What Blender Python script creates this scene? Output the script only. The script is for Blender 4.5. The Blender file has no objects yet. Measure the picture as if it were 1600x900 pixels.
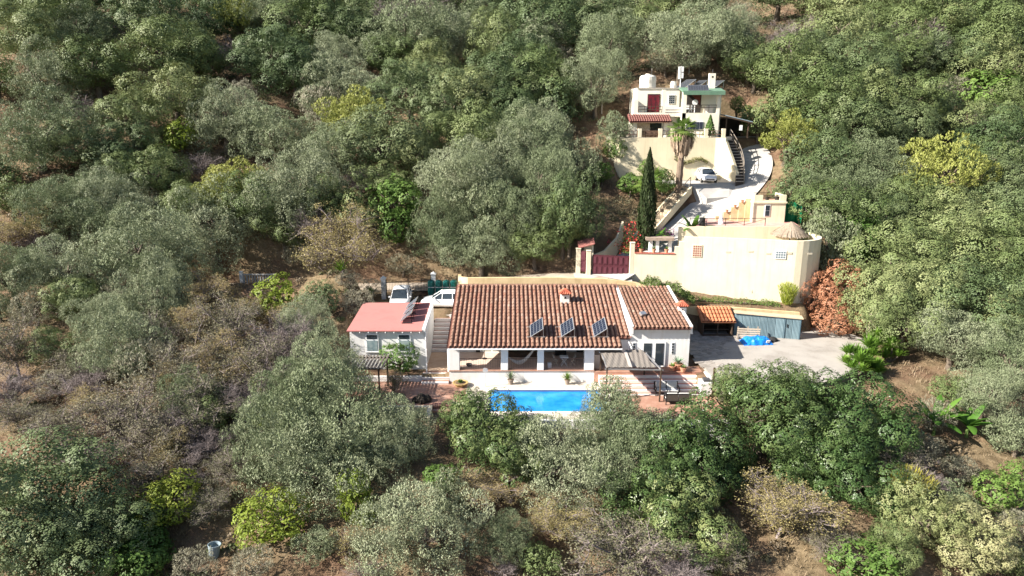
import bpy, bmesh, math, random
import numpy as np
from mathutils import Vector, Matrix, noise as mnoise
scene = bpy.context.scene
COL = scene.collection
# ---------------------------------------------------------------- camera, sky, sun, exposure
cam_d = bpy.data.cameras.new('camera'); cam = bpy.data.objects.new('camera', cam_d); COL.objects.link(cam)
cam.location = (0, 0, 20.5); cam.rotation_euler = (math.radians(90 - 14.5), 0, 0)
cam_d.sensor_width = 36.0; cam_d.lens = 36.0 * 1100 / 1600
cam_d.clip_start = 0.1; cam_d.clip_end = 2000
scene.camera = cam
SUN_EL, SUN_AZ = math.radians(33), math.radians(16)       # light travels towards +x, a little +y
world = bpy.data.worlds.new('World'); scene.world = world; world.use_nodes = True
wn = world.node_tree.nodes; wl = world.node_tree.links
bg = wn['Background']; sky = wn.new('ShaderNodeTexSky'); sky.sky_type = 'NISHITA'; sky.sun_disc = False
sd = Vector((-math.cos(SUN_EL) * math.cos(SUN_AZ), -math.cos(SUN_EL) * math.sin(SUN_AZ), math.sin(SUN_EL)))  # towards the sun
sky.sun_elevation = SUN_EL; sky.sun_rotation = math.atan2(sd.x, sd.y)
sky.altitude = 100; sky.air_density = 1.0; sky.dust_density = 1.2; sky.ozone_density = 1.0
wl.new(sky.outputs[0], bg.inputs[0]); bg.inputs[1].default_value = 0.056
sun_d = bpy.data.lights.new('sun', 'SUN'); sun_o = bpy.data.objects.new('sun', sun_d); COL.objects.link(sun_o)
sun_d.energy = 5.0; sun_d.angle = math.radians(0.53); sun_d.color = (1.0, 0.93, 0.82)
sun_o.rotation_euler = sd.to_track_quat('Z', 'Y').to_euler(); sun_o.location = (-60, -20, 60)
vs = scene.view_settings
vs.view_transform = 'Standard'; vs.look = 'None'; vs.gamma = 1.0; vs.exposure = 1.55; vs.use_curve_mapping = False
scene.cycles.max_bounces = 6; scene.cycles.transparent_max_bounces = 6
R = random.Random(7)
# ---------------------------------------------------------------- helpers
class MB:
    """collects geometry in world (or local) coordinates and links it as ONE mesh object"""
    def __init__(s): s.v = []; s.f = []; s.m = []
    def add(s, vs_, fs, mi=0):
        b = len(s.v); s.v += [tuple(p) for p in vs_]
        for f in fs: s.f.append([b + i for i in f]); s.m.append(mi)
        return s
    def box(s, x0, y0, z0, x1, y1, z1, mi=0):
        v = [(x0,y0,z0),(x1,y0,z0),(x1,y1,z0),(x0,y1,z0),(x0,y0,z1),(x1,y0,z1),(x1,y1,z1),(x0,y1,z1)]
        return s.add(v, [(3,2,1,0),(4,5,6,7),(0,1,5,4),(1,2,6,5),(2,3,7,6),(3,0,4,7)], mi)
    def obox(s, c, size, rz=0, tilt=None, mi=0):
        M = Matrix.Rotation(rz, 3, 'Z')
        if tilt: M = M @ Matrix.Rotation(tilt[0], 3, tilt[1])
        h = [q / 2 for q in size]; c = Vector(c)
        v = [c + M @ Vector((a*h[0], b*h[1], d*h[2])) for d in (-1,1) for a,b in ((-1,-1),(1,-1),(1,1),(-1,1))]
        return s.add(v, [(3,2,1,0),(4,5,6,7),(0,1,5,4),(1,2,6,5),(2,3,7,6),(3,0,4,7)], mi)
    def beam(s, a, b, w, h=None, mi=0):
        a = Vector(a); b = Vector(b); d = (b - a).normalized(); h = h or w
        up = Vector((0,0,1)) if abs(d.z) < .95 else Vector((0,1,0))
        x = d.cross(up).normalized() * w / 2; y = x.cross(d).normalized() * h / 2
        v = [q + sx*x + sy*y for q in (a, b) for sx, sy in ((-1,-1),(1,-1),(1,1),(-1,1))]
        return s.add(v, [(0,1,2,3),(7,6,5,4),(0,4,5,1),(1,5,6,2),(2,6,7,3),(3,7,4,0)], mi)
    def prism(s, poly, z0, z1, mi=0):
        n = len(poly); g = lambda z, i: z[i] if isinstance(z, (list, tuple)) else z
        v = [(p[0],p[1],g(z0,i)) for i,p in enumerate(poly)] + [(p[0],p[1],g(z1,i)) for i,p in enumerate(poly)]
        return s.add(v, [tuple(range(n-1,-1,-1)), tuple(range(n,2*n))] + [(i,(i+1)%n,n+(i+1)%n,n+i) for i in range(n)], mi)
    def extr_y(s, poly, y0, y1, mi=0):      # polygon in the x-z plane extruded along y
        n = len(poly); v = [(p[0],y0,p[1]) for p in poly] + [(p[0],y1,p[1]) for p in poly]
        return s.add(v, [tuple(range(n)), tuple(range(2*n-1,n-1,-1))] + [((i+1)%n,i,n+i,n+(i+1)%n) for i in range(n)], mi)
    def extr_x(s, poly, x0, x1, mi=0):      # polygon in the y-z plane extruded along x
        n = len(poly); v = [(x0,p[0],p[1]) for p in poly] + [(x1,p[0],p[1]) for p in poly]
        return s.add(v, [tuple(range(n)), tuple(range(2*n-1,n-1,-1))] + [((i+1)%n,i,n+i,n+(i+1)%n) for i in range(n)], mi)
    def tube(s, pts, r, n=8, mi=0, cap=True):
        pts = [Vector(p) for p in pts]; k = len(pts); rr = r if isinstance(r, (list, tuple)) else [r]*k; v = []
        for i, p in enumerate(pts):
            d = (pts[min(i+1,k-1)] - pts[max(i-1,0)]).normalized()
            up = Vector((0,0,1)) if abs(d.z) < .9 else Vector((1,0,0))
            x = d.cross(up).normalized(); y = x.cross(d)
            v += [p + (x*math.cos(2*math.pi*j/n) + y*math.sin(2*math.pi*j/n)) * rr[i] for j in range(n)]
        f = [(i*n+j, i*n+(j+1)%n, (i+1)*n+(j+1)%n, (i+1)*n+j) for i in range(k-1) for j in range(n)]
        if cap: f += [tuple(range(n-1,-1,-1)), tuple((k-1)*n+j for j in range(n))]
        return s.add(v, f, mi)
    def lathe(s, c, prof, n=12, mi=0):
        v = [(c[0]+r*math.cos(2*math.pi*j/n), c[1]+r*math.sin(2*math.pi*j/n), c[2]+z) for r, z in prof for j in range(n)]
        k = len(prof); f = [(i*n+j, i*n+(j+1)%n, (i+1)*n+(j+1)%n, (i+1)*n+j) for i in range(k-1) for j in range(n)]
        f += [tuple(range(n-1,-1,-1)), tuple((k-1)*n+j for j in range(n))]
        return s.add(v, f, mi)
    def wall(s, line, th, zb, zt, mi=0):    # wall along a polyline [(x,y)], lists of bottom and top heights
        n = len(line); L = [Vector((p[0],p[1])) for p in line]; v = []
        for i in range(n):
            d = (L[min(i+1,n-1)] - L[max(i-1,0)]).normalized(); nn = Vector((-d.y, d.x)) * th / 2
            b = zb[i] if isinstance(zb,(list,tuple)) else zb; t = zt[i] if isinstance(zt,(list,tuple)) else zt
            v += [(*(L[i]-nn), b), (*(L[i]+nn), b), (*(L[i]+nn), t), (*(L[i]-nn), t)]
        f = []
        for i in range(n-1):
            a = 4*i; c = a+4
            f += [(a,c,c+3,a+3),(a+3,c+3,c+2,a+2),(a+2,c+2,c+1,a+1),(a+1,c+1,c,a)]
        f += [(0,3,2,1), (4*n-4,4*n-3,4*n-2,4*n-1)]
        return s.add(v, f, mi)
    def build(s, name, mats, parent=None, local=False, smooth=False, bevel=0, origin=None):
        off = Vector((0,0,0))
        if not local: off = Vector(parent['off']) if parent is not None else Vector(origin or (0,0,0))
        me = bpy.data.meshes.new(name)
        me.from_pydata([(p[0]-off.x, p[1]-off.y, p[2]-off.z) for p in s.v], [], s.f); me.update()
        for m in (mats if isinstance(mats, (list, tuple)) else [mats]): me.materials.append(m)
        if max(s.m, default=0) > 0: me.polygons.foreach_set('material_index', s.m)
        if smooth: me.polygons.foreach_set('use_smooth', [True]*len(me.polygons))
        o = bpy.data.objects.new(name, me); COL.objects.link(o)
        if bevel:
            bm = bmesh.new(); bm.from_mesh(me); bmesh.ops.remove_doubles(bm, verts=bm.verts, dist=1e-4)
            bmesh.ops.bevel(bm, geom=[e for e in bm.edges if len(e.link_faces) == 2 and e.calc_face_angle(0) > .5], offset=bevel, segments=1, affect='EDGES', clamp_overlap=True)
            bm.to_mesh(me); bm.free()
        if parent is not None: o.parent = parent; o['off'] = tuple(off)
        elif not local: o.location = off
        return o
def thing(name, label, cat, loc, rz=0, group=None):
    o = bpy.data.objects.new(name, None); COL.objects.link(o); o.location = loc; o.rotation_euler = (0,0,rz)
    o.empty_display_size = .3
    o['off'] = tuple(loc); tag(o, label, cat, group); return o
def tag(o, label, cat, group=None):
    o['label'] = label; o['category'] = cat
    if group: o['group'] = group
    return o
def structure(o): o['kind'] = 'structure'; return o
def stuff(o): o['kind'] = 'stuff'; return o
def kids(o): return [c for c in bpy.data.objects if c.parent == o]
CH = {}
def dup(root, loc, rz=0, label=None, group=None, scale=None, children=None):
    def rec(o, par):
        c = o.copy(); COL.objects.link(c); c.parent = par
        for q in o.children: rec(q, c)
        return c
    r = rec(root, None); r.location = loc; r.rotation_euler = (0,0,rz)
    if scale: r.scale = scale
    if label: r['label'] = label
    if group: r['group'] = group
    return r
# ---------------------------------------------------------------- materials
def nodes(m): m.use_nodes = True; return m.node_tree.nodes, m.node_tree.links, m.node_tree.nodes['Principled BSDF']
MATS = {}
def mat(name, c1, c2=None, scale=3.0, rough=.75, bump=0.0, bscale=None, c3=None, detail=5, metal=0, spec=.3, rnd=0.0, stretch=(1,1,1), coord='pos', lo=.35, hi=.65, streak=0):
    if name in MATS: return MATS[name]
    m = bpy.data.materials.new(name); N, L, P = nodes(m); MATS[name] = m
    P.inputs['Roughness'].default_value = rough; P.inputs['Metallic'].default_value = metal
    P.inputs['Specular IOR Level'].default_value = spec
    P.inputs['Base Color'].default_value = (*c1, 1)
    if coord == 'pos': src = N.new('ShaderNodeNewGeometry').outputs['Position']
    else: src = N.new('ShaderNodeTexCoord').outputs['Object']
    mp = N.new('ShaderNodeMapping'); mp.inputs['Scale'].default_value = stretch; L.new(src, mp.inputs['Vector'])
    col = None
    if c2:
        t = N.new('ShaderNodeTexNoise'); t.inputs['Scale'].default_value = scale; t.inputs['Detail'].default_value = detail
        t.inputs['Roughness'].default_value = .65; L.new(mp.outputs[0], t.inputs['Vector'])
        r = N.new('ShaderNodeValToRGB'); e = r.color_ramp.elements
        e[0].position = lo; e[0].color = (*c1, 1); e[1].position = hi; e[1].color = (*c2, 1)
        if c3: q = e.new((lo+hi)/2); q.color = (*c3, 1)
        L.new(t.outputs['Fac'], r.inputs['Fac']); col = r.outputs['Color']; L.new(col, P.inputs['Base Color'])
    if streak and col:                                       # rain streaks and grimy patches
        m2 = N.new('ShaderNodeMapping'); m2.inputs['Scale'].default_value = (2.2,2.2,.16); L.new(src, m2.inputs['Vector'])
        t3 = N.new('ShaderNodeTexNoise'); t3.inputs['Scale'].default_value = 1.3; t3.inputs['Detail'].default_value = 7; t3.inputs['Roughness'].default_value = .7; L.new(m2.outputs[0], t3.inputs['Vector'])
        r3 = N.new('ShaderNodeValToRGB'); q3 = r3.color_ramp.elements; q3[0].position = .50; q3[0].color = (1,1,1,1); q3[1].position = .78; g_ = 1-streak; q3[1].color = (g_, g_*.96, g_*.90, 1)
        L.new(t3.outputs['Fac'], r3.inputs['Fac']); x3 = N.new('ShaderNodeMix'); x3.data_type = 'RGBA'; x3.blend_type = 'MULTIPLY'; x3.inputs['Factor'].default_value = 1
        L.new(col, x3.inputs['A']); L.new(r3.outputs[0], x3.inputs['B']); col = x3.outputs['Result']; L.new(col, P.inputs['Base Color'])
    if rnd:
        oi = N.new('ShaderNodeObjectInfo'); hs = N.new('ShaderNodeHueSaturation')
        mr = N.new('ShaderNodeMapRange'); mr.inputs['To Min'].default_value = 1-rnd; mr.inputs['To Max'].default_value = 1+rnd
        L.new(oi.outputs['Random'], mr.inputs['Value']); L.new(mr.outputs[0], hs.inputs['Value'])
        if col: L.new(col, hs.inputs['Color'])
        else: hs.inputs['Color'].default_value = (*c1, 1)
        L.new(hs.outputs[0], P.inputs['Base Color'])
    if bump:
        b = N.new('ShaderNodeBump'); b.inputs['Strength'].default_value = bump; b.inputs['Distance'].default_value = .05
        t2 = N.new('ShaderNodeTexNoise'); t2.inputs['Scale'].default_value = bscale or scale*6; t2.inputs['Detail'].default_value = 6
        L.new(mp.outputs[0], t2.inputs['Vector']); L.new(t2.outputs['Fac'], b.inputs['Height']); L.new(b.outputs[0], P.inputs['Normal'])
    return m
def leafmat(name, stops, trans=.25, rough=.55, attr=True):
    """stops: list of colours; per-clump attribute 'tone' and the tree's own random pick along the ramp"""
    if name in MATS: return MATS[name]
    m = bpy.data.materials.new(name); N, L, P = nodes(m); MATS[name] = m
    at = N.new('ShaderNodeAttribute'); at.attribute_name = 'tone'
    oi = N.new('ShaderNodeObjectInfo')
    a = N.new('ShaderNodeMath'); a.operation = 'MULTIPLY_ADD'; a.inputs[1].default_value = .55; L.new(oi.outputs['Random'], a.inputs[0])
    b = N.new('ShaderNodeMath'); b.operation = 'MULTIPLY'; b.inputs[1].default_value = .45; L.new(at.outputs['Fac'], b.inputs[0]); L.new(b.outputs[0], a.inputs[2])
    r = N.new('ShaderNodeValToRGB'); e = r.color_ramp.elements
    e[0].color = (*stops[0], 1); e[1].color = (*stops[-1], 1)
    for i, c in enumerate(stops[1:-1]): q = e.new((i+1)/(len(stops)-1)); q.color = (*c, 1)
    L.new(a.outputs[0], r.inputs['Fac']); L.new(r.outputs[0], P.inputs['Base Color'])
    P.inputs['Roughness'].default_value = rough; P.inputs['Specular IOR Level'].default_value = .25
    tr = N.new('ShaderNodeBsdfTranslucent'); L.new(r.outputs[0], tr.inputs['Color'])
    mx = N.new('ShaderNodeMixShader'); mx.inputs[0].default_value = trans
    L.new(P.outputs[0], mx.inputs[1]); L.new(tr.outputs[0], mx.inputs[2]); L.new(mx.outputs[0], N['Material Output'].inputs['Surface'])
    return m
WHITE = mat('white_plaster', (.72,.72,.715), (.64,.63,.61), 1.2, .85, .15, 12, lo=.3, hi=.75, streak=.12)
CREAM = mat('cream_plaster', (.70,.62,.45), (.61,.535,.375), .7, .85, .2, 10, lo=.3, hi=.75, streak=.16)
CREAM2 = mat('pale_cream_plaster', (.72,.65,.50), (.63,.565,.425), .8, .85, .2, 10, lo=.3, hi=.75, streak=.16)
OCHRE = mat('ochre_plaster', (.62,.48,.29), (.48,.36,.20), 1.0, .85, .2, 10, streak=.16)
TILE = mat('clay_tile', (.185,.102,.070), (.27,.168,.125), 2.2, .85, .2, 30, c3=(.225,.130,.094), rnd=.10)
TILER = mat('red_clay_tile', (.40,.10,.06), (.50,.18,.11), 2.0, .75, .1, 30, rnd=.12)
TILEO = mat('orange_clay_tile', (.36,.125,.06), (.43,.175,.09), 2.0, .75, .1, 30, rnd=.12)
REDROOF = mat('red_painted_roof', (.41,.165,.152), (.35,.18,.162), .8, .9, .1, 20, c3=(.43,.178,.165), spec=.15)
TERRA = mat('terracotta_paving', (.29,.15,.105), (.38,.24,.185), 1.5, .8, .1, 20, c3=(.33,.185,.135))
STONEP = mat('pale_paving', (.66,.60,.54), (.56,.50,.44), 1.0, .8, .1, 20)
CONC = mat('pale_concrete', (.40,.375,.345), (.32,.295,.265), .6, .9, .15, 14, c3=(.46,.42,.38))
DRIVE = mat('white_concrete', (.43,.415,.40), (.345,.33,.315), .7, .9, .15, 14)
DARKM = mat('black_iron', (.02,.02,.022), rough=.5)
WOODD = mat('dark_brown_wood', (.055,.035,.025), (.09,.06,.04), 6, .7, .2, 40)
WOODG = mat('weathered_wood', (.30,.26,.22), (.20,.17,.14), 8, .8, .2, 40)
GLASS = mat('dark_window_glass', (.03,.04,.05), rough=.06, spec=.6)
GLASSB = mat('glass_brick', (.16,.20,.23), rough=.3, spec=.4)
WFRAME = mat('white_frame_paint', (.80,.80,.80), rough=.4)
ALU = mat('aluminium', (.62,.63,.65), rough=.35, metal=.8)
CARW = mat('white_car_paint', (.80,.81,.82), rough=.22, spec=.6)
RUB = mat('black_rubber', (.02,.02,.02), rough=.8)
RIM = mat('silver_wheel', (.5,.5,.52), rough=.3, metal=.8)
LAMP = mat('clear_headlamp', (.75,.78,.80), rough=.1, spec=.7)
TRUNK = mat('grey_bark', (.16,.13,.10), (.09,.07,.055), 5, .9, .4, 30, coord='obj')
TWIG = mat('grey_twig', (.25,.21,.205), (.17,.14,.135), 3, .9, coord='obj')
SOIL = mat('dark_soil', (.10,.065,.04), (.15,.10,.06), 4, .95)
DARKIN = mat('dark_interior', (.035,.03,.028), rough=.9)  # one dark tone for doors and for shade painted into openings
# ---------------------------------------------------------------- terrain
TY = np.array([-40, 0, 20, 28, 34, 40, 44, 50, 56, 60, 64.5, 70, 75, 80, 90, 100, 110, 120, 140, 160, 200, 300.])
TZ = np.array([-24,-14.5,-8.5,-5.8,-3.7,-2.0,-1.3,.4, 1.9, 3.2, 5.0, 8.0, 10.5, 13.2,19.2,24.6,29.5, 34, 42, 50, 64, 92.])
def _sn(x, y, s, ph):
    return np.sin(x*s*1.0+ph)*np.cos(y*s*1.13+ph*1.7) + .5*np.sin(x*s*2.3+y*s*1.1+ph*2.1) + .25*np.cos(x*s*4.1-y*s*3.7+ph)
def _pdist(x, y, poly):
    d = np.full(x.shape, 1e9); ins = np.zeros(x.shape, bool); n = len(poly)
    for i in range(n):
        ax, ay = poly[i][:2]; bx, by = poly[(i+1)%n][:2]; ex, ey = bx-ax, by-ay
        t = np.clip(((x-ax)*ex+(y-ay)*ey)/(ex*ex+ey*ey+1e-9), 0, 1)
        d = np.minimum(d, np.hypot(x-ax-t*ex, y-ay-t*ey))
        c = ((ay > y) != (by > y)) & (x < (bx-ax)*(y-ay)/((by-ay) if by != ay else 1e-9)+ax); ins ^= c
    return np.where(ins, 0, d)
def _line(x, y, pl):
    d = np.full(x.shape, 1e9); z = np.zeros(x.shape)
    for (ax,ay,az),(bx,by,bz) in zip(pl[:-1], pl[1:]):
        ex, ey = bx-ax, by-ay; t = np.clip(((x-ax)*ex+(y-ay)*ey)/(ex*ex+ey*ey), 0, 1)
        q = np.hypot(x-ax-t*ex, y-ay-t*ey); k = q < d; d = np.where(k, q, d); z = np.where(k, az+t*(bz-az), z)
    return d, z
UPDRIVE = [(8.6,63.9,5.0),(10.6,66.2,5.45),(14.3,68.6,7.1),(18.9,71.6,8.75),(21.8,75.0,10.15),(24.5,78.0,11.5),(26.5,80.2,12.6),(27.8,82.4,13.9),(28.4,84.6,15.25),(27.8,87.5,16.85)]
ROAD = [(-45,66,3.2),(-30,68,3.0),(-18,68.3,2.9),(-8,67.5,3.2),(-2,65.6,4.2),(4,64.6,4.9),(9,64.0,5.0)]
PADS = [  # polygon, height, blend width
    ([(-4.9,50.4),(14,50.4),(14,60.4),(-4.9,60.4)], .7, .8),
    ([(-13,51.2),(-5.2,51.2),(-5.2,58.4),(-13,58.4)], .45, 1.0),
    ([(-14,60.2),(-4,60.2),(-4,65.6),(-14,65.6)], 2.9, 1.2),
    ([(-13,46.0),(-6,46.0),(-6,44),(14.6,44),(14.6,50.45),(-13,50.45)], -.3, .25),
    ([(14.2,49),(14.2,59.4),(18,59.8),(27,61.2),(31.5,58.5),(28.5,52.5),(23,47.5),(16,47)], .85, 1.0),
    ([(15,60.6),(26,60.2),(26.5,61.4),(11.5,63.4),(11.5,62.2)], 3.2, 1.0),
    ([(12.2,64.9),(15,64.6),(25,62.9),(27,63.2),(27.4,64.5),(27.4,66.5),(12.2,66.5)], 7.0, .7),
    ([(18.4,67.5),(27.2,67.5),(27.8,71.5),(21,71.5)], 9.2, .8),
    ([(12.5,78.4),(20,78.0),(24,79.3),(24.6,82.2),(12.5,82.2)], 12.1, 1.2),
    ([(12.2,83.0),(24.0,83.0),(25.5,85),(30,87),(29,91.5),(12.2,91.0)], 16.8, .8),
]
def terrain(x, y):
    x = np.asarray(x, float); y = np.asarray(y, float)
    z = np.interp(y, TY, TZ)
    far = np.clip((y-70)/40, 0, 1)
    z = z + .35*_sn(x, y, .21, .7) + (.8+1.8*far)*_sn(x, y, .055, 2.1)*np.clip(np.hypot(x-8,y-60)/40, 0, 1)
    z = z - 3.0*np.exp(-((x+22+.25*(y-90))/9)**2)*np.clip((y-70)/20, 0, 1)        # a gully left of the houses
    z = z + 2.2*np.exp(-((x-10)/16)**2-((y-96)/7)**2)                              # bank behind the upper house
    for pl, w, bl in ((ROAD, 1.7, 2.2), (UPDRIVE, 2.6, 2.0)):
        d, zz = _line(x, y, pl); t = np.clip(1-(d-w)/bl, 0, 1); t = t*t*(3-2*t); z = z*(1-t)+(zz-.1)*t
    for poly, zp, bl in PADS:
        d = _pdist(x, y, poly); t = np.clip(1-d/bl, 0, 1); t = t*t*(3-2*t); z = z*(1-t)+zp*t
    return z
def tz(x, y): return float(terrain(np.array([x]), np.array([y]))[0])
def grid_lines(core0, core1, step, lo, hi):
    a = list(np.arange(core0, core1+1e-6, step)); s = step
    while a[-1] < hi: s *= 1.12; a.append(a[-1]+s)
    s = step
    while a[0] > lo: s *= 1.12; a.insert(0, a[0]-s)
    return np.array(a)
gx = grid_lines(-34, 44, .4, -220, 220); gy = grid_lines(30, 95, .4, -60, 300)
GX, GY = np.meshgrid(gx, gy); GZ = terrain(GX, GY)
rng = np.random.default_rng(3)
fine = (.07*_sn(GX, GY, 1.7, .3) + .05*_sn(GX, GY, 3.9, 1.3))
pd = np.full(GX.shape, 1e9)
for poly, zp, bl in PADS: pd = np.minimum(pd, _pdist(GX, GY, poly))
pd = np.minimum(pd, np.maximum(_line(GX, GY, UPDRIVE)[0]-2.6, 0))
GZ = GZ + fine*np.clip(pd/1.5, 0, 1)
nx, ny = len(gx), len(gy)
idx = np.arange(nx*ny).reshape(ny, nx)
fc = np.stack([idx[:-1,:-1], idx[:-1,1:], idx[1:,1:], idx[1:,:-1]], -1).reshape(-1, 4)
def np_mesh(name, V, F, mats, tone=None, smooth=False, link=True, parent=None, mi=None):
    me = bpy.data.meshes.new(name); V = np.asarray(V, np.float32); F = np.asarray(F, np.int32); k = F.shape[1]
    me.vertices.add(len(V)); me.vertices.foreach_set('co', V.ravel())
    me.loops.add(F.size); me.loops.foreach_set('vertex_index', F.ravel())
    me.polygons.add(len(F)); me.polygons.foreach_set('loop_start', np.arange(len(F), dtype=np.int32)*k)
    me.polygons.foreach_set('loop_total', np.full(len(F), k, np.int32))
    for m in (mats if isinstance(mats, (list, tuple)) else [mats]): me.materials.append(m)
    if mi is not None: me.polygons.foreach_set('material_index', np.asarray(mi, np.int32))
    if smooth: me.polygons.foreach_set('use_smooth', np.ones(len(F), bool))
    me.update(); me.validate()
    if tone is not None:
        a = me.attributes.new('tone', 'FLOAT', 'FACE'); a.data.foreach_set('value', np.asarray(tone, np.float32))
    if not link: return me
    o = bpy.data.objects.new(name, me); COL.objects.link(o)
    if parent is not None: o.parent = parent
    return o
def ground_mat():
    m = bpy.data.materials.new('dry_hillside_earth'); N, L, P = nodes(m)
    g = N.new('ShaderNodeNewGeometry').outputs['Position']
    def noise(s, d=6, r=.6):
        t = N.new('ShaderNodeTexNoise'); t.inputs['Scale'].default_value = s; t.inputs['Detail'].default_value = d; t.inputs['Roughness'].default_value = r
        L.new(g, t.inputs['Vector']); return t.outputs['Fac']
    def ramp(f, st):
        r = N.new('ShaderNodeValToRGB'); e = r.color_ramp.elements
        e[0].position, e[0].color = st[0][0], (*st[0][1],1); e[1].position, e[1].color = st[-1][0], (*st[-1][1],1)
        for p_, c in st[1:-1]: q = e.new(p_); q.color = (*c,1)
        L.new(f, r.inputs['Fac']); return r.outputs[0]
    soil = ramp(noise(.9), [(.3,(.070,.043,.028)),(.5,(.155,.098,.064)),(.7,(.20,.135,.09))])
    straw = ramp(noise(2.6), [(.3,(.13,.095,.055)),(.55,(.195,.148,.09)),(.75,(.275,.21,.135))])
    mask = ramp(noise(.23, 8, .7), [(.42,(0,0,0)),(.58,(1,1,1))])
    mx = N.new('ShaderNodeMix'); mx.data_type = 'RGBA'; L.new(mask, mx.inputs['Factor']); L.new(soil, mx.inputs['A']); L.new(straw, mx.inputs['B'])
    L.new(mx.outputs['Result'], P.inputs['Base Color']); P.inputs['Roughness'].default_value = .95; P.inputs['Specular IOR Level'].default_value = .1
    b = N.new('ShaderNodeBump'); b.inputs['Strength'].default_value = .7; b.inputs['Distance'].default_value = .15
    L.new(noise(5, 8, .7), b.inputs['Height']); L.new(b.outputs[0], P.inputs['Normal'])
    return m
GROUND = ground_mat()
ground = structure(np_mesh('hillside_ground', np.stack([GX, GY, GZ], -1).reshape(-1, 3), fc, GROUND, smooth=True))
def ribbon(name, line, w, m, dz=.0, step=.6, th=.12):
    """a slab of even width that follows a 3-D line"""
    pts = []
    for (a, b) in zip(line[:-1], line[1:]):
        a = Vector(a); b = Vector(b); k = max(1, int((b-a).length/step))
        pts += [a.lerp(b, i/k) for i in range(k)]
    pts.append(Vector(line[-1]))
    for _ in range(8): pts = [pts[0]] + [(pts[i-1]+pts[i]*2+pts[i+1])/4 for i in range(1, len(pts)-1)] + [pts[-1]]
    mb = MB(); v = []
    for i, p in enumerate(pts):
        d = (pts[min(i+1,len(pts)-1)]-pts[max(i-1,0)]); d.z = 0; d.normalize(); n = Vector((-d.y, d.x, 0))
        ww = (w(i/(len(pts)-1)) if callable(w) else w)/2
        v += [p+n*ww+Vector((0,0,dz)), p-n*ww+Vector((0,0,dz)), p-n*ww+Vector((0,0,dz-th)), p+n*ww+Vector((0,0,dz-th))]
    f = []
    for i in range(len(pts)-1):
        a = 4*i; c = a+4; f += [(a+1,c+1,c,a),(a+2,c+2,c+1,a+1),(a,c,c+3,a+3)]
    mb.add(v, f); return structure(mb.build(name, m, smooth=False))
road_o = ribbon('dirt_road', ROAD, 3.0, mat('dusty_road', (.42,.36,.30), (.33,.27,.21), .8, .95, .2, 10), .03)
updrive = ribbon('upper_driveway', UPDRIVE, lambda t: 4.3 + 1.6*math.sin(t*math.pi)**2, DRIVE, .05)
# ---------------------------------------------------------------- deck, pool, terraces
PX0, PX1, PY0, PY1 = -1.7, 6.9, 45.05, 48.85
mb = MB()
mb.box(-3.4,43.9,-.25, PX0-.3,50.5,0); mb.box(PX1+.3,43.9,-.25, 7.3,50.5,0)
mb.box(PX0-.3,PY1+.3,-.25, PX1+.3,50.5,0); mb.box(PX0-.3,43.9,-.25, PX1+.3,PY0-.3,0)
structure(mb.build('pool_deck', mat('pale_pool_paving', (.54,.49,.43), (.46,.41,.35), .9, .8, .1, 20)))
pool = thing('swimming_pool', 'blue rectangular swimming pool with pale coping in front of the white house', 'swimming pool', (2.5,47,0))
mb = MB()
mb.box(PX0-.3,PY0-.3,-.2, PX1+.3,PY0,.03); mb.box(PX0-.3,PY1,-.2, PX1+.3,PY1+.3,.03)
mb.box(PX0-.3,PY0,-.2, PX0,PY1,.03); mb.box(PX1,PY0,-.2, PX1+.3,PY1,.03)
mb.build('coping', mat('pool_coping', (.70,.64,.60), (.62,.54,.50), 2, .7), pool, bevel=.015)
PB = mat('pool_tiles', (.05,.30,.62), (.08,.36,.68), 6, .3)
mb = MB(); mb.box(PX0-.25,PY0-.25,-1.6,PX1+.25,PY1+.25,-1.5); mb.box(PX0-.25,PY0-.25,-1.5,PX0,PY1+.25,-.21); mb.box(PX1,PY0-.25,-1.5,PX1+.25,PY1+.25,-.21)
mb.box(PX0,PY0-.25,-1.5,PX1,PY0,-.21); mb.box(PX0,PY1,-1.5,PX1,PY1+.25,-.21); mb.build('pool_basin', PB, pool)
mb = MB(); k = 40
v = [(PX0+(PX1-PX0)*i/k, PY0+(PY1-PY0)*j/16, -.11+.006*math.sin(i*1.3+j*.7)) for j in range(17) for i in range(k+1)]
mb.add(v, [(j*(k+1)+i, j*(k+1)+i+1, (j+1)*(k+1)+i+1, (j+1)*(k+1)+i) for j in range(16) for i in range(k)])
wm = mat('pool_water', (.010,.19,.55), (.035,.31,.68), .7, .08, .06, 9, spec=.5); mb.build('water', wm, pool, smooth=True)
mb = MB(); mb.box(PX0,PY1-.012,-.11,PX1,PY1-.002,.0); mb.build('tile_border', mat('dark_pool_border', (.08,.14,.30)), pool)
mb = MB(); mb.box(-13,46.0,-.25,-3.404,50.5,0); structure(mb.build('terracotta_terrace', TERRA))
mb = MB(); mb.box(7.304,43.9,-.25,14.7,50.3,-.004); structure(mb.build('terracotta_terrace', TERRA))
mb = MB(); mb.box(-3.4,43.6,-1.9,14.7,43.895,-.02); w = mb.build('retaining_wall', WHITE, origin=(5,43.7,-1.9)); tag(w, 'white retaining wall holding up the pool deck above the olive trees', 'wall')
mb = MB(); mb.box(-13,45.7,-1.9,-5.9,45.995,.06); mb.box(-5.9,43.9,-1.9,-5.6,45.995,.06)
w = mb.build('retaining_wall', CREAM, origin=(-9,45.8,-1.9)); tag(w, 'low cream retaining wall under the terracotta terrace left of the pool', 'wall')
# steps down in front of the left terrace
st = thing('garden_stair', 'narrow terracotta steps going down from the left terrace beside the low gate', 'stairs', (-4.9,43.5,-2))
for i in range(9):
    mb = MB(); z = -.16*(i+1); mb.box(-5.6+.001*i,45.9-.36*(i+1),z-.5,-4.3,45.9-.36*i,z); mb.build('step', TERRA, st)
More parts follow.
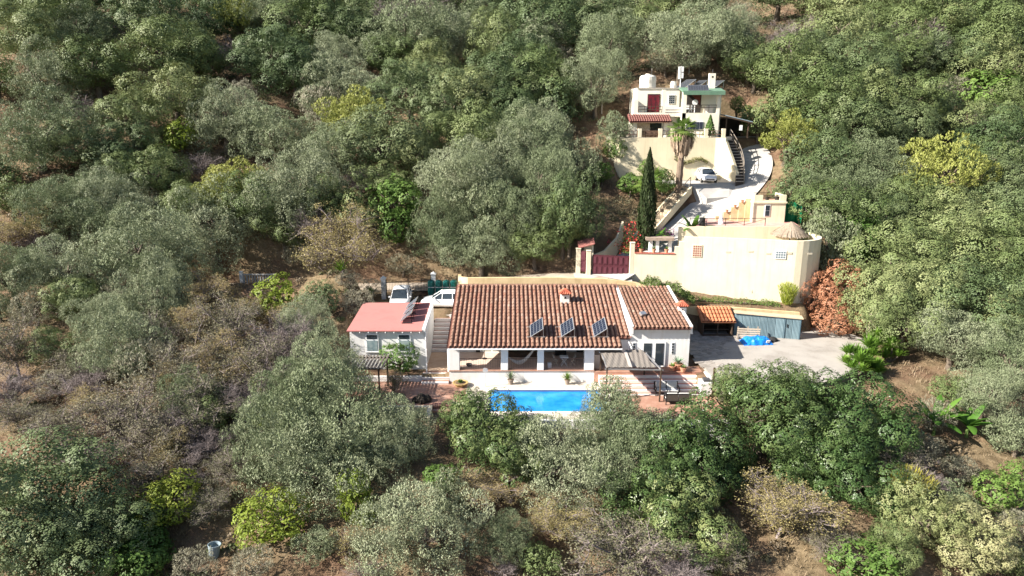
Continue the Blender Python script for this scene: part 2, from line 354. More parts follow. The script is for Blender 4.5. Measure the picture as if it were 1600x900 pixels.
# ---------------------------------------------------------------- main house
HX0, HX1, HY0, HYB, HYE = -4.8, 9.1, 50.5, 54.8, 60.0
FZ = .88
house = thing('white_house', 'long white single storey house with clay tile roof and open porch behind the pool', 'house', (4.4,55,.8))
def rz_main(y): return 2.95 + (y-50.0)*.226
def rz_wing(y): return 4.08 + (y-51.2)*.108
mb = MB()
mb.extr_x([(HYB,.3),(HYE,.3),(HYE,rz_main(HYE)-.12),(HYB,rz_main(HYB)-.12)], HX0, HX1)
mb.box(HX0,HY0,-.05,6.28,HYB,FZ-.006)                      # porch base
mb.box(6.28,51.5,.0,HX1,HYB,FZ-.008)
mb.box(HX0,HY0-.003,2.62,8.3,HY0+.45,2.93)                 # front beam
mb.extr_x([(HY0+.45,2.72),(HYB,rz_main(HYB)-.32),(HYB,rz_main(HYB)-.13),(HY0+.45,2.93)], HX0+.004, HX0+.25)   # sloping side beam
mb.box(8.3,51.7,FZ-.1,9.098,HYB-.002,3.0)                  # wall right of the porch
mb.build('wall', WHITE, house)
mb = MB(); mb.box(HX0+.02,HY0+.22,FZ-.006,6.26,HYB-.002,FZ+.01); mb.box(6.26,51.0,FZ-.006,8.29,HYB-.004,FZ+.006); mb.build('porch_floor', mat('pale_pink_floor_tile', (.52,.40,.33), (.60,.48,.41), 2, .6), house)
mb = MB(); mb.box(HX0-.03,HY0-.06,FZ-.0,6.3,HY0+.219,FZ+.055); mb.build('ledge', TERRA, house)
for a, b, d in ((-4.798,-4.0,.75),(-.85,-.3,.44),(1.93,2.43,.44),(5.52,6.26,.7)):
    mb = MB(); mb.box(a,HY0+.002,FZ+.056,b,HY0+.4+ (d-.44),2.618); mb.build('pillar', WHITE, house, bevel=.02)
# railings between the pillars
for a, b in ((-4.0,-.85),(-.3,1.93),(2.43,5.52)):
    mb = MB()
    for z in (FZ+.14, FZ+.95): mb.box(a,HY0+.12,z,b,HY0+.15,z+.03)
    n = int((b-a)/.13)
    for i in range(1, n): x = a+(b-a)*i/n; mb.box(x-.008,HY0+.127,FZ+.17,x+.008,HY0+.143,FZ+.95)
    mb.build('railing', mat('brown_iron', (.10,.06,.05), rough=.6), house)
# porch openings at the back wall
mb = MB(); mb.extr_x([(HY0+.46,2.80),(HYB-.01,rz_main(HYB)-.17),(HYB-.01,rz_main(HYB)-.13),(HY0+.46,2.84)], HX0+.26, 8.27); mb.build('porch_bounce_ceiling', WHITE, house)  # unseen white ceiling, added to bounce light into the porch
d = MB(); d.box(-3.0,HYB-.06,FZ+.01,-.75,HYB-.001,FZ+2.05); do = d.build('sliding_door', WFRAME, house)
for x0, x1 in ((-2.55,-1.75),(-1.6,-.85)):
    q = MB(); q.box(x0,HYB-.075,FZ+.1,x1,HYB-.061,FZ+1.95); q.build('pane', mat('pale_reflection_tint_glass', (.30,.32,.30), (.42,.44,.40), 1.5, .12, spec=.6), do)  # pale reflection mottled into the pane's own colour
d = MB(); d.box(-2.98,HYB-.09,FZ+.02,-2.62,HYB-.062,FZ+1.95); d.build('shutter', DARKIN, do)
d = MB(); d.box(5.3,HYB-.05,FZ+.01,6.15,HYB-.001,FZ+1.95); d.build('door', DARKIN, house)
d = MB(); d.extr_y([(6.9,FZ+.02),(7.9,FZ+.02),(7.9,FZ+1.2)]+[(7.4+.5*math.cos(t),FZ+1.2+.5*math.sin(t)) for t in (.4,.8,1.2,1.57,1.95,2.35,2.75)]+[(6.9,FZ+1.2)], HYB-.04, HYB-.001); d.build('archway_shade', DARKIN, house)  # flat slab; the shade inside the arch is only its dark colour
d = MB(); d.box(6.3,51.2,FZ+.01,6.85,52.2,FZ+1.0); d.box(6.26,51.15,FZ+1.0,6.9,52.25,FZ+1.06); d.build('counter', mat('counter_plaster', (.62,.55,.48), (.55,.48,.4), 2), house)
# wing on the right
mb = MB()
mb.extr_x([(51.5,.3),(HYE,.3),(HYE,rz_wing(HYE)-.1),(51.5,rz_wing(51.5)-.1)], HX1+.002, 13.7)
mb.build('wing_wall', WHITE, house)
d = MB(); d.box(10.02,51.42,FZ+.02,11.86,51.498,FZ+2.02); do = d.build('french_door', WFRAME, house)
for x0, x1 in ((10.16,10.78),(11.08,11.72)):
    q = MB(); q.box(x0,51.40,FZ+.14,x1,51.419,FZ+1.92); q.build('pane', GLASS, do)
d = MB(); d.box(9.9,51.38,FZ-.02,11.98,51.418,FZ+.02); d.build('sill', STONEP, do)
for x in (9.42, 12.42):
    s_ = MB(); s_.box(x-.11,51.465,FZ+1.05,x+.11,51.498,FZ+1.98); wo = s_.build('slit_window', WFRAME, house)
    for i in range(4): q = MB(); q.box(x-.08,51.45,FZ+1.09+i*.22,x+.08,51.464,FZ+1.26+i*.22); q.build('pane', GLASS, wo)
# roof decks
RB = mat('roof_channel_clay', (.13,.055,.042), (.20,.095,.07), 2.5, .95)
mb = MB()
mb.extr_x([(50.0,2.83),(60.1,rz_main(60.1)-.12),(60.1,rz_main(60.1)),(50.0,2.95)], -4.82, 8.28)
mb.extr_x([(51.4,rz_main(51.4)-.12),(60.098,rz_main(60.1)-.122),(60.098,rz_main(60.1)-.002),(51.4,rz_main(51.4)-.002)], 8.281, 9.08)
roof = mb.build('roof', RB, house)
mb = MB(); mb.extr_x([(51.15,rz_wing(51.15)-.1),(60.1,rz_wing(60.1)-.1),(60.1,rz_wing(60.1)),(51.15,rz_wing(51.15))], 9.3, 13.62)
wroof = mb.build('wing_roof', RB, house)
mb = MB()
for x0, x1, ext in ((9.085,9.295,.0),(13.625,13.82,.0)):
    mb.extr_x([(51.3,rz_wing(51.3)-.5),(60.1,rz_wing(60.1)-.5),(60.1,rz_wing(60.1)+.16),(51.3,rz_wing(51.3)+.16)], x0, x1)
mb.build('parapet', WHITE, house)
mb = MB(); mb.box(-4.82,49.97,2.78,8.28,50.0,2.9); mb.build('gutter', WFRAME, house)
# barrel tiles: cover tiles one by one near the eave, the rest as one part
def tile_geo(L=.56, r0=.135, r1=.115, lift=.0):
    v = []; n = 5
    for (y, r, z) in ((0, r0, .03), (L, r1, 0)):
        for ring, rr in ((0, r), (1, r-.018)):
            for i in range(n+1):
                a = math.pi*i/n; v.append((rr*math.cos(a), y, z+rr*math.sin(a)*.95))
    f = []
    for i in range(n):
        f += [(i+1, i, 12+i, 12+i+1), (6+i, 6+i+1, 18+i+1, 18+i), (i, i+1, 6+i+1, 6+i)]
    return v, f
tv, tf = tile_geo()
tmb = MB(); tmb.add(tv, tf); t0 = tmb.build('tile', TILE, None, local=True, smooth=False); tile_me = t0.data; bpy.data.objects.remove(t0)
def tile_field(parent, x0, x1, ya, zf, slope, yb, pitch, single_rows, m=TILE, row=.5, eave=None):
    cols = int(round((x1-x0)/pitch)); pitch = (x1-x0)/cols; ang = math.atan(slope); off = Vector(parent['off'])
    rest = MB(); nrow = 0
    y = ya
    while y < yb-.2:
        for c in range(cols):
            x = x0+(c+.5)*pitch
            if eave and y < eave(x)-.01: continue
            jx, jy, jz = R.uniform(-.012,.012), R.uniform(-.02,.02), R.uniform(0,.015)
            p = Vector((x+jx, y+jy, zf(y+jy)+jz+.015))
            if nrow < single_rows:
                o = bpy.data.objects.new('tile', tile_me); COL.objects.link(o); o.parent = parent
                o.location = p-off; o.rotation_euler = (ang, 0, R.uniform(-.03,.03))
            else:
                M = Matrix.Rotation(ang, 3, 'X') @ Matrix.Rotation(R.uniform(-.03,.03), 3, 'Z')
                rest.add([p+M@Vector(q) for q in tv], tf, R.choice((0,0,0,0,0,0,1,2)))
        y += row; nrow += 1
    o = rest.build('tile_rows', [TILE, mat('clay_tile_pale', (.26,.165,.125), (.34,.23,.18), 2.2, .85), mat('clay_tile_dark', (.20,.09,.06), (.28,.15,.11), 2.2, .85)], parent); stuff(o)
    ch = MB()                                                # concave channel tiles between the covers
    for c in range(cols+1):
        x = x0+c*pitch; y = max(ya, eave(min(max(x,x0+.1),x1-.1)) if eave else ya)-.04
        pr = [(-.13,.07),(-.07,.02),(0,.005),(.07,.02),(.13,.07)]
        v = [(x+a, yy, zf(yy)+b+.012) for yy in (y, yb) for a, b in pr]
        ch.add(v, [(i,i+1,6+i,5+i) for i in range(4)])
    stuff(ch.build('channel_tiles', RB, parent))
tile_field(roof, -4.78, 9.05, 49.98, rz_main, .226, 60.0, .36, 6, eave=lambda x: 51.38 if x > 8.28 else 49.9)
tile_field(wroof, 9.33, 13.6, 51.12, rz_wing, .108, 60.0, .34, 6)
mb = MB()                                                    # ridge cap tiles
for i in range(32):
    x = -4.75+i*.435; p = Vector((x, 60.02, rz_main(60)+.05)); v = []
    for dx in (0,.5):
        for k in range(6): a = math.pi*k/5; v.append((x+dx, 60.02-.15*math.cos(a), rz_main(60)+.02+.13*math.sin(a)))
    mb.add(v, [(k,k+1,7+k,6+k) for k in range(5)])
stuff(mb.build('ridge_tiles', TILE, roof))
def chimney(x, y, zb, h, w, capm, holes=True):
    mb = MB(); mb.box(x-w/2,y-w*.42,zb-.3,x+w/2,y+w*.42,zb+h); c = mb.build('chimney', WHITE, house, bevel=.02)
    if holes:
        q = MB(); q.extr_y([(x-.09,zb+h-.32),(x+.09,zb+h-.32),(x+.09,zb+h-.2),(x,zb+h-.1),(x-.09,zb+h-.2)], y-w*.42-.01, y-w*.42-.002); q.build('vent', DARKIN, c)
    q = MB(); e = w/2+.14; hh = .42; n = 8
    q.box(x-w/2+.05,y-w*.4+.05,zb+h,x+w/2-.05,y+w*.4-.05,zb+h+.12, 1)
    z0 = zb+h+.12
    v = [(x-e,y-e,z0),(x+e,y-e,z0),(x+e,y+e,z0),(x-e,y+e,z0),(x,y,z0+hh)]
    q.add(v, [(0,1,4),(1,2,4),(2,3,4),(3,0,4),(3,2,1,0)])
    for s_ in range(4):                                      # ribs of little tiles on each face
        a, b = Vector(v[s_]), Vector(v[(s_+1)%4])
        for k in range(5): p = a.lerp(b, (k+.5)/5); q.tube([p+Vector((0,0,.03)), p.lerp(Vector(v[4]), .82)+Vector((0,0,.03))], [.05,.02], 5)
    q.build('chimney_cap', [capm, DARKIN], c)
chimney(4.45, 57.0, 4.5, .72, .72, TILER)
chimney(13.72, 54.6, 4.2, .62, .62, TILER)
mb = MB(); x, y = 10.35, 53.4; z = rz_wing(y)
mb.obox((x,y,z+.28),(.5,.34,.2),.5,(.5,'X')); mb.tube([(x,y,z),(x,y,z+.25)],.04); mb.build('roof_vent', ALU, house)
mb = MB(); mb.tube([(9.0,50.05,2.85),(9.0,51.47,2.9),(9.06,51.47,.9)],.04,6); mb.build('downpipe', WFRAME, house)
# terrace and steps in front of the wing
tr = thing('terrace_steps', 'wide red and white striped steps in front of the french door', 'stairs', (10.5,49.5,0))
mb = MB(); mb.box(6.3,50.35,-.1,14.5,51.48,FZ-.01); mb.build('landing', TERRA, tr)
WT = mat('white_step_marble', (.74,.70,.67), (.66,.60,.57), 2, .7)
for i in range(5):
    z = FZ-.01-.165*(i+1)
    if z < .02: continue
    mb = MB(); y1 = 50.349-.5*i; mb.box(6.6+.002*i,y1-.5,-.1,14.3-.001*i,y1,z-.03, 0); mb.box(6.6+.003*i,y1-.27,z-.029,14.3-.002*i,y1-.001,z, 1); mb.box(6.6+.003*i,y1-.5,z-.029,14.3-.002*i,y1-.271,z+.003, 0)
    mb.build('step', [WT, mat('red_step_tile', (.46,.20,.15), (.55,.28,.22), 2, .7)], tr)
# ---------------------------------------------------------------- annex with the red roof
an = thing('annex', 'small white annex with flat red painted roof left of the main house', 'house', (-9.7,55,.5))
mb = MB(); mb.extr_x([(52,-.2),(58.2,-.2),(58.2,4.02),(52,3.62)], -12.6, -6.75); mb.build('wall', WHITE, an)
mb = MB(); mb.extr_x([(51.75,3.622),(58.25,4.04),(58.25,4.14),(51.75,3.722)], -12.75, -6.95); mb.build('roof', REDROOF, an)
mb = MB(); mb.extr_x([(51.9,3.5),(58.25,3.9),(58.25,4.22),(51.9,3.8)], -6.949, -6.72); mb.build('parapet', WHITE, an)
mb = MB(); mb.box(-12.76,51.7,3.66,-6.95,51.748,3.735); ed = mb.build('roof_edge', REDROOF, an)
for i in range(9):
    q = MB(); q.tube([(-12.4+i*.66,51.75,3.60),(-12.4+i*.66,51.6,3.58)],.035,6); q.build('drain_spout', WFRAME, ed)
for x in (-10.88, -8.38):
    f = MB(); f.box(x-.5,51.93,1.95,x+.5,51.998,3.38); f.box(x-.55,51.9,1.88,x+.55,51.997,1.948); wo = f.build('window', WFRAME, an)
    q = MB(); q.box(x-.4,51.91,2.98,x+.4,51.929,3.30); q.build('pane', GLASS, wo)
    q = MB(); q.box(x-.4,51.91,2.02,x+.4,51.929,2.86); q.build('pane', mat('blue_reflection_tint_glass', (.13,.20,.23), (.30,.36,.36), 1.6, .1, spec=.7), wo)  # bluish reflection painted into the lower pane's colour
mb = MB(); mb.tube([(-6.7,51.95,3.5),(-6.7,51.95,.5)],.045,6); mb.build('downpipe', WFRAME, an)
# passage between the two buildings
ps = thing('passage_stair', 'striped stair climbing between the red roofed annex and the main house', 'stairs', (-5.8,55,.5))
mb = MB(); mb.box(-6.74,51.5,-.1,-4.81,55.8,.52); mb.build('landing', mat('tan_paving', (.46,.31,.21), (.52,.38,.27), 2, .8), ps)
for i in range(9):
    mb = MB(); z = .52+.25*(i+1); mb.box(-6.74,55.8+.42*i,z-.6,-4.81,55.8+.42*i+.42,z-.05,0); mb.box(-6.74,55.8+.42*i-.03,z-.05,-4.81,55.8+.42*i+.2,z,0); mb.box(-6.74,55.8+.42*i+.2,z-.05,-4.81,55.8+.42*(i+1),z-.002,1); mb.build('step', [WT, TERRA], ps)
ls = thing('lower_steps', 'short white edged terracotta steps at the left corner of the porch', 'stairs', (-6,50.8,0))
for i in range(3):
    mb = MB(); z = .17*(i+1)-.02; mb.box(-6.9,50.02+.5*i,-.1,-4.83,50.52+.5*i,z-.03,0); mb.box(-6.9,50.02+.5*i-.02,z-.03,-4.83,50.02+.5*i+.16,z+.003,0); mb.box(-6.9,50.02+.5*i+.161,z-.03,-4.83,50.52+.5*i,z,1); mb.build('step', [WT, TERRA], ls)
mb = MB(); mb.box(-12.6,50.55,-.05,-6.92,50.8,.42); w = mb.build('planter_wall', WHITE, origin=(-9.5,50.6,0)); tag(w, 'low white planter wall in front of the annex windows', 'wall')
mb = MB(); mb.box(-12.6,50.8,-.05,-6.92,51.98,.3); structure(mb.build('flower_bed', SOIL))
mb = MB()
mb.beam((-6.62,51.3,.52),(-6.62,51.3,2.35),.09); mb.beam((-4.95,51.3,.52),(-4.95,51.3,2.35),.09)
w = mb.build('gate_posts', WFRAME, origin=(-5.8,51.3,.5)); w.name = 'door_frame'; tag(w, 'slim white posts at the foot of the passage stair', 'door frame')
# ---------------------------------------------------------------- solar panels
CELL = mat('blue_solar_cell', (.010,.014,.028), (.015,.021,.042), 8, .2, spec=.5)
def solar(parent_loc, x, y, zl, rise, w, L, zf, label, group, nx=4, ny=6):
    t = thing('solar_array', label, 'solar panel', (x,y,zf(y)), 0, group)
    def P(u, v, d=0): yy = y+(v-.5)*L; q = Vector((x+u*w, yy, zf(yy)+zl+u*rise)); nn = Vector((-rise,0,w)).normalized(); return q+nn*d
    mb = MB()
    def slab(mb, u0,v0,u1,v1,d0,d1): mb.add([P(u0,v0,d0),P(u1,v0,d0),P(u1,v1,d0),P(u0,v1,d0),P(u0,v0,d1),P(u1,v0,d1),P(u1,v1,d1),P(u0,v1,d1)], [(3,2,1,0),(4,5,6,7),(0,1,5,4),(1,2,6,5),(2,3,7,6),(3,0,4,7)])
    slab(mb,0,0,1,1,0,.035); mb.build('frame', ALU, t)
    mb = MB()
    for i in range(nx):
        for j in range(ny): slab(mb, .04+.92*i/nx+.010, .03+.94*j/ny+.006, .04+.92*(i+1)/nx-.010, .03+.94*(j+1)/ny-.006, .034, .040)
    mb.build('cells', CELL, t)
    mb = MB()
    for v in (.08,.92):
        a = P(1,v,-.01); mb.beam(a, (a.x,a.y,zf(a.y)+.1), .04); mb.beam((x-.3,a.y,zf(a.y)+.17),(x+w+.15,a.y,zf(a.y)+.17),.05)
    mb.build('stand', ALU, t)
for i, (x, nm) in enumerate(((1.42,'leftmost of the three tilted solar panels standing on the long tile roof'),(3.78,'middle one of the three tilted solar panels on the long tile roof'),(6.28,'rightmost of the three solar panels on the tile roof, nearest the wing'))):
    solar(None, x, 51.95, .22, .66, .98, 1.75, rz_main, nm, 'solar panels on the tile roof')
rzs = lambda y: 3.722+(y-51.75)*.0643
t = thing('solar_array', 'row of three solar panels on a tilted stand on the red roof', 'solar panel', (-8.3,55,rzs(55)))
for k in range(3):
    y = 53.2+k*1.5; mb = MB(); mc = MB()
    def P(u, v, d): return Vector((-8.85+u*.85-d*.5, y+v*1.42+u*.35-d*.2, rzs(y)+.12+u*.62+d*.8))
    mb.add([P(a,b,d) for d in (0,.04) for a,b in ((0,0),(1,0),(1,1),(0,1))], [(3,2,1,0),(4,5,6,7),(0,1,5,4),(1,2,6,5),(2,3,7,6),(3,0,4,7)]); po = mb.build('panel', ALU, t)
    for i in range(4):
        for j in range(5): mc.add([P(.05+.9*a,.04+.92*b,.046) for a,b in ((i/4+.01,j/5+.008),((i+1)/4-.01,j/5+.008),((i+1)/4-.01,(j+1)/5-.008),(i/4+.01,(j+1)/5-.008))], [(0,1,2,3)])
    mc.build('cells', mat('grey_solar_cell', (.10,.115,.14), (.14,.15,.18), 6, .25, spec=.5), po)
for k in range(5):
    mb = MB(); y = 53.25+k*1.1; mb.beam((-8.0,y+.35,rzs(y)+.72),(-8.0,y+.35,rzs(y)),.04); mb.beam((-8.75,y,rzs(y)+.06),(-7.9,y,rzs(y)+.06),.05); mb.build('stand', DARKM, t)
# ---------------------------------------------------------------- cars
def make_car(name, label, loc, rz, L=4.1, W=1.75, H=1.48, kind='hatch', group=None, sc=1):
    t = thing(name, label, 'car', loc, rz, group); h = L/2
    # profile stations along x (front = +x): x, zlow, zbelt, halfwidth
    st = [(-h,.42,.86,.62),(-h+.12,.30,.95,.80),(-h+.5,.24,.98,.86),(-.3,.22,.95,.875),(.45*h,.22,.93,.87),(h-.65,.24,.86,.85),(h-.22,.28,.72,.76),(h-.02,.36,.60,.55)]
    v = []; n = 10
    for x, zl, zb, w in st:
        w *= W/1.75; m_ = (zl+zb)/2
        v += [(x,-w*.86,zl),(x,-w,zl+.14),(x,-w*1.0,m_+.06),(x,-w*.985,zb-.07),(x,-w*.90,zb),(x,w*.90,zb),(x,w*.985,zb-.07),(x,w*1.0,m_+.06),(x,w,zl+.14),(x,w*.86,zl)]
    f = [(i*n+j,(i+1)*n+j,(i+1)*n+(j+1)%n,i*n+(j+1)%n) for i in range(len(st)-1) for j in range(n)] + [tuple(range(n)), tuple(range((len(st)-1)*n+n-1,(len(st)-1)*n-1,-1))]
    mb = MB(); mb.add(v, f)
    # roof skin
    r0, r1 = (-h+.75, .30*h-.25) if kind == 'hatch' else (-h+.65, .28*h-.2); wr = W*.355
    def rz_(x): u = (x-r0)/(r1-r0); return H-.05*(2*u-1)**2
    rv = []; k = 8
    for i in range(k+1):
        x = r0+(r1-r0)*i/k
        rv += [(x,-wr-.03,rz_(x)-.10),(x,-wr,rz_(x)-.03),(x,-wr*.5,rz_(x)+.012),(x,0,rz_(x)+.02),(x,wr*.5,rz_(x)+.012),(x,wr,rz_(x)-.03),(x,wr+.03,rz_(x)-.10)]
    mb.add(rv, [(i*7+j,(i+1)*7+j,(i+1)*7+j+1,i*7+j+1) for i in range(k) for j in range(6)])
    body = mb.build('body', CARW, t, local=True, smooth=True)
    for p in body.data.polygons: p.use_smooth = True
    wb = W*.445; zb = .92; F_ = .56*h; B_ = -h+.28
    A = [(r1,-wr-.02,rz_(r1)-.06),(r1,wr+.02,rz_(r1)-.06),(F_,wb,zb-.01),(F_,-wb,zb-.01)]
    q = MB(); q.add(A, [(0,3,2,1)]); q.build('windscreen', GLASS, t, local=True)
    q = MB(); q.add([(r0,-wr-.02,rz_(r0)-.06),(r0,wr+.02,rz_(r0)-.06),(B_,wb,zb),(B_,-wb,zb)], [(0,1,2,3)]); q.build('rear_window', GLASS, t, local=True)
    for s in (-1,1):
        xs = [B_+.12, -.30*h, .12*h, F_-.02]; xt = [r0+.02, -.30*h, .10*h, r1]
        for i in range(3):
            g = .035 if i < 2 else .0
            a = [(xs[i]+.03,s*(wb+.004),zb),(xs[i+1]-g,s*(wb+.004),zb),(xt[i+1]-g,s*(wr+.035),rz_(xt[i+1])-.10),(xt[i]+.03,s*(wr+.035),rz_(xt[i])-.10)]
            q = MB(); q.add(a, [(0,1,2,3) if s < 0 else (3,2,1,0)]); q.build('side_window', GLASS, t, local=True)
        for (a, b) in (((F_,s*wb,zb-.02),(r1,s*(wr+.02),rz_(r1)-.05)),((B_,s*wb,zb-.02),(r0,s*(wr+.02),rz_(r0)-.05)),((-.30*h,s*(wb+.01),zb),(-.30*h,s*(wr+.04),rz_(-.3*h)-.08)),((.12*h,s*(wb+.01),zb),(.1*h,s*(wr+.04),rz_(.1*h)-.08))): q = MB(); q.tube([a,b],.035,6); q.build('window_pillar', CARW, t, local=True)
        q = MB(); q.obox((.40*h,s*(W/2+.06),.98),(.12,.2,.14)); q.build('mirror', CARW, t, local=True, bevel=.03)
        q = MB(); q.add([(h-.45,s*W*.42,.80),(h-.18,s*W*.33,.74),(h-.10,s*W*.30,.60),(h-.34,s*W*.455,.62)], [(0,1,2,3) if s > 0 else (3,2,1,0)])
        q.add([(p[0]+.03,p[1]+s*.02,p[2]+.01) for p in q.v], [(0,1,2,3) if s > 0 else (3,2,1,0)]); q.build('headlight', LAMP, t, local=True)
        q = MB(); q.obox((-h+.04,s*W*.36,.80),(.08,.16,.22)); q.build('tail_light', mat('red_lamp', (.5,.02,.02), rough=.2), t, local=True)
        for x in (h-.78, -h+.72):
            q = MB(); q.tube([(x,s*(W/2-.19),.31),(x,s*(W/2+.015),.31)],.31,20); wo = q.build('wheel', RUB, t, local=True)
            q = MB(); q.tube([(x,s*(W/2+.005),.31),(x,s*(W/2+.028),.31)],.20,12); q.build('rim', RIM, wo, local=True)
    q = MB(); q.obox((h-.03,0,.42),(.05,.9,.12)); q.build('grille', RUB, t, local=True)
    q = MB(); q.obox((h+.0,0,.53),(.03,.5,.11)); q.build('number_plate', WFRAME, t, local=True)
    return t
PKZ = 2.78
make_car('parked_car', 'white car facing the camera, parked behind the red roof beside the iron gate', (-10.15,62.1,PKZ+.06), -math.pi/2+.03, 4.1, 1.75, 1.62, group=None)
make_car('parked_car', 'white car seen from its side, parked between the green tanks and the tile roof', (-5.95,61.4,PKZ+.06), math.pi-.04, 4.5, 1.8, 1.55, 'wagon')
mb = MB(); mb.box(-14,60.1,PKZ-.2,-4,65.9,PKZ+.05); structure(mb.build('parking_yard', CONC))
mb = MB(); mb.box(-6.73,59.6,PKZ-.5,-4.82,60.098,PKZ+.04); structure(mb.build('yard_edge', STONEP))
# ---------------------------------------------------------------- tanks, gate, wall behind
GT = mat('teal_plastic', (.006,.085,.078), (.012,.115,.105), 3, .45)
names = ['leftmost of the four','second from left of the four','second from right of the four','rightmost of the four']
for i in range(4):
    x = -7.6+i*.70
    t = thing('water_tank', names[i]+' tall green water tanks strapped together behind the white car', 'water tank', (x,64.3,PKZ+.05), 0, 'green water tanks in a row')
    mb = MB(); pr = []
    for j in range(8): a = math.pi/8+math.pi/4*j; pr.append((.345*math.cos(a)*1.0,.35*math.sin(a)))
    v = []; 
    for s_, z in ((.92,0),(1,.06),(1,.5),(.96,.53),(.96,.6),(1,.63),(1,1.1),(.96,1.13),(.96,1.2),(1,1.23),(1,1.66),(.9,1.74),(.5,1.78)): v += [(p[0]*s_,p[1]*s_,z) for p in pr]
    k = len(v)//8; mb.add(v, [(a*8+j,a*8+(j+1)%8,(a+1)*8+(j+1)%8,(a+1)*8+j) for a in range(k-1) for j in range(8)]+[tuple((k-1)*8+j for j in range(8))]); mb.build('tank_body', GT, t, local=True)
    mb = MB(); mb.lathe((0,0,1.77),[(.13,0),(.13,.05),(.11,.07)],10); mb.build('lid', mat('dark_green_plastic', (.01,.06,.055)), t, local=True)
    mb = MB(); mb.obox((0,-.315,1.18),(.6,.02,.06)); mb.build('strap', mat('grey_strap', (.45,.48,.5)), t, local=True)
gt = thing('iron_gate', 'black iron bar gate between two white pillars behind the parked cars', 'gate', (-9.8,64.8,2.9))
for (xa, ya, xb, yb) in ((-11.8,64.1,-9.85,64.6),(-9.75,64.65,-7.75,65.2)):
    mb = MB(); z0, z1 = 2.95, 4.6
    mb.beam((xa,ya,z0),(xb,yb,z0),.05); mb.beam((xa,ya,z1-.15),(xb,yb,z1-.15),.05); mb.beam((xa,ya,3.7),(xb,yb,3.7),.04)
    for i in range(15): u = i/14; mb.beam((xa+(xb-xa)*u,ya+(yb-ya)*u,z0),(xa+(xb-xa)*u,ya+(yb-ya)*u,z1),.022)
    for u in (0,1): mb.beam((xa+(xb-xa)*u,ya+(yb-ya)*u,z0-.1),(xa+(xb-xa)*u,ya+(yb-ya)*u,z1+.1),.07)
    mb.build('gate_leaf', DARKM, gt)
for x, y, h, l in ((-12.05,64.0,4.85,'white gate pillar with stepped cap left of the iron gate'),(-7.5,65.35,4.95,'white gate pillar standing behind the green water tanks')):
    t = thing('gate_pillar', l, 'pillar', (x,y,2.8), 0, 'white gate pillars'); mb = MB(); mb.box(x-.2,y-.2,2.5,x+.2,y+.2,h); mb.build('shaft', WHITE, t)
    mb = MB(); mb.box(x-.26,y-.26,h+.001,x+.26,y+.26,h+.1); mb.add([(x-.2,y-.2,h+.1),(x+.2,y-.2,h+.1),(x+.2,y+.2,h+.1),(x-.2,y+.2,h+.1),(x,y,h+.3)],[(0,1,4),(1,2,4),(2,3,4),(3,0,4)]); mb.build('cap', WHITE, t)
mb = MB(); mb.wall([(-5.0,65.6),(-4.85,63.4),(-4.0,62.4),(3,62.1),(8.6,61.9),(11.2,61.6),(14.2,60.9)], .3, [2.4,2.4,2.4,2.4,2.4,2.4,.8], [4.9,5.2,5.35,5.45,5.35,5.1,4.3])
w = mb.build('retaining_wall', OCHRE, origin=(3,62,2.4)); tag(w, 'long ochre retaining wall showing above the ridge of the tile roof', 'wall')
mb = MB(); mb.wall([(14.5,60.3),(19,60.1),(25.2,59.2)], .3, .8, [3.2,3.25,3.0]); w = mb.build('retaining_wall', OCHRE, origin=(19,60,.8)); tag(w, 'low ochre retaining wall behind the tiled kennel and blue shed', 'wall')
# ---------------------------------------------------------------- driveway, kennel, blue shed, tarp
mb = MB(); pl = [(14.72,47.0),(17,47),(23,47.6),(27.6,51.5),(30.6,56.8),(29.2,59.6),(26.6,60.6),(24.9,59.3),(14.75,60.0)]
mb.prism(pl, .9, 1.16); 
dm = mat('driveway_concrete', (.35,.325,.298), (.25,.228,.205), .55, .95, .2, 12, c3=(.32,.297,.272), detail=9, streak=0)
structure(mb.build('driveway', dm))
# cobbles near the house corner: flat irregular stones set in the drive, one by one
def voronoi_stones(n, region, seed):
    r = random.Random(seed); pts = []
    x0, y0, x1, y1 = region; s = math.sqrt((x1-x0)*(y1-y0)/n)
    j = 0; y = y0
    while y < y1:
        x = x0+(s/2 if j % 2 else 0)
        while x < x1: pts.append((x+r.uniform(-.36,.36)*s, y+r.uniform(-.36,.36)*s)); x += s
        y += s*.9; j += 1
    out = []
    for p in pts:
        poly = [(p[0]+s*a, p[1]+s*b) for a, b in ((-1,-1),(1,-1),(1,1),(-1,1))]
        for q in pts:
            if q is p or (q[0]-p[0])**2+(q[1]-p[1])**2 > (2.2*s)**2: continue
            mx, my = (p[0]+q[0])/2, (p[1]+q[1])/2; dx, dy = q[0]-p[0], q[1]-p[1]; dl = math.hypot(dx,dy); mx -= dx/dl*.035; my -= dy/dl*.035
            res = []
            for a, b in zip(poly, poly[1:]+poly[:1]):
                da = (a[0]-mx)*dx+(a[1]-my)*dy; db = (b[0]-mx)*dx+(b[1]-my)*dy
                if da <= 0: res.append(a)
                if da*db < 0: t = da/(da-db); res.append((a[0]+t*(b[0]-a[0]), a[1]+t*(b[1]-a[1])))
            poly = res
            if len(poly) < 3: break
        if len(poly) >= 3: out.append((p, poly))
    return out
cb = thing('stone_paving', 'dark irregular flagstones set in the drive beside the house wall', 'paving', (17,55,1.16))
FLAG = mat('grey_flagstone', (.33,.30,.275), (.25,.225,.20), 1.5, .9, .3, 14, rnd=.2)
for p, poly in voronoi_stones(200, (14.9,51,20.6,59.3), 5):
    if p[0] > 15.2+ (p[1]-50.5)*.55 + .5*math.sin(p[1]*2) or p[1] > 59.2: continue
    mb = MB(); z = 1.168+R.uniform(0,.025); mb.prism(poly, 1.14, z); mb.build('stone', FLAG, cb)
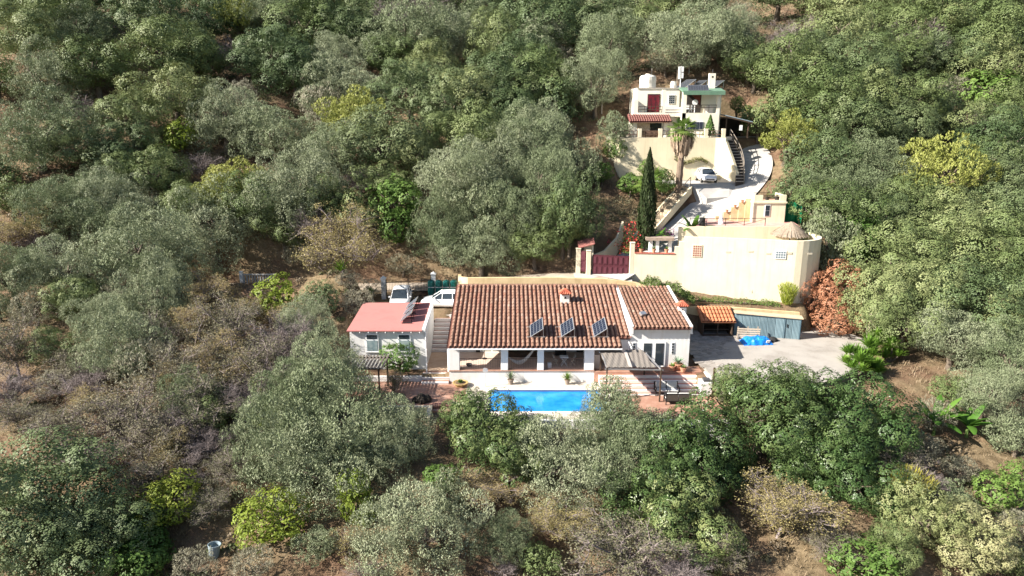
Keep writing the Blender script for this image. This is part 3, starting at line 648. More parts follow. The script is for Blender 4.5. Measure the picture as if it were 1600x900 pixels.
ke = thing('kennel', 'small dark open wooden kennel under a bright orange tiled roof', 'kennel', (17.8,58.7,1.16))
mb = MB(); mb.box(16.5,59.6,1.16,19.1,59.75,2.9); mb.box(16.5,58.2,1.16,16.62,59.6,2.6); mb.box(18.98,58.2,1.16,19.1,59.6,2.6); mb.box(16.5,58.1,1.16,19.1,58.2,1.32); mb.build('wall', WOODD, ke)
for x in (16.55,17.8,19.05): mb = MB(); mb.beam((x,58.12,1.16),(x,58.12,2.52),.09); mb.build('post', WOODD, ke)
mb = MB(); mb.box(16.65,58.5,1.6,18.95,59.58,1.66); mb.build('shelf', WOODD, ke)
zk = lambda y: 2.5+(y-57.9)*.40
mb = MB(); mb.extr_x([(57.9,2.42),(59.9,zk(59.9)-.08),(59.9,zk(59.9)),(57.9,2.5)],16.3,19.3); kr = mb.build('roof', TILEO, ke)
for c in range(10):
    x = 16.45+c*.3
    for r_ in range(4):
        y = 57.88+r_*.5; M = Matrix.Rotation(math.atan(.4),3,'X'); mb = MB(); mb.add([Vector((x,y,zk(y)+.01))+M@Vector(q) for q in tv], tf); mb.build('tile', TILEO, kr)
sh = thing('metal_shed', 'long low blue grey corrugated metal shed at the back of the drive', 'shed', (22,57.9,1.16))
A, B = Vector((19.35,58.55,1.16)), Vector((24.6,57.2,1.16)); dv = (B-A).normalized(); nv = Vector((dv.y,-dv.x,0))
BLUE = mat('weathered_blue_metal', (.105,.16,.19), (.16,.22,.25), .9, .55, .1, 14, c3=(.13,.19,.22), rnd=.15)
npan = 8; Lp = (B-A).length/npan
for i in range(npan):
    mb = MB(); a = A+dv*(i*Lp+.015); k = 6; v = []
    for z in (0, 2.0):
        for j in range(k*2+1): p = a+dv*((Lp-.03)*j/(2*k))+nv*(.025 if j % 2 else 0); v.append((p.x,p.y,1.16+z-(.02*i if z else 0)))
    n_ = k*2+1; mb.add(v, [(j,j+1,n_+j+1,n_+j) for j in range(n_-1)]); mb.build('panel', BLUE, sh)
mb = MB(); q = [A, B, B-nv*.5, A-nv*.4]; q = [(p.x,p.y) for p in q]; mb.prism(q, 1.16, [3.13,2.97,3.0,3.1]); mb.build('body', BLUE, sh)
mb = MB(); mb.prism([(p[0]+o[0],p[1]+o[1]) for p,o in zip(q,((-.1,-.15),(.1,-.15),(.1,.1),(-.1,.1)))], [3.14,2.98,3.06,3.16], [3.22,3.05,3.12,3.24]); mb.build('roof', mat('sandy_roof_felt', (.52,.42,.30), (.42,.33,.23), 1.5), sh)
mb = MB(); p = A+dv*(npan-1.9)*Lp+nv*.04; mb.beam(p,p+Vector((0,0,1.9)),.05); p2 = B+nv*.04-dv*.05; mb.beam(p2,p2+Vector((0,0,1.75)),.08); mb.build('door_frame', mat('dark_blue_paint', (.05,.09,.12)), sh)
mb = MB(); p = A+dv*(npan-1.6)*Lp+nv*.05; mb.obox((p.x,p.y,2.3),(.06,.06,.3)); mb.build('handle', DARKM, sh)
# tarp heap
t = thing('tarpaulin', 'crumpled bright blue tarpaulin heap on the drive in front of the metal shed', 'tarp', (20.6,56.4,1.16))
v = []; nu, nv_ = 26, 14
for j in range(nv_+1):
    for i in range(nu+1):
        u, w_ = i/nu*2-1, j/nv_*2-1; e = max(0, 1-(abs(u)**3+abs(w_)**3))
        z = .62*e**.45*(.75+.25*mnoise.noise((u*2.5,w_*2,3)))+.10*mnoise.noise((u*6,w_*5,1))*(e>0)+.015
        v.append((u*1.28+.08*mnoise.noise((u*3,w_*3,9)), w_*.75+.12*mnoise.noise((u*3,w_*2,5))+.1*u, max(z,.012)))
mb = MB(); mb.add(v, [(j*(nu+1)+i,j*(nu+1)+i+1,(j+1)*(nu+1)+i+1,(j+1)*(nu+1)+i) for j in range(nv_) for i in range(nu)])
mb.build('sheet', mat('blue_tarp', (.005,.16,.56), (.01,.22,.68), 3, .4, .2, 6, spec=.5), t, local=True)
mb = MB(); mb.obox((.75,-.72,.33),(.3,.03,.3),.1,(.5,'X')); mb.build('white_sack', WFRAME, t, local=True)
t = thing('pallet', 'pale wooden pallet standing on edge behind the blue tarpaulin', 'pallet', (20.3,57.35,1.16))
for k in range(5): mb = MB(); mb.obox((20.2,57.3-.03*k,1.3+k*.2),(1.9,.03,.12),-.12,(-.15,'X')); mb.build('slat', mat('pale_pallet_wood', (.52,.42,.31), (.42,.33,.24), 6), t)
mb = MB(); [mb.obox((20.2+dx,57.4,1.72),(.1,.1,1.05),-.12,(-.15,'X')) for dx in (-.85,0,.85)]; mb.build('bearer', WOODG, t)
mb = MB(); mb.lathe((22.2,56.9,1.16),[(.45,0),(.38,.18),(.2,.3),(.02,.34)],9); w = mb.build('dark_sack', RUB, origin=(22.2,56.9,1.16)); tag(w, 'dark sack lying between the blue tarp and shed', 'sack')
# ---------------------------------------------------------------- porch furniture
t = thing('hammock', 'white hammock slung between two porch pillars', 'hammock', (.9,51.6,1.2))
v = []; n = 20
for i in range(n+1):
    u = i/n; x = -.25+2.2*u; zc = 1.62+.95*u-1.15*math.sin(math.pi*u)*(1-.35*u); w_ = .06+.40*math.sin(math.pi*u)**.7
    for k in range(7): s = k/6*2-1; v.append((x, 51.45+s*w_*.8, zc+.30*w_*abs(s)**1.5*1.6))
mb = MB(); mb.add(v, [(i*7+k,(i+1)*7+k,(i+1)*7+k+1,i*7+k+1) for i in range(n) for k in range(6)]); mb.build('cloth', mat('off_white_cloth', (.70,.70,.68)), t, smooth=True)
mb = MB(); mb.tube([(1.93,51.4,2.6),(1.95,51.45,2.57)],.02,5); mb.tube([(-.3,51.35,1.68),(-.25,51.45,1.62)],.02,5); mb.build('rope', WOODG, t)
t = thing('wall_hanging', 'big mottled green fabric hanging at the back of the porch behind the hammock', 'wall hanging', (.9,54.5,FZ))
v = []; nn = 24
for z in (FZ+.05,FZ+1.0,FZ+2.0):
    for i in range(nn+1): v.append((-.6+2.9*i/nn, 54.4+.05*math.sin(i*1.7), z))
mb = MB(); mb.add(v, [(j*(nn+1)+i,j*(nn+1)+i+1,(j+1)*(nn+1)+i+1,(j+1)*(nn+1)+i) for j in range(2) for i in range(nn)]); mb.build('cloth', mat('olive_green_cloth', (.22,.28,.07), (.34,.38,.11), 1.5, .9, c3=(.14,.22,.06)), t, smooth=True)
mb = MB(); mb.obox((.15,53.9,FZ+.75),(.8,.25,.65),.2,(.3,'Y')); o = mb.build('cushion', mat('leafy_green_cloth', (.14,.20,.08), (.30,.32,.16), 7), origin=(.15,53.9,FZ+.4), bevel=.1); tag(o, 'leaf patterned green cushion propped at the left of the green porch hanging', 'cushion')
mb = MB(); mb.box(-.5,53.5,FZ+.01,2.2,54.35,FZ+.42); o = mb.build('porch_bench', WOODD, origin=(.9,53.9,FZ), bevel=.03); tag(o, 'low dark bench below the green hanging at the back of the porch', 'bench')
t = thing('bistro_table', 'small white folding table between two folding chairs on the porch', 'table', (4.05,51.7,FZ+.01))
mb = MB(); mb.obox((4.05,51.7,FZ+.74),(.65,.55,.03)); mb.build('table_top', WFRAME, t)
mb = MB(); [mb.beam((4.05-.25*s,51.7+d,FZ+.01),(4.05+.25*s,51.7+d,FZ+.73),.03) for s in (-1,1) for d in (-.2,.2)]; mb.build('legs', WFRAME, t)
def fold_chair(x, s, label):
    t = thing('folding_chair', label, 'chair', (x,51.7,FZ+.01), 0, 'folding chairs on the porch')
    LW = mat('pale_chair_wood', (.52,.45,.37), (.44,.37,.3), 5)
    for d in (-.2,.2):
        mb = MB(); mb.beam((x+s*.20,51.7+d,FZ+.95),(x-s*.22,51.7+d,FZ+.01),.035); mb.build('back_leg', LW, t)
        mb = MB(); mb.beam((x-s*.18,51.7+d*.9,FZ+.46),(x+s*.2,51.7+d*.9,FZ+.01),.035); mb.build('front_leg', LW, t)
    for k in range(4): mb = MB(); mb.obox((x-.13+.1*k,51.7,FZ+.47),(.07,.42,.02)); mb.build('seat_slat', LW, t)
    for k in range(2): mb = MB(); mb.obox((x+s*(.13+.06*k),51.7,FZ+.76+.13*k),(.02,.4,.07)); mb.build('back_slat', LW, t)
fold_chair(3.35, -1, 'pale folding chair on the left of the small porch table'); fold_chair(4.75, 1, 'pale folding chair on the right of the small porch table')
t = thing('barbecue', 'black barbecue with a pale hood against the porch back wall', 'barbecue', (3.9,54.1,FZ)); mb = MB(); mb.box(3.5,53.9,FZ+.01,4.4,54.4,FZ+.85); mb.build('cabinet', DARKM, t, bevel=.03)
mb = MB(); mb.tube([(3.5,54.15,FZ+.95),(4.4,54.15,FZ+.95)],.26,12); mb.build('hood', DARKM, t); mb = MB(); mb.obox((3.95,53.86,FZ+1.0),(.6,.03,.03)); mb.build('handle', ALU, t)
mb = MB(); mb.box(2.75,51.05,FZ+.01,3.05,51.35,FZ+.42); o = mb.build('heater', WFRAME, origin=(2.9,51.2,FZ), bevel=.02); tag(o, 'small white box heater on the porch floor right of the middle pillar', 'heater')
mb = MB(); mb.lathe((-3.35,51.6,FZ+.01),[(.16,0),(.26,.16),(.24,.17),(.12,.05)],12); o = mb.build('bowl', mat('dark_grey_glaze', (.06,.07,.08)), origin=(-3.35,51.6,FZ)); tag(o, 'dark bowl on the sunny left end of the porch floor', 'bowl')
mb = MB(); mb.beam((-2.2,53.2,FZ+.01),(-2.2,53.2,FZ+.9),.04); mb.lathe((-2.2,53.2,FZ+.01),[(.2,0),(.2,.04)],10); o = mb.build('stand', DARKM, origin=(-2.2,53.2,FZ)); tag(o, 'thin dark stand in the middle of the left porch bay', 'stand')
# ---------------------------------------------------------------- pergola on the right, sofas
pg = thing('pergola', 'dark framed pergola roofed with two brown cane sheets right of the pool', 'pergola', (8.5,48.6,0))
ps_ = [(6.75,50.55,.0),(10.05,50.2,.0),(6.75,46.95,0),(10.55,46.75,0)]
for x, y, z in ps_: mb = MB(); mb.beam((x,y,z),(x,y,2.5),.1); mb.build('post', WOODD, pg)
mb = MB(); mb.beam((6.75,50.55,2.45),(6.75,46.9,2.45),.08); mb.beam((10.05,50.3,2.45),(10.55,46.7,2.45),.08); mb.beam((6.6,50.5,2.42),(10.2,50.25,2.42),.08); mb.beam((6.6,46.95,2.42),(10.7,46.75,2.42),.08); mb.build('beam', ALU, pg)
CANE = mat('brown_cane', (.165,.145,.128), (.215,.192,.172), 5, .95, .3, 40, stretch=(6,1,1))
for x0, x1, xo in ((6.62,8.35,.12),(8.62,9.95,.28)):
    v = []; k = 12
    for j in range(13):
        u = j/12; y = 50.7-3.8*u
        for i in range(k+1): w_ = i/k; v.append((x0+(x1-x0)*w_+xo*u, y+.04*math.sin(i*2.1), 2.56-.10*math.sin(math.pi*u)+.025*math.sin(i*1.9+j)-.3*max(0,.12-u)))
    f = [(j*(k+1)+i,j*(k+1)+i+1,(j+1)*(k+1)+i+1,(j+1)*(k+1)+i) for j in range(12) for i in range(k)]
    n0 = len(v); v2 = v+[(a,b,c-.025) for a,b,c in v]; f2 = f+[tuple(n0+q for q in reversed(g)) for g in f]
    mb = MB(); mb.add(v2, f2); mb.build('cane_sheet', CANE, pg)
mb = MB(); mb.obox((8.5,48.7,2.53),(.22,3.4,.05),-.04); mb.build('centre_board', mat('grey_board', (.42,.38,.35)), pg)
def sofa(x, y, s, label):
    t = thing('garden_sofa', label, 'sofa', (x,y,0), 0, 'garden sofas on the terracotta terrace')
    mb = MB()
    for a in (-.85,.85):
        for b in (-.36,.36): mb.beam((x+a,y+b,0),(x+a,y+b,.62 if b*s < 0 else .85),.06)
        mb.beam((x+a,y-.38,.6),(x+a,y+.38,.6),.06)
    mb.box(x-.85,y-.36,.22,x+.85,y+.36,.28); mb.beam((x-.85,y+s*.36,.82),(x+.85,y+s*.36,.82),.06); mb.build('frame', DARKM, t)
    mb = MB()
    for k in range(2): mb.box(x-.84+k*.85,y+s*.37-.015,.32,x-.02+k*.85,y+s*.37+.015,.78)
    mb.build('back_panel', mat('dark_rattan', (.05,.045,.04), (.08,.07,.06), 20), t)
    for k in range(2):
        mb = MB(); mb.obox((x-.41+.82*k,y-s*.05,.36),(.78,.66,.16)); mb.build('seat_cushion', mat('pale_grey_fabric', (.55,.55,.53), (.48,.48,.47), 6), t, bevel=.05)
        mb = MB(); mb.obox((x-.41+.82*k,y+s*.24,.66),(.76,.16,.46),0,(-s*.2,'X')); mb.build('back_cushion', MATS['pale_grey_fabric'], t, bevel=.05)
sofa(11.35, 48.15, 1, 'garden sofa with pale grey cushions facing the camera beside the pergola'); sofa(11.75, 46.55, -1, 'garden sofa turned away from the camera showing its dark slatted back')
t = thing('garden_chair', 'grey garden chair under the edge of the cane pergola', 'chair', (7.6,46.6,0)); mb = MB()
for a in (-.22,.22):
    for b in (-.22,.22): mb.beam((7.6+a,46.6+b,0),(7.6+a,46.6+b,.45 if b > 0 else .9),.04)
mb.box(7.36,46.38,.43,7.84,46.84,.47); mb.box(7.36,46.36,.5,7.84,46.39,.92); mb.build('chair_frame', ALU, t)
t = thing('coffee_table', 'low dark coffee table between the two garden sofas', 'table', (11.5,47.35,0)); mb = MB(); mb.box(11.05,47.1,.36,11.95,47.6,.4); mb.build('table_top', DARKM, t)
mb = MB(); [mb.beam((x,y,0),(x,y,.36),.05) for x in (11.1,11.9) for y in (47.15,47.55)]; mb.build('legs', DARKM, t)
# right edge: white pillar, dark post, round topped board
mb = MB(); mb.box(13.75,47.8,-.1,14.6,48.7,1.0); mb.box(14.6,48.0,-.1,14.74,50.3,.95); w = mb.build('terrace_wall', WHITE, origin=(14.2,48.2,0), bevel=.02); tag(w, 'white end wall block at the right edge of the striped steps', 'wall')
mb = MB(); mb.box(14.0,48.0,1.001,14.5,48.5,1.18); w = mb.build('planter_box', mat('dark_planter', (.06,.06,.065)), origin=(14.25,48.2,1)); tag(w, 'dark planter box on top of the white end wall block', 'planter')
mb = MB(); mb.beam((14.55,47.5,0),(14.55,47.5,2.3),.14); w = mb.build('wooden_post', WOODD, origin=(14.55,47.5,0)); tag(w, 'dark wooden post beside the white end wall block', 'post')
mb = MB(); mb.extr_y([(14.72,.0),(15.32,.0),(15.32,1.5)]+[(15.02+.3*math.cos(a),1.5+.5*math.sin(a)) for a in (.4,.9,1.57,2.2,2.7)]+[(14.72,1.5)], 46.9, 46.97); w = mb.build('board', WOODG, origin=(15,46.9,.9)); tag(w, 'grey round topped board standing right of the dark wooden post', 'board')
# pots
POT = mat('terracotta_pot', (.42,.19,.11), (.50,.25,.16), 5, .85, rnd=.1)
def pot(x, y, z, r, h, name, label, leafkind=None, m=POT):
    t = thing(name, label, 'plant pot', (x,y,z)); mb = MB(); mb.lathe((0,0,0),[(r*.65,0),(r*.95,h*.85),(r*1.08,h*.86),(r*1.08,h),(r*.9,h),(r*.85,h*.9)],14); mb.build('pot', m, t, local=True)
    mb = MB(); mb.lathe((0,0,h*.86),[(r*.86,0),(r*.6,.03)],12); mb.build('soil', SOIL, t, local=True)
    if leafkind: leafkind(t, h)
    return t
def blades(t, z0, n, L, w, droop, m, up=.7, seed=1, name='leaves', seg=4):
    r = random.Random(seed); mb = MB()
    for i in range(n):
        a = i*2.399+r.uniform(-.3,.3); e = up*(.35+.65*(i/n))+r.uniform(-.1,.1); l = L*r.uniform(.75,1.1); p = Vector((0,0,z0)); d = Vector((math.cos(a)*math.cos(e),math.sin(a)*math.cos(e),math.sin(e)))
        sdir = Vector((-math.sin(a),math.cos(a),0)); v = []
        for k in range(seg+1):
            u = k/seg; ww = w*(.55+.9*u if u < .5 else 2*(1-u)*1.0)*.5
            v += [p+sdir*ww+Vector((0,0,.15*ww)), p-sdir*ww+Vector((0,0,.15*ww))]; p = p+d*(l/seg); d = (d+Vector((0,0,-droop/seg))).normalized()
        mb.add(v, [(2*k,2*k+1,2*k+3,2*k+2) for k in range(seg)])
    return mb.build(name, m, t, local=True)
AGAVE = leafmat('agave_leaf', [(.16,.24,.16),(.24,.33,.24)], .1, attr=False)
YUC = leafmat('yucca_leaf', [(.08,.17,.02),(.16,.28,.04),(.24,.36,.06)], .3)
PALM = leafmat('palm_leaf', [(.10,.17,.03),(.18,.25,.06)], .3)
pot(12.75,50.85,FZ-.01,.34,.5,'potted_agave','terracotta pot holding a spiky pale agave at the corner of the french door wall', lambda t,h: blades(t,h,26,.75,.10,.25,AGAVE,1.2,4))
pot(12.25,50.65,FZ-.01,.26,.4,'potted_plant','round terracotta pot left of the spiky agave pot', lambda t,h: blades(t,h,18,.35,.07,.7,YUC,1.0,5))
pot(13.05,50.42,FZ-.01,.24,.34,'potted_plant','small terracotta pot with dark leaves in front of the agave pot', lambda t,h: blades(t,h,20,.38,.07,.6,PALM,1.0,6))
GPOT = mat('grey_pot', (.22,.18,.15), (.28,.23,.2), 5)
pot(-.1,50.05,0,.24,.4,'potted_plant','grey pot with a tall wispy plant against the porch wall, left one by the pool', lambda t,h: blades(t,h,60,.75,.05,.5,leafmat('grey_leaf',[(.13,.17,.09),(.25,.29,.17)],.2),1.45,7), GPOT)
pot(4.2,50.05,0,.22,.36,'potted_palm','grey pot with a small spreading palm against the porch wall by the pool', lambda t,h: blades(t,h,44,.72,.07,.8,PALM,1.4,8), GPOT)
pot(-3.9,49.7,0,.55,.3,'planter_bowl','wide shallow terracotta bowl of green succulents at the porch corner', lambda t,h: blades(t,h-.03,90,.3,.09,.6,leafmat('succulent',[(.10,.17,.04),(.20,.22,.06)],.1),1.3,9), mat('ochre_bowl', (.42,.30,.12), (.35,.24,.10), 4))
t = thing('pool_shower', 'thin metal pool shower with a round head on the pale deck', 'shower', (-2.0,49.55,0)); mb = MB(); mb.tube([(-2.0,49.55,0),(-2.0,49.55,1.2)],.025,6); mb.build('pole', ALU, t); mb = MB(); mb.tube([(-2.0,49.5,1.32),(-2.0,49.56,1.32)],.2,14); mb.build('round_head', ALU, t)
# left terrace: pergola, pots, gate
pl_ = thing('wooden_pergola', 'dark slatted wooden pergola in front of the annex', 'pergola', (-10.3,48.8,0))
for x, y in ((-9.55,47.3),(-9.35,49.6),(-12.3,47.3),(-12.3,49.6)): mb = MB(); mb.beam((x,y,0),(x,y,2.25),.1); mb.build('post', WOODD, pl_)
mb = MB(); mb.beam((-12.6,47.3,2.3),(-9.3,47.3,2.3),.1); mb.beam((-12.6,49.6,2.3),(-9.1,49.6,2.3),.1); mb.build('beam', WOODD, pl_)
for i in range(13): mb = MB(); mb.obox((-12.4+i*.26,48.45,2.39),(.14,2.9,.05),0,(.02*((i*7)%3-1),'Y')); mb.build('slat', mat('grey_brown_slat', (.16,.135,.115), (.10,.085,.075), 5), pl_)
pot(-8.0,46.75,0,.36,.5,'black_pot','squat black pot standing on the edge of the left terrace', None, DARKM)
t = thing('tree_stump', 'dark knobbly tree stump lying on the left terrace', 'stump', (-6.5,46.75,0)); v = []
mb = MB()
for k, (dx, dy, r_) in enumerate(((0,0,.42),(.4,.1,.34),(-.38,-.05,.28),(.1,-.2,.3))):
    mb.lathe((dx,dy,0),[(r_,0),(r_*1.1,r_*.5),(r_*.8,r_*1.1),(r_*.3,r_*1.5)],7)
mb.build('stump', mat('black_wood', (.02,.016,.014), (.05,.04,.03), 6, .9, .6, 12), t, local=True)
t = thing('low_gate', 'low purple iron gate at the top of the garden steps', 'gate', (-5,45.9,0)); mb = MB()
for i in range(9): mb.beam((-5.55+i*.16,45.93,-.7),(-5.55+i*.16,45.93,.28),.025)
for z in (-.65,.22): mb.beam((-5.6,45.93,z),(-4.25,45.93,z),.04)
mb.build('gate_bars', mat('purple_iron', (.12,.05,.07)), t)
# foreground barrel, hose, branch, far-left bridge rail
bx, by = -16.3, 33.6; bz = tz(bx,by)
t = thing('barrel', 'open pale blue grey barrel on the slope at lower left', 'barrel', (bx,by,bz)); mb = MB(); mb.lathe((0,0,0),[(.24,0),(.33,.75),(.35,.76),(.35,.8),(.32,.8),(.24,.06)],18); o = mb.build('tub', mat('blue_grey_plastic', (.20,.26,.30), (.26,.32,.36), 4, .5), t, local=True, smooth=False); t.rotation_euler = (-.1,.08,0)
# ---------------------------------------------------------------- compound wall
wl_ = thing('compound_wall', 'big blank cream wall with rounded right end holding up the upper terrace', 'wall', (20,62.5,3.4))
cl = [(11.35,64.0),(15.0,63.6)]+[(25.6+2.7*math.sin(a), 64.3-2.7*math.cos(a)) for a in (-.1,.1,.3,.5,.7,.9,1.1,1.3,1.5)]+[(28.3,66.0)]
mb = MB(); mb.wall(cl[:2], .3, [3.5,3.0], [7.3,7.28])
mb.wall([(14.99,63.6),(15.35,63.56)], .304, 3.0, 8.0); mb.wall([(15.34,63.56),(15.75,63.5)], .304, 3.0, 8.5)
mb.wall([(15.74,63.5)]+[(15.74+(25-15.74)*i/6, 63.5-(63.5-61.65)*i/6) for i in range(1,6)]+cl[2:], .3, [2.6]*6+[2.6,2.7,2.8,3,3.2,3.4,3.6,3.8,4.0,4.2], [8.93,8.95,8.95,8.95,8.93,8.92]+[8.9]*10)
mb.build('wall', CREAM2, wl_, smooth=False)
mb = MB(); mb.wall(cl[:2], .42, 7.302, 7.38); mb.build('red_ledge', mat('red_glazed_tile', (.40,.11,.08), (.48,.16,.12), 4, .5), wl_)
def on_wall(x): 
    if x < 15.74: return 64-(x-11.35)*.1096
    return 63.5-(x-15.74)*.1998
def wall_win(x, z, w, h, nx_, nz, m_, mf):
    y = on_wall(x)-.15; a = -math.atan(.2); f = MB(); f.obox((x,y-.02,z),(w+.1,.08,h+.1),a); wo = f.build('window', mf, wl_)
    for i in range(nx_):
        for j in range(nz):
            q = MB(); dx = w*((i+.5)/nx_-.5); q.obox((x+dx*math.cos(a),y-.065+dx*math.sin(a),z+h*((j+.5)/nz-.5)),(w/nx_-.05,.02,h/nz-.05),a); q.build('pane', m_, wo)
wall_win(16.9,7.68,.78,1.05,4,5, mat('red_glass_brick', (.26,.11,.085), (.33,.16,.125), 5, .4), CREAM2)
wall_win(24.0,7.62,.85,.66,4,3, GLASSB, WFRAME)
for x in (19.6,21.5,23.0,24.75,26.5):
    mb = MB(); y = (on_wall(x) if x < 25.5 else 61.56)-.15; mb.obox((x,y-.012,7.75+R.uniform(-.08,.08)),(.42,.03,.16),-.2 if x < 25.5 else 0)
    mb.build('air_brick', mat('grey_vent', (.42,.38,.30), (.5,.45,.36), 20), wl_)
mb = MB(); mb.wall([(16.0,66.9),(19,66.6),(23.5,66.45),(27.3,66.5)], .25, [6.8,6.8,6.8,6.8], [9.25,9.38,9.4,9.4]); w = mb.build('terrace_wall', CREAM, origin=(22,66.5,6.9)); tag(w, 'lower cream wall of the red paved terrace behind the big compound wall', 'wall')
mb = MB(); mb.prism([(17.6,66.75),(27.6,66.64),(28.2,71.4),(19.5,71.4)], 9.0, 9.34); structure(mb.build('red_terrace', mat('red_pink_paving', (.50,.26,.23), (.58,.36,.32), 1.2, .8)))
mb = MB(); mb.prism([(11.6,64.2),(15,63.8),(25,61.9),(27.9,62.6),(28.0,66.3),(16,66.6),(13,66.6)], 6.7, 7.08); structure(mb.build('lower_terrace', STONEP))
# ---------------------------------------------------------------- maroon gates
MAR = mat('maroon_paint', (.055,.012,.019), (.075,.018,.027), 2, .5)
g = thing('driveway_gate', 'wide maroon panelled driveway gate in the cream wall', 'gate', (9.2,64.6,5))
A = Vector((7.6,64.95,4.98)); B = Vector((10.95,64.15,4.98)); dv = (B-A).normalized(); nv = Vector((dv.y,-dv.x,0)); L_ = (B-A).length; ang = math.atan2(dv.y,dv.x)
mb = MB(); c = (A+B)/2; mb.obox((c.x,c.y,c.z+1.0),(L_,.06,1.95),ang); mb.build('gate_leaf', MAR, g)
for i in range(7):
    for j in range(2):
        p = A+dv*(L_*(i+.5)/7)+nv*.045; mb = MB(); mb.obox((p.x,p.y,5.5+j*.95),(L_/7-.14,.035,.74),ang); mb.build('panel', MAR, g, bevel=.02)
        p = p+nv*.02; mb = MB(); mb.obox((p.x,p.y,5.5+j*.95),(L_/7-.28,.03,.58),ang); mb.build('panel', mat('light_maroon_paint', (.085,.021,.032)), g, bevel=.02)
for x, y, z0, z1, l in ((6.3,65.5,5.0,7.4,'slim cream pillar left of the narrow maroon gate'),(7.22,65.0,4.6,7.3,'cream pillar between the narrow gate and the wide maroon gate'),(11.14,64.05,4.2,8.25,'tall cream pillar right of the wide maroon gate')):
    mb = MB(); mb.box(x-.2,y-.2,z0,x+.2,y+.2,z1); mb.box(x-.23,y-.23,z1+.001,x+.23,y+.23,z1+.06); o = mb.build('gate_pillar', CREAM2, origin=(x,y,z0)); tag(o, l, 'pillar', 'cream gate pillars')
g = thing('garden_gate', 'narrow maroon garden gate between two cream pillars', 'gate', (6.75,65.25,5.2)); mb = MB(); mb.obox((6.75,65.25,6.25),(.66,.05,2.0),-.5); mb.build('gate_leaf', MAR, g)
for j in range(2): mb = MB(); mb.obox((6.735,65.21,5.8+j*.95),(.45,.04,.75),-.5); mb.build('panel', MATS['light_maroon_paint'], g, bevel=.02)
t = thing('gate_canopy', 'small maroon tiled canopy with cream gable beside the garden gate', 'canopy', (7.6,66.3,6)); mb = MB(); mb.prism([(6.9,66.1),(7.75,65.9),(7.75,66.1),(6.9,66.3)],[6.0]*4,[7.6,7.9,7.9,7.6]); mb.box(7.6,65.75,5.2,7.75,66.4,7.7); mb.build('wall', CREAM2, t)
mb = MB(); mb.add([(6.3,65.5,7.5),(7.85,65.5,7.9),(7.85,66.9,8.25),(6.3,66.9,7.85),(6.3,65.5,7.42),(7.85,65.5,7.82),(7.85,66.9,8.17),(6.3,66.9,7.77)],[(0,1,2,3),(7,6,5,4),(0,4,5,1),(1,5,6,2),(2,6,7,3),(3,7,4,0)]); mb.build('roof', mat('maroon_tile', (.25,.09,.08), (.32,.14,.12), 3), t)
mb = MB(); mb.prism([(5.9,63.0),(11.0,62.5),(11.2,63.9),(7.6,64.9),(5.9,65.6)],4.7,[5.0,4.95,4.96,5.02,5.06]); structure(mb.build('gate_apron', DRIVE))
# curved side walls of the garden stair behind the gate
mb = MB(); mb.wall([(7.7,66.3),(9.0,67.2),(10.4,68.8),(11.2,70.6)], .2, [4.6,5.2,6.2,7.2], [6.6,6.9,7.9,9.2]); w = mb.build('stair_wall', CREAM, origin=(9,67,5)); tag(w, 'curved cream side wall rising behind the maroon gate', 'wall')
sr = thing('garden_stair', 'long garden stair with cream kerbs climbing left of the white drive', 'stairs', (13.5,72,8))
S0, S1 = Vector((12.9,70.0,7.6)), Vector((19.0,77.6,11.9)); n = 16; sdv = (S1-S0); pn = Vector((-sdv.y,sdv.x,0)).normalized()
for i in range(n):
    a = S0+sdv*(i/n); b = S0+sdv*((i+1)/n); mb = MB(); q = [(a+pn*.6),(a-pn*.6),(b-pn*.6),(b+pn*.6)]; mb.prism([(p.x,p.y) for p in q], a.z-.4, b.z-.05); mb.build('step', mat('dusty_stone_step', (.42,.34,.25), (.34,.27,.19), 2), sr)
for s in (-1,1):
    mb = MB(); mb.wall([tuple((S0+sdv*u+pn*s*.72).xy) for u in (0,.33,.66,1)], .2, [S0.z+sdv.z*u-.7 for u in (0,.33,.66,1)], [S0.z+sdv.z*u+.12 for u in (0,.33,.66,1)]); mb.build('side_wall', CREAM, sr)
mb = MB(); [mb.beam(S0+sdv*u-pn*.6, S0+sdv*u-pn*.6+Vector((0,0,1.1)),.05) for u in (.0,.35,.7,1.)]; mb.beam(S0-pn*.6+Vector((0,0,1.1)),S1-pn*.6+Vector((0,0,1.1)),.05); mb.build('handrail', WOODD, sr)
# pots on the ledge and stone bench behind
for i, (x, l) in enumerate(((11.95,'leftmost of three terracotta pots on the red ledge of the cream wall'),(13.1,'middle one of three terracotta pots on the red ledge of the cream wall'),(14.25,'rightmost of three terracotta pots on the red ledge of the cream wall'))):
    pot(x,on_wall(x),7.385,.2,.34,'potted_plant',l,lambda t,h: blades(t,h,20,.34,.06,.6,PALM,1.1,20+i))
t = thing('stone_table', 'pale stone table with rugged slab top on the lower terrace behind the pots', 'table', (13.9,65.6,7.08)); mb = MB(); mb.prism([(12.6,65.2),(15.2,65.0),(15.4,65.9),(14,66.3),(12.7,66.1)],8.25,8.5); mb.build('slab', mat('rugged_brown_stone', (.25,.19,.15), (.34,.27,.22), 3, .9, .5, 8), t)
for x in (13.0,13.6,14.8): mb = MB(); mb.box(x,65.4,7.08,x+.3,65.9,8.25); mb.build('leg', WHITE, t)
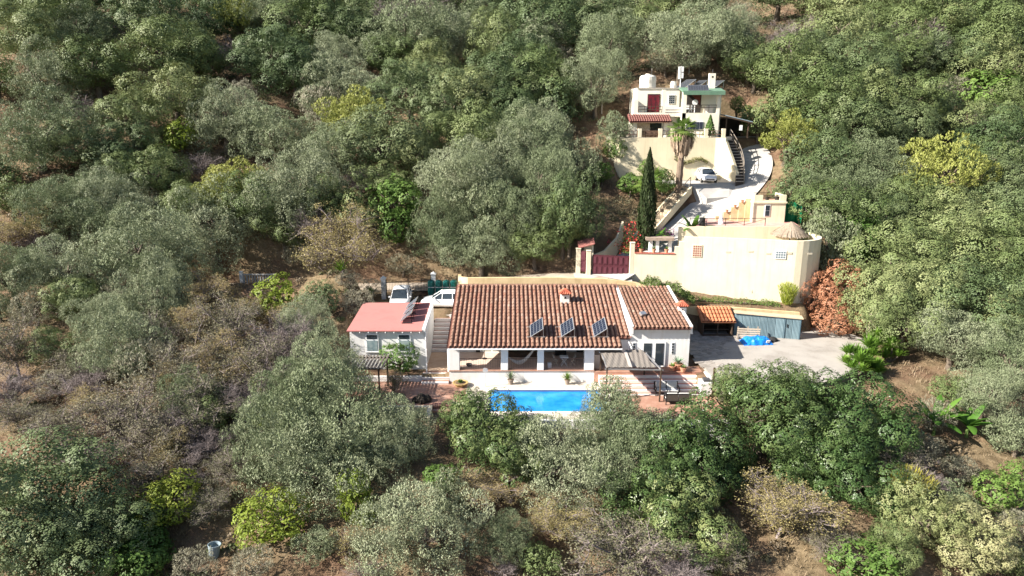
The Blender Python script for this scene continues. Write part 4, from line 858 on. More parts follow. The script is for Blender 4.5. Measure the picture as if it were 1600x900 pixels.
# ---------------------------------------------------------------- hut, stepped wall, parasol
hu = thing('terrace_hut', 'small cream cube hut with a flat railed roof beside the white drive', 'hut', (25.4,70.5,9.34))
mb = MB(); mb.box(23.75,69,9.2,26.9,71.6,11.25); mb.build('wall', CREAM2, hu)
mb = MB(); mb.box(23.65,68.9,11.25,27.0,71.7,11.4); mb.build('roof_slab', CREAM2, hu)
mb = MB()
mb.box(23.75,69,11.4,24.6,69.18,12.05); mb.box(26.25,69,11.4,26.9,69.18,12.05); mb.box(23.75,69.18,11.4,23.93,71.6,12.0); mb.box(26.72,69.18,11.4,26.9,71.6,12.0); mb.box(24.6,69,11.4,26.25,69.18,11.55); mb.build('parapet', CREAM2, hu)
mb = MB(); mb.box(24.0,69.3,11.4,26.6,71.5,11.43); mb.build('roof_floor', TERRA, hu)
mb = MB(); [mb.beam((24.6,69.09,z),(26.25,69.09,z),.06) for z in (11.7,11.85,12.0)]; mb.beam((23.7,69.05,12.25),(25.3,69.05,12.3),.05); mb.build('railing', WOODD, hu)
mb = MB(); mb.box(24.85,68.96,9.95,25.4,68.998,11.1); wo = mb.build('window', WFRAME, hu); mb = MB(); mb.box(24.92,68.94,10.0,25.33,68.959,10.5); mb.build('pane', GLASS, wo); mb = MB(); mb.box(24.92,68.94,10.54,25.33,68.959,11.05); mb.build('pane', GLASS, wo)
mb = MB(); mb.tube([(23.7,68.93,11.3),(23.7,68.93,9.35)],.04,6); mb.build('downpipe', ALU, hu)
pot(25.2,69.5,11.43,.22,.4,'potted_plant','dark pot with a thin shrub on the roof of the cream hut, left one',lambda t,h: blades(t,h,14,.5,.05,.3,PALM,1.4,31),mat('dark_pot',(.05,.05,.05)))
pot(26.2,69.6,11.43,.26,.42,'potted_plant','wide dark pot on the roof of the cream hut, right one',lambda t,h: blades(t,h,16,.4,.05,.5,PALM,1.3,32),mat('dark_pot',(.05,.05,.05)))
mb = MB()
for i, (x0, x1, h) in enumerate(((20.5,21.2,9.75),(21.2,21.9,10.2),(21.9,22.6,10.7),(22.6,23.2,11.2),(23.2,23.74,11.6))): mb.box(x0+.001*i,70.3-.12*i,9.2,x1,70.55-.12*i,h)
w = mb.build('stepped_wall', OCHRE, origin=(21.5,70.3,9.2)); tag(w, 'ochre wall stepping down to the left of the cream hut', 'wall')
for i, (x, z, l) in enumerate(((21.5,10.2,'lowest of three small clay pots on the stepped ochre wall'),(22.25,10.7,'middle one of three small clay pots on the stepped ochre wall'),(22.9,11.2,'highest of three small clay pots on the stepped ochre wall'))):
    pot(x,70.25-.12*(i+1),z,.16,.25,'clay_pot',l,None)
t = thing('parasol', 'large thatched parasol standing behind the cream wall', 'parasol', (26.1,65.2,7.08)); mb = MB(); mb.tube([(26.1,65.2,7.08),(26.1,65.2,10.0)],.07,8); mb.build('pole', WOODD, t)
rr = random.Random(5); mb = MB(); n = 150; THATCH = mat('grey_brown_thatch', (.20,.155,.115), (.33,.27,.21), 6, .95, .3, 30)
mb.lathe((26.1,65.2,8.75),[(1.6,.1),(1.0,.5),(.3,1.0),(.05,1.2)],20)
for i in range(n):
    a = 2*math.pi*i/n+rr.uniform(-.02,.02); r1 = 1.72+rr.uniform(-.12,.16); d = Vector((math.cos(a),math.sin(a),0)); s_ = Vector((-math.sin(a),math.cos(a),0))
    top = Vector((26.1,65.2,10.05))+d*.05; mid = Vector((26.1,65.2,9.42+rr.uniform(0,.05)))+d*.95; bot = Vector((26.1,65.2,8.8+rr.uniform(-.08,.06)))+d*r1
    mb.add([top+s_*.02,top-s_*.02,mid-s_*.05,mid+s_*.05,bot-s_*.05,bot+s_*.05],[(0,1,2,3),(3,2,4,5)],rr.choice((0,0,1)))
mb.build('thatch', [THATCH, mat('pale_thatch', (.36,.30,.24), (.28,.23,.18), 5)], t)
t = thing('outdoor_table', 'table with colourful things under the thatched parasol', 'table', (25.6,64.4,7.08)); mb = MB(); mb.box(24.8,64.0,8.3,26.6,64.7,8.36); mb.build('table_top', mat('orange_cloth', (.6,.25,.08), (.10,.15,.5), 2.2, c3=(.5,.05,.05)), t); mb = MB(); [mb.beam((x,64.35,7.08),(x,64.35,8.3),.06) for x in (24.9,26.5)]; mb.build('legs', WOODD, t)
mb = MB(); mb.lathe((20.4,68.2,9.34),[(.28,0),(.3,.1),(.22,.5),(.12,1.0),(.05,1.35)],10); o = mb.build('covered_parasol', mat('white_cover', (.72,.73,.75)), origin=(20.4,68.2,9.34)); tag(o, 'small white covered object on the red terrace', 'cover')
mb = MB(); mb.lathe((18.3,67.1,9.34),[(.28,0),(.28,.75),(.25,.78)],14); o = mb.build('bin', DARKM, origin=(18.3,67.1,9.34)); tag(o, 'black cylindrical bin at the left end of the red terrace', 'bin')
t = thing('terrace_railing', 'thin dark railing with cross braces along the front of the red terrace', 'railing', (20.5,66.7,9.4)); mb = MB()
xs = [17.0,18.6,20.4,22.2,24.2]
for x in xs: mb.beam((x,66.7,9.34),(x,66.7,10.15),.05)
mb.build('post', DARKM, t); mb = MB(); mb.beam((17.0,66.7,10.12),(24.2,66.7,10.12),.045); [mb.beam((a,66.7,9.5 if i%2 else 10.05),(b,66.7,10.05 if i%2 else 9.5),.03) for i,(a,b) in enumerate(zip(xs[:-1],xs[1:]))]; mb.build('rail', DARKM, t)
t = thing('shade_net', 'bright green shade netting hanging beside the cream hut', 'netting', (28,69.5,9)); v = []
for j in range(9):
    for i in range(9): u, w_ = i/8, j/8; v.append((27.05+1.75*u-.3*w_*u, 69.4+.5*math.sin(3*u+2*w_)+.25*math.sin(9*u), 9.1+(2.3-.7*abs(u-.4))*w_))
mb = MB(); mb.add(v, [(j*9+i,j*9+i+1,(j+1)*9+i+1,(j+1)*9+i) for j in range(8) for i in range(8)]); mb.build('net', leafmat('green_netting', [(.01,.20,.09),(.02,.27,.13)], .3), t); mb = MB(); [mb.beam((x,69.6,8.8),(x,69.6,11.3),.06) for x in (27.1,28.6)]; mb.build('pole', WOODG, t)
mb = MB(); v = [( 27.0+.35*i, 74.5+1.2*i+.15*(j%2), 11.2+.62*i*.9+.35*j) for j in range(3) for i in range(6)]; 
# ---------------------------------------------------------------- upper car pad, retaining wall, steps
mb = MB(); mb.prism([(15.2,78.3),(20,77.7),(23.6,79.0),(25.2,79.2),(24.3,81.75),(15.2,81.75)],11.7,12.22); structure(mb.build('car_pad', DRIVE))
make_car('parked_car', 'small white car parked below the cream wall of the upper house', (21.9,80.0,12.23), -math.pi/2-.02, 3.9, 1.7, 1.5)
mb = MB(); mb.prism([(19.6,77.9),(24.2,79.2),(25.2,79.3),(23.6,76.4),(21.0,75.9)],9.2,[12.205,12.205,12.0,10.95,10.85]); structure(mb.build('drive_apron', DRIVE))
rw = thing('retaining_wall', 'high cream retaining wall under the terrace of the upper house', 'wall', (18,82,12.2))
mb = MB(); mb.wall([(11.3,83.0),(12.4,82.2),(18,82.0),(23.2,82.0),(24.3,81.6)], .35, [14.5,12.5,11.9,11.9,12.0], [16.95,16.98,17.0,17.0,17.0])
mb.wall([(24.29,81.62),(24.9,80.6),(25.3,79.6)], .352, [12.0,11.6,11.4], [16.9,14.9,13.2]); mb.build('wall', CREAM, rw)
mb = MB(); mb.prism([(11.4,83.0),(12.5,82.38),(24.2,82.18),(25.6,83.6),(25.6,91),(11.4,91)],16.7,17.0); structure(mb.build('upper_terrace', STONEP))
ss = thing('outer_stair', 'steep flight of dark steps with wooden rail beside the upper white drive', 'stairs', (25,81.5,13))
S0, S1 = Vector((25.3,78.7,12.1)), Vector((25.0,84.2,16.95)); n = 16; sdv = S1-S0; pn = Vector((-sdv.y,sdv.x,0)).normalized()
mid = Vector((.55,0,0))
def sp(u): return S0+sdv*u+mid*math.sin(math.pi*u)
for i in range(n):
    a = sp(i/n); b = sp((i+1)/n); mb = MB(); q = [a+pn*.45,a-pn*.45,b-pn*.45,b+pn*.45]; mb.prism([(p.x,p.y) for p in q], a.z-.5, b.z-.06,0); mb.prism([(p.x,p.y-.04) for p in q], b.z-.058, b.z,1); mb.build('step', [mat('dark_riser', (.05,.04,.035)), mat('pale_tread', (.40,.35,.30))], ss)
mb = MB(); us = [i/8 for i in range(9)]
[mb.beam(sp(u)-pn*.5,sp(u)-pn*.5+Vector((0,0,1.0)),.06) for u in us]; [mb.beam(sp(a)-pn*.5+Vector((0,0,z)),sp(b)-pn*.5+Vector((0,0,z)),.05) for z in (.5,.98) for a,b in zip(us[:-1],us[1:])]; mb.build('railing', WOODG, ss)
mb = MB(); mb.lathe((19.0,80.9,12.22),[(.22,0),(.24,.1),(.22,1.0),(.2,1.05)],12); o = mb.build('drum', mat('red_plastic', (.5,.03,.03)), origin=(19,80.9,12.22)); tag(o, 'red drum standing behind the palm trunk below the cream wall', 'drum')
# ---------------------------------------------------------------- upper house
up = thing('upper_house', 'two storey cream and white house with flat roof and green awning on the hillside', 'house', (18.8,86.5,17))
mb = MB()
mb.box(14.6,85.3,16.9,19.6,90.4,22.45); mb.box(19.601,83.6,16.9,20.05,84.1,22.2); mb.box(19.602,85.6,16.9,24.6,90.398,22.4)
mb.box(19.603,83.6,16.9,23.9,85.599,19.7); mb.box(14.1,84.2,16.95,14.6,85.5,21.2); mb.box(14.6,84.1,19.3,19.6,85.299,19.75)
mb.box(17.35,84.1,19.751,17.7,84.45,22.3); mb.box(17.7,84.1,19.751,19.6,84.3,20.35); mb.box(23.55,83.6,19.701,23.9,83.95,21.7); mb.build('wall', mat('cream_white_plaster', (.80,.76,.66), (.74,.69,.57), .8, .85, .1), up)
mb = MB(); mb.box(14.602,85.2,22.451,19.6,90.4,22.55); mb.box(19.602,85.5,22.401,24.6,90.4,22.5); mb.build('roof', CONC, up)
mb = MB(); mb.extr_x([(83.0,21.95),(85.6,22.5),(85.6,22.6),(83.0,22.15)],19.45,24.25); mb.build('awning', mat('faded_green_awning', (.10,.19,.13), (.14,.235,.17), 2, .7), up)
mb = MB(); mb.box(19.45,82.97,21.72,24.25,82.999,22.1); mb.build('awning_valance', MATS['faded_green_awning'], up)
d = MB(); d.box(15.85,85.22,19.76,17.3,85.298,21.85); do = d.build('glazed_door', mat('dark_brown_frame', (.04,.03,.028)), up)
for i in range(3):
    q = MB(); q.box(15.95+i*.46,85.2,19.85,16.33+i*.46,85.219,21.75); q.build('pane', mat('red_curtain_glass', (.17,.012,.025), (.05,.015,.02), 3.5, .2), do)
d = MB(); d.box(18.3,85.24,20.75,19.05,85.298,21.75); do = d.build('window', WFRAME, up)
for i in range(3):
    for j in range(4): q = MB(); q.box(18.35+i*.225,85.22,20.8+j*.235,18.54+i*.225,85.239,20.99+j*.235); q.build('pane', GLASS, do)
d = MB(); d.box(20.2,85.5,19.75,22.2,85.598,21.95); do = d.build('porch_opening_shade', DARKIN, up)  # solid slab, its dark colour stands for shade under the awning
q = MB(); q.add([(20.9,85.47,21.9),(22.1,85.47,21.9),(22.1,85.47,20.6)],[(0,2,1)]); q.build('curtain', mat('dark_red_curtain', (.15,.04,.03)), do)
d = MB(); d.box(20.1,83.54,17.85,22.1,83.598,18.75); do = d.build('barred_window', WFRAME, up)
for i in range(5): q = MB(); q.box(20.15+i*.39,83.52,17.9,20.48+i*.39,83.539,18.7); q.build('pane', mat('blue_dark_glass', (.05,.06,.10)), do)
mb = MB(); [mb.beam((20.1+i*.2,83.5,17.85),(20.1+i*.2,83.5,18.75),.02) for i in range(11)]; mb.build('grille', DARKM, do)
for a, b, y, zs in ((14.65,17.35,84.12,(20.1,20.45)),(20.05,23.55,83.7,(20.35,20.6))):
    mb = MB(); [mb.beam((a,y,z),(b,y,z),.07) for z in zs]; [mb.beam((a+(b-a)*i/4,y,19.75),(a+(b-a)*i/4,y,zs[-1]),.05) for i in range(5)]; mb.build('balcony_rail', WOODD, up)
mb = MB(); mb.box(17.72,84.06,20.08,19.58,84.099,20.14); mb.box(17.72,84.06,19.78,19.58,84.099,19.84); mb.build('trim_line', mat('grey_trim', (.4,.38,.36)), up)
d = MB(); d.lathe((21.35,84.9,19.72),[(.2,0),(.05,.05),(.03,.9),(.03,.91)],10); d.tube([(21.35,84.86,20.9),(21.35,84.92,20.9)],.33,14); o = d.build('fan', WFRAME, origin=(21.35,84.9,19.72)); tag(o, 'white round pedestal fan on the balcony under the green awning', 'fan')
d = MB(); d.box(22.5,84.2,19.72,23.3,85.0,20.5); o = d.build('balcony_table', mat('white_cloth', (.7,.66,.62)), origin=(22.9,84.6,19.72), bevel=.03); tag(o, 'white clothed table at the right of the balcony under the awning', 'table')
for i, (x, l) in enumerate(((20.4,'white chair on the left of the upper balcony'),(21.0,'white chair beside the fan on the upper balcony'))):
    t = thing('balcony_chair', l, 'chair', (x,84.3,19.72)); mb = MB(); mb.box(x-.2,84.1,20.1,x+.2,84.5,20.15); mb.build('seat', WFRAME, t); mb = MB(); mb.box(x-.2,84.46,20.151,x+.2,84.5,20.65); mb.build('backrest', WFRAME, t)
    for a in (-.17,.17):
        for b in (-.17,.17): mb = MB(); mb.beam((x+a,84.3+b,19.72),(x+a,84.3+b,20.1),.03); mb.build('leg', WFRAME, t)
# lower porch with tile canopy
mb = MB(); mb.box(13.7,83.1,16.95,14.4,84.9,18.75); mb.box(17.5,83.1,16.95,17.9,83.5,18.75); mb.box(13.7,82.95,18.6,18.0,83.2,18.85); mb.build('porch_wall', mat('cream_white_plaster',(.8,.76,.66)), up)
mb = MB(); mb.box(14.4,83.3,16.95,15.9,83.6,18.6); mb.build('stone_wall', mat('rubble_stone', (.55,.45,.32), (.35,.27,.18), 5, .9, .5, 8, c3=(.48,.38,.26)), up)
mb = MB(); mb.box(15.9,84.6,17.0,17.5,84.68,18.6); do = mb.build('porch_door', DARKIN, up)
for i in range(4): q = MB(); q.box(15.98+i*.38,84.57,17.1,16.28+i*.38,84.599,18.5); q.build('pane', GLASS, do)
zc = lambda y: 18.75+(y-82.5)*.42
mb = MB(); mb.extr_x([(82.5,18.68),(84.2,zc(84.2)-.07),(84.2,zc(84.2)),(82.5,18.75)],13.4,18.3); cr = mb.build('canopy_roof', mat('dark_red_channel', (.16,.05,.045)), up)
MT = mat('maroon_clay_tile', (.16,.065,.055), (.22,.10,.085), 3, .85)
for c in range(18):
    for r_ in range(4):
        mb = MB(); x = 13.55+c*.27; y = 82.48+r_*.45; M = Matrix.Rotation(math.atan(.42),3,'X'); mb.add([Vector((x,y,zc(y)+.01))+M@Vector((q[0]*.85,q[1],q[2])) for q in tv], tf); mb.build('tile', MT, cr)
# roof things
mb = MB(); mb.lathe((16.0,86.4,22.55),[(.95,0),(.98,.1),(.95,.5),(.98,.9),(.95,1.25),(.8,1.4),(.3,1.5),(.28,1.6)],20); o = mb.build('cistern', mat('cream_plastic', (.74,.70,.62), (.70,.65,.56), 2, .6), origin=(16,86.4,22.55), smooth=False); tag(o, 'round cream water cistern on the left end of the upper flat roof', 'cistern')
mb = MB(); mb.box(22.85,84.9,22.4,23.55,85.45,24.15); c = mb.build('chimney', MATS['cream_white_plaster'], up); mb = MB(); mb.box(23.1,84.88,23.65,23.28,84.899,23.85); mb.build('vent', DARKIN, c)
t = thing('antenna', 'white aerial mast with panels on the upper flat roof', 'antenna', (19.75,86.0,22.5)); mb = MB(); mb.tube([(19.75,86,22.5),(19.75,86,25.0)],.05,6); mb.build('mast', WFRAME, t)
for dx, z in ((-.2,24.6),(.2,24.6),(-.18,23.9),(.2,24.0)): mb = MB(); mb.obox((19.75+dx,86,z),(.2,.12,.7)); mb.build('aerial_panel', WFRAME, t)
mb = MB(); mb.lathe((19.0,86.2,22.55),[(.35,0),(.4,.3),(.3,.75)],12); o = mb.build('roof_drum', MATS['cream_plastic'], origin=(19,86.2,22.55)); tag(o, 'small cream drum on the upper roof left of the aerial', 'drum')
def flatpanel(x, y, z, w, h, tilt, rz, label, nx=4, ny=5, grp='solar panels on the upper roof'):
    t = thing('solar_array', label, 'solar panel', (x,y,z), rz, grp); M = Matrix.Rotation(tilt,3,'X'); mb = MB(); mb.obox((0,0,.55),(w,h,.05),0,(tilt,'X')); mb.build('frame', ALU, t, local=True)
    mb = MB()
    for i in range(nx):
        for j in range(ny): c = M@Vector((w*((i+.5)/nx-.5)*.96, h*((j+.5)/ny-.5)*.96, .03)); mb.obox((c.x,c.y,c.z+.55),(w/nx*.9,h/ny*.9,.012),0,(tilt,'X'))
    mb.build('cells', mat('dark_grey_solar_cell', (.045,.05,.06), (.06,.065,.08), 6, .3, spec=.5), t, local=True); mb = MB()
    for s in (-1,1): c = M@Vector((s*w*.45,h*.45,0)); mb.beam((c.x,c.y,.55+c.z),(c.x,c.y,.02),.05); mb.beam((s*w*.45,-h*.4,.05),(s*w*.45,h*.4,.05),.05)
    mb.build('stand', ALU, t, local=True)
flatpanel(20.7,87.4,22.5,1.9,1.9,.55,-1.15,'tilted solar panel left of the chimney, nearest the aerial mast')
flatpanel(22.2,87.0,22.5,1.4,1.5,.55,-1.1,'narrow tilted solar panel just left of the upper chimney')
flatpanel(24.0,87.0,22.5,2.0,1.5,.5,-1.0,'tilted solar panel right of the chimney on the upper roof')
flatpanel(21.2,83.3,21.95,2.4,.7,1.0,0,'small upright row of cells above the green awning',8,1)
# terrace railing with cream posts
tr = thing('terrace_balustrade', 'brown railing with cream posts along the edge of the upper terrace', 'railing', (18,82.1,17))
for x in (14.55,16.9,18.3,22.1,24.1): mb = MB(); mb.box(x-.2,81.93,17.0,x+.2,82.3,18.0); mb.build('post', CREAM2, tr)
mb = MB()
for a, b in ((11.9,14.35),(14.75,16.7),(17.1,18.1),(18.5,21.9),(22.3,23.9)):
    [mb.beam((a,82.1,z),(b,82.1,z),.07) for z in (17.35,17.75)]; n = int((b-a)/.45); [mb.beam((a+(b-a)*i/n,82.1,17.0),(a+(b-a)*i/n,82.1,17.78),.05) for i in range(n+1)]
mb.build('rail', mat('brown_rail_wood', (.16,.10,.07), (.10,.06,.045), 5), tr)
t = thing('terrace_screen', 'brown wooden screen between two posts of the upper terrace', 'screen', (15.7,82.3,17))
for i in range(12): mb = MB(); mb.box(14.8+i*.16,82.28,17.02,14.93+i*.16,82.31,17.72); mb.build('slat', MATS['brown_rail_wood'], t)
# carport pergola right of the upper house
cp = thing('carport', 'dark vine covered carport with a pale blue sheet roof right of the upper house', 'carport', (26,85,17))
for x, y in ((24.9,84.0),(27.5,84.0),(24.9,87.5),(27.5,87.5)): mb = MB(); mb.beam((x,y,16.9),(x,y,19.2 if x < 26 else 18.7),.14); mb.build('post', WOODD, cp)
mb = MB(); mb.add([(24.7,83.8,19.5),(27.9,83.8,18.75),(27.9,88,18.9),(24.7,88,19.65),(24.7,83.8,19.42),(27.9,83.8,18.67),(27.9,88,18.82),(24.7,88,19.57)],[(0,1,2,3),(7,6,5,4),(0,4,5,1),(1,5,6,2),(2,6,7,3),(3,7,4,0)]); mb.build('sheet_roof', mat('pale_blue_sheet', (.36,.44,.50), (.26,.33,.38), 3, .5), cp)
mb = MB(); mb.beam((24.7,83.75,19.3),(27.9,83.75,18.55),.12); mb.build('beam', WOODD, cp)
mb = MB(); mb.box(24.7,88.2,16.9,28,88.35,19.0); mb.build('back_wall', DARKIN, cp)
mb = MB(); mb.box(26.35,83.6,17.75,26.7,83.64,18.35); o = mb.build('letter_board', WFRAME, cp)
# fence posts behind
for i, (x, y) in enumerate(((11.2,90.5),(13.0,95.5),(18.2,95.8),(23.0,95.6),(25.5,93.5))):
    mb = MB(); z = tz(x,y); mb.beam((x,y,z-.2),(x,y,z+1.9),.1); o = mb.build('fence_post', mat('grey_post', (.40,.37,.33)), origin=(x,y,z)); tag(o, ['leftmost pale fence post, standing in the shade left of the upper house','thin fence post on the bank behind the round cistern','thin fence post on the bank left of the aerial mast','thin fence post on the bank above the chimney','thin fence post right of the upper solar panels'][i], 'fence post', 'thin fence posts on the bank')
# footbridge rail far left
br = thing('white_bench', 'white slatted footbridge rail on the slope left of the annex', 'bridge rail', (-25,64,3)); br.name = 'footbridge_rail'
fx, fy = -24.6, 66.0; fz = tz(fx,fy)
GW = mat('grey_white_paint', (.46,.45,.44), (.36,.35,.34), 3, .7)
for i in range(12): x = fx-1.3+i*.26; mb = MB(); mb.box(x,fy,fz+.3,x+.12,fy+.05,fz+1.75); mb.build('slat', GW, br)
mb = MB(); mb.beam((fx-1.4,fy-.03,fz+1.7),(fx+1.9,fy-.03,fz+1.7),.1); mb.beam((fx-1.4,fy-.03,fz+.5),(fx+1.9,fy-.03,fz+.5),.08); mb.build('rail', GW, br)
for x in (fx-1.5,): mb = MB(); mb.box(x-.15,fy-.1,fz-.3,x+.15,fy+.2,fz+2.0); mb.build('post', WHITE, br)
# yellow post on the right of the drive
t = thing('gate_pillar', 'tall weathered cream pillar beside the yuccas at the right end of the drive', 'pillar', (30.2,56.2,1)); mb = MB(); mb.box(29.95,56.0,.6,30.4,56.45,3.6); mb.build('shaft', CREAM, t); mb = MB(); mb.box(29.88,55.93,3.601,30.47,56.52,3.72); mb.build('cap', CREAM2, t)
mb = MB(); mb.beam((29.9,56.1,1.0),(29.5,56.0,3.3),.1); o = mb.build('leaning_plank', WOODG, origin=(29.7,56,1)); tag(o, 'weathered plank leaning on the cream pillar by the yuccas', 'plank')
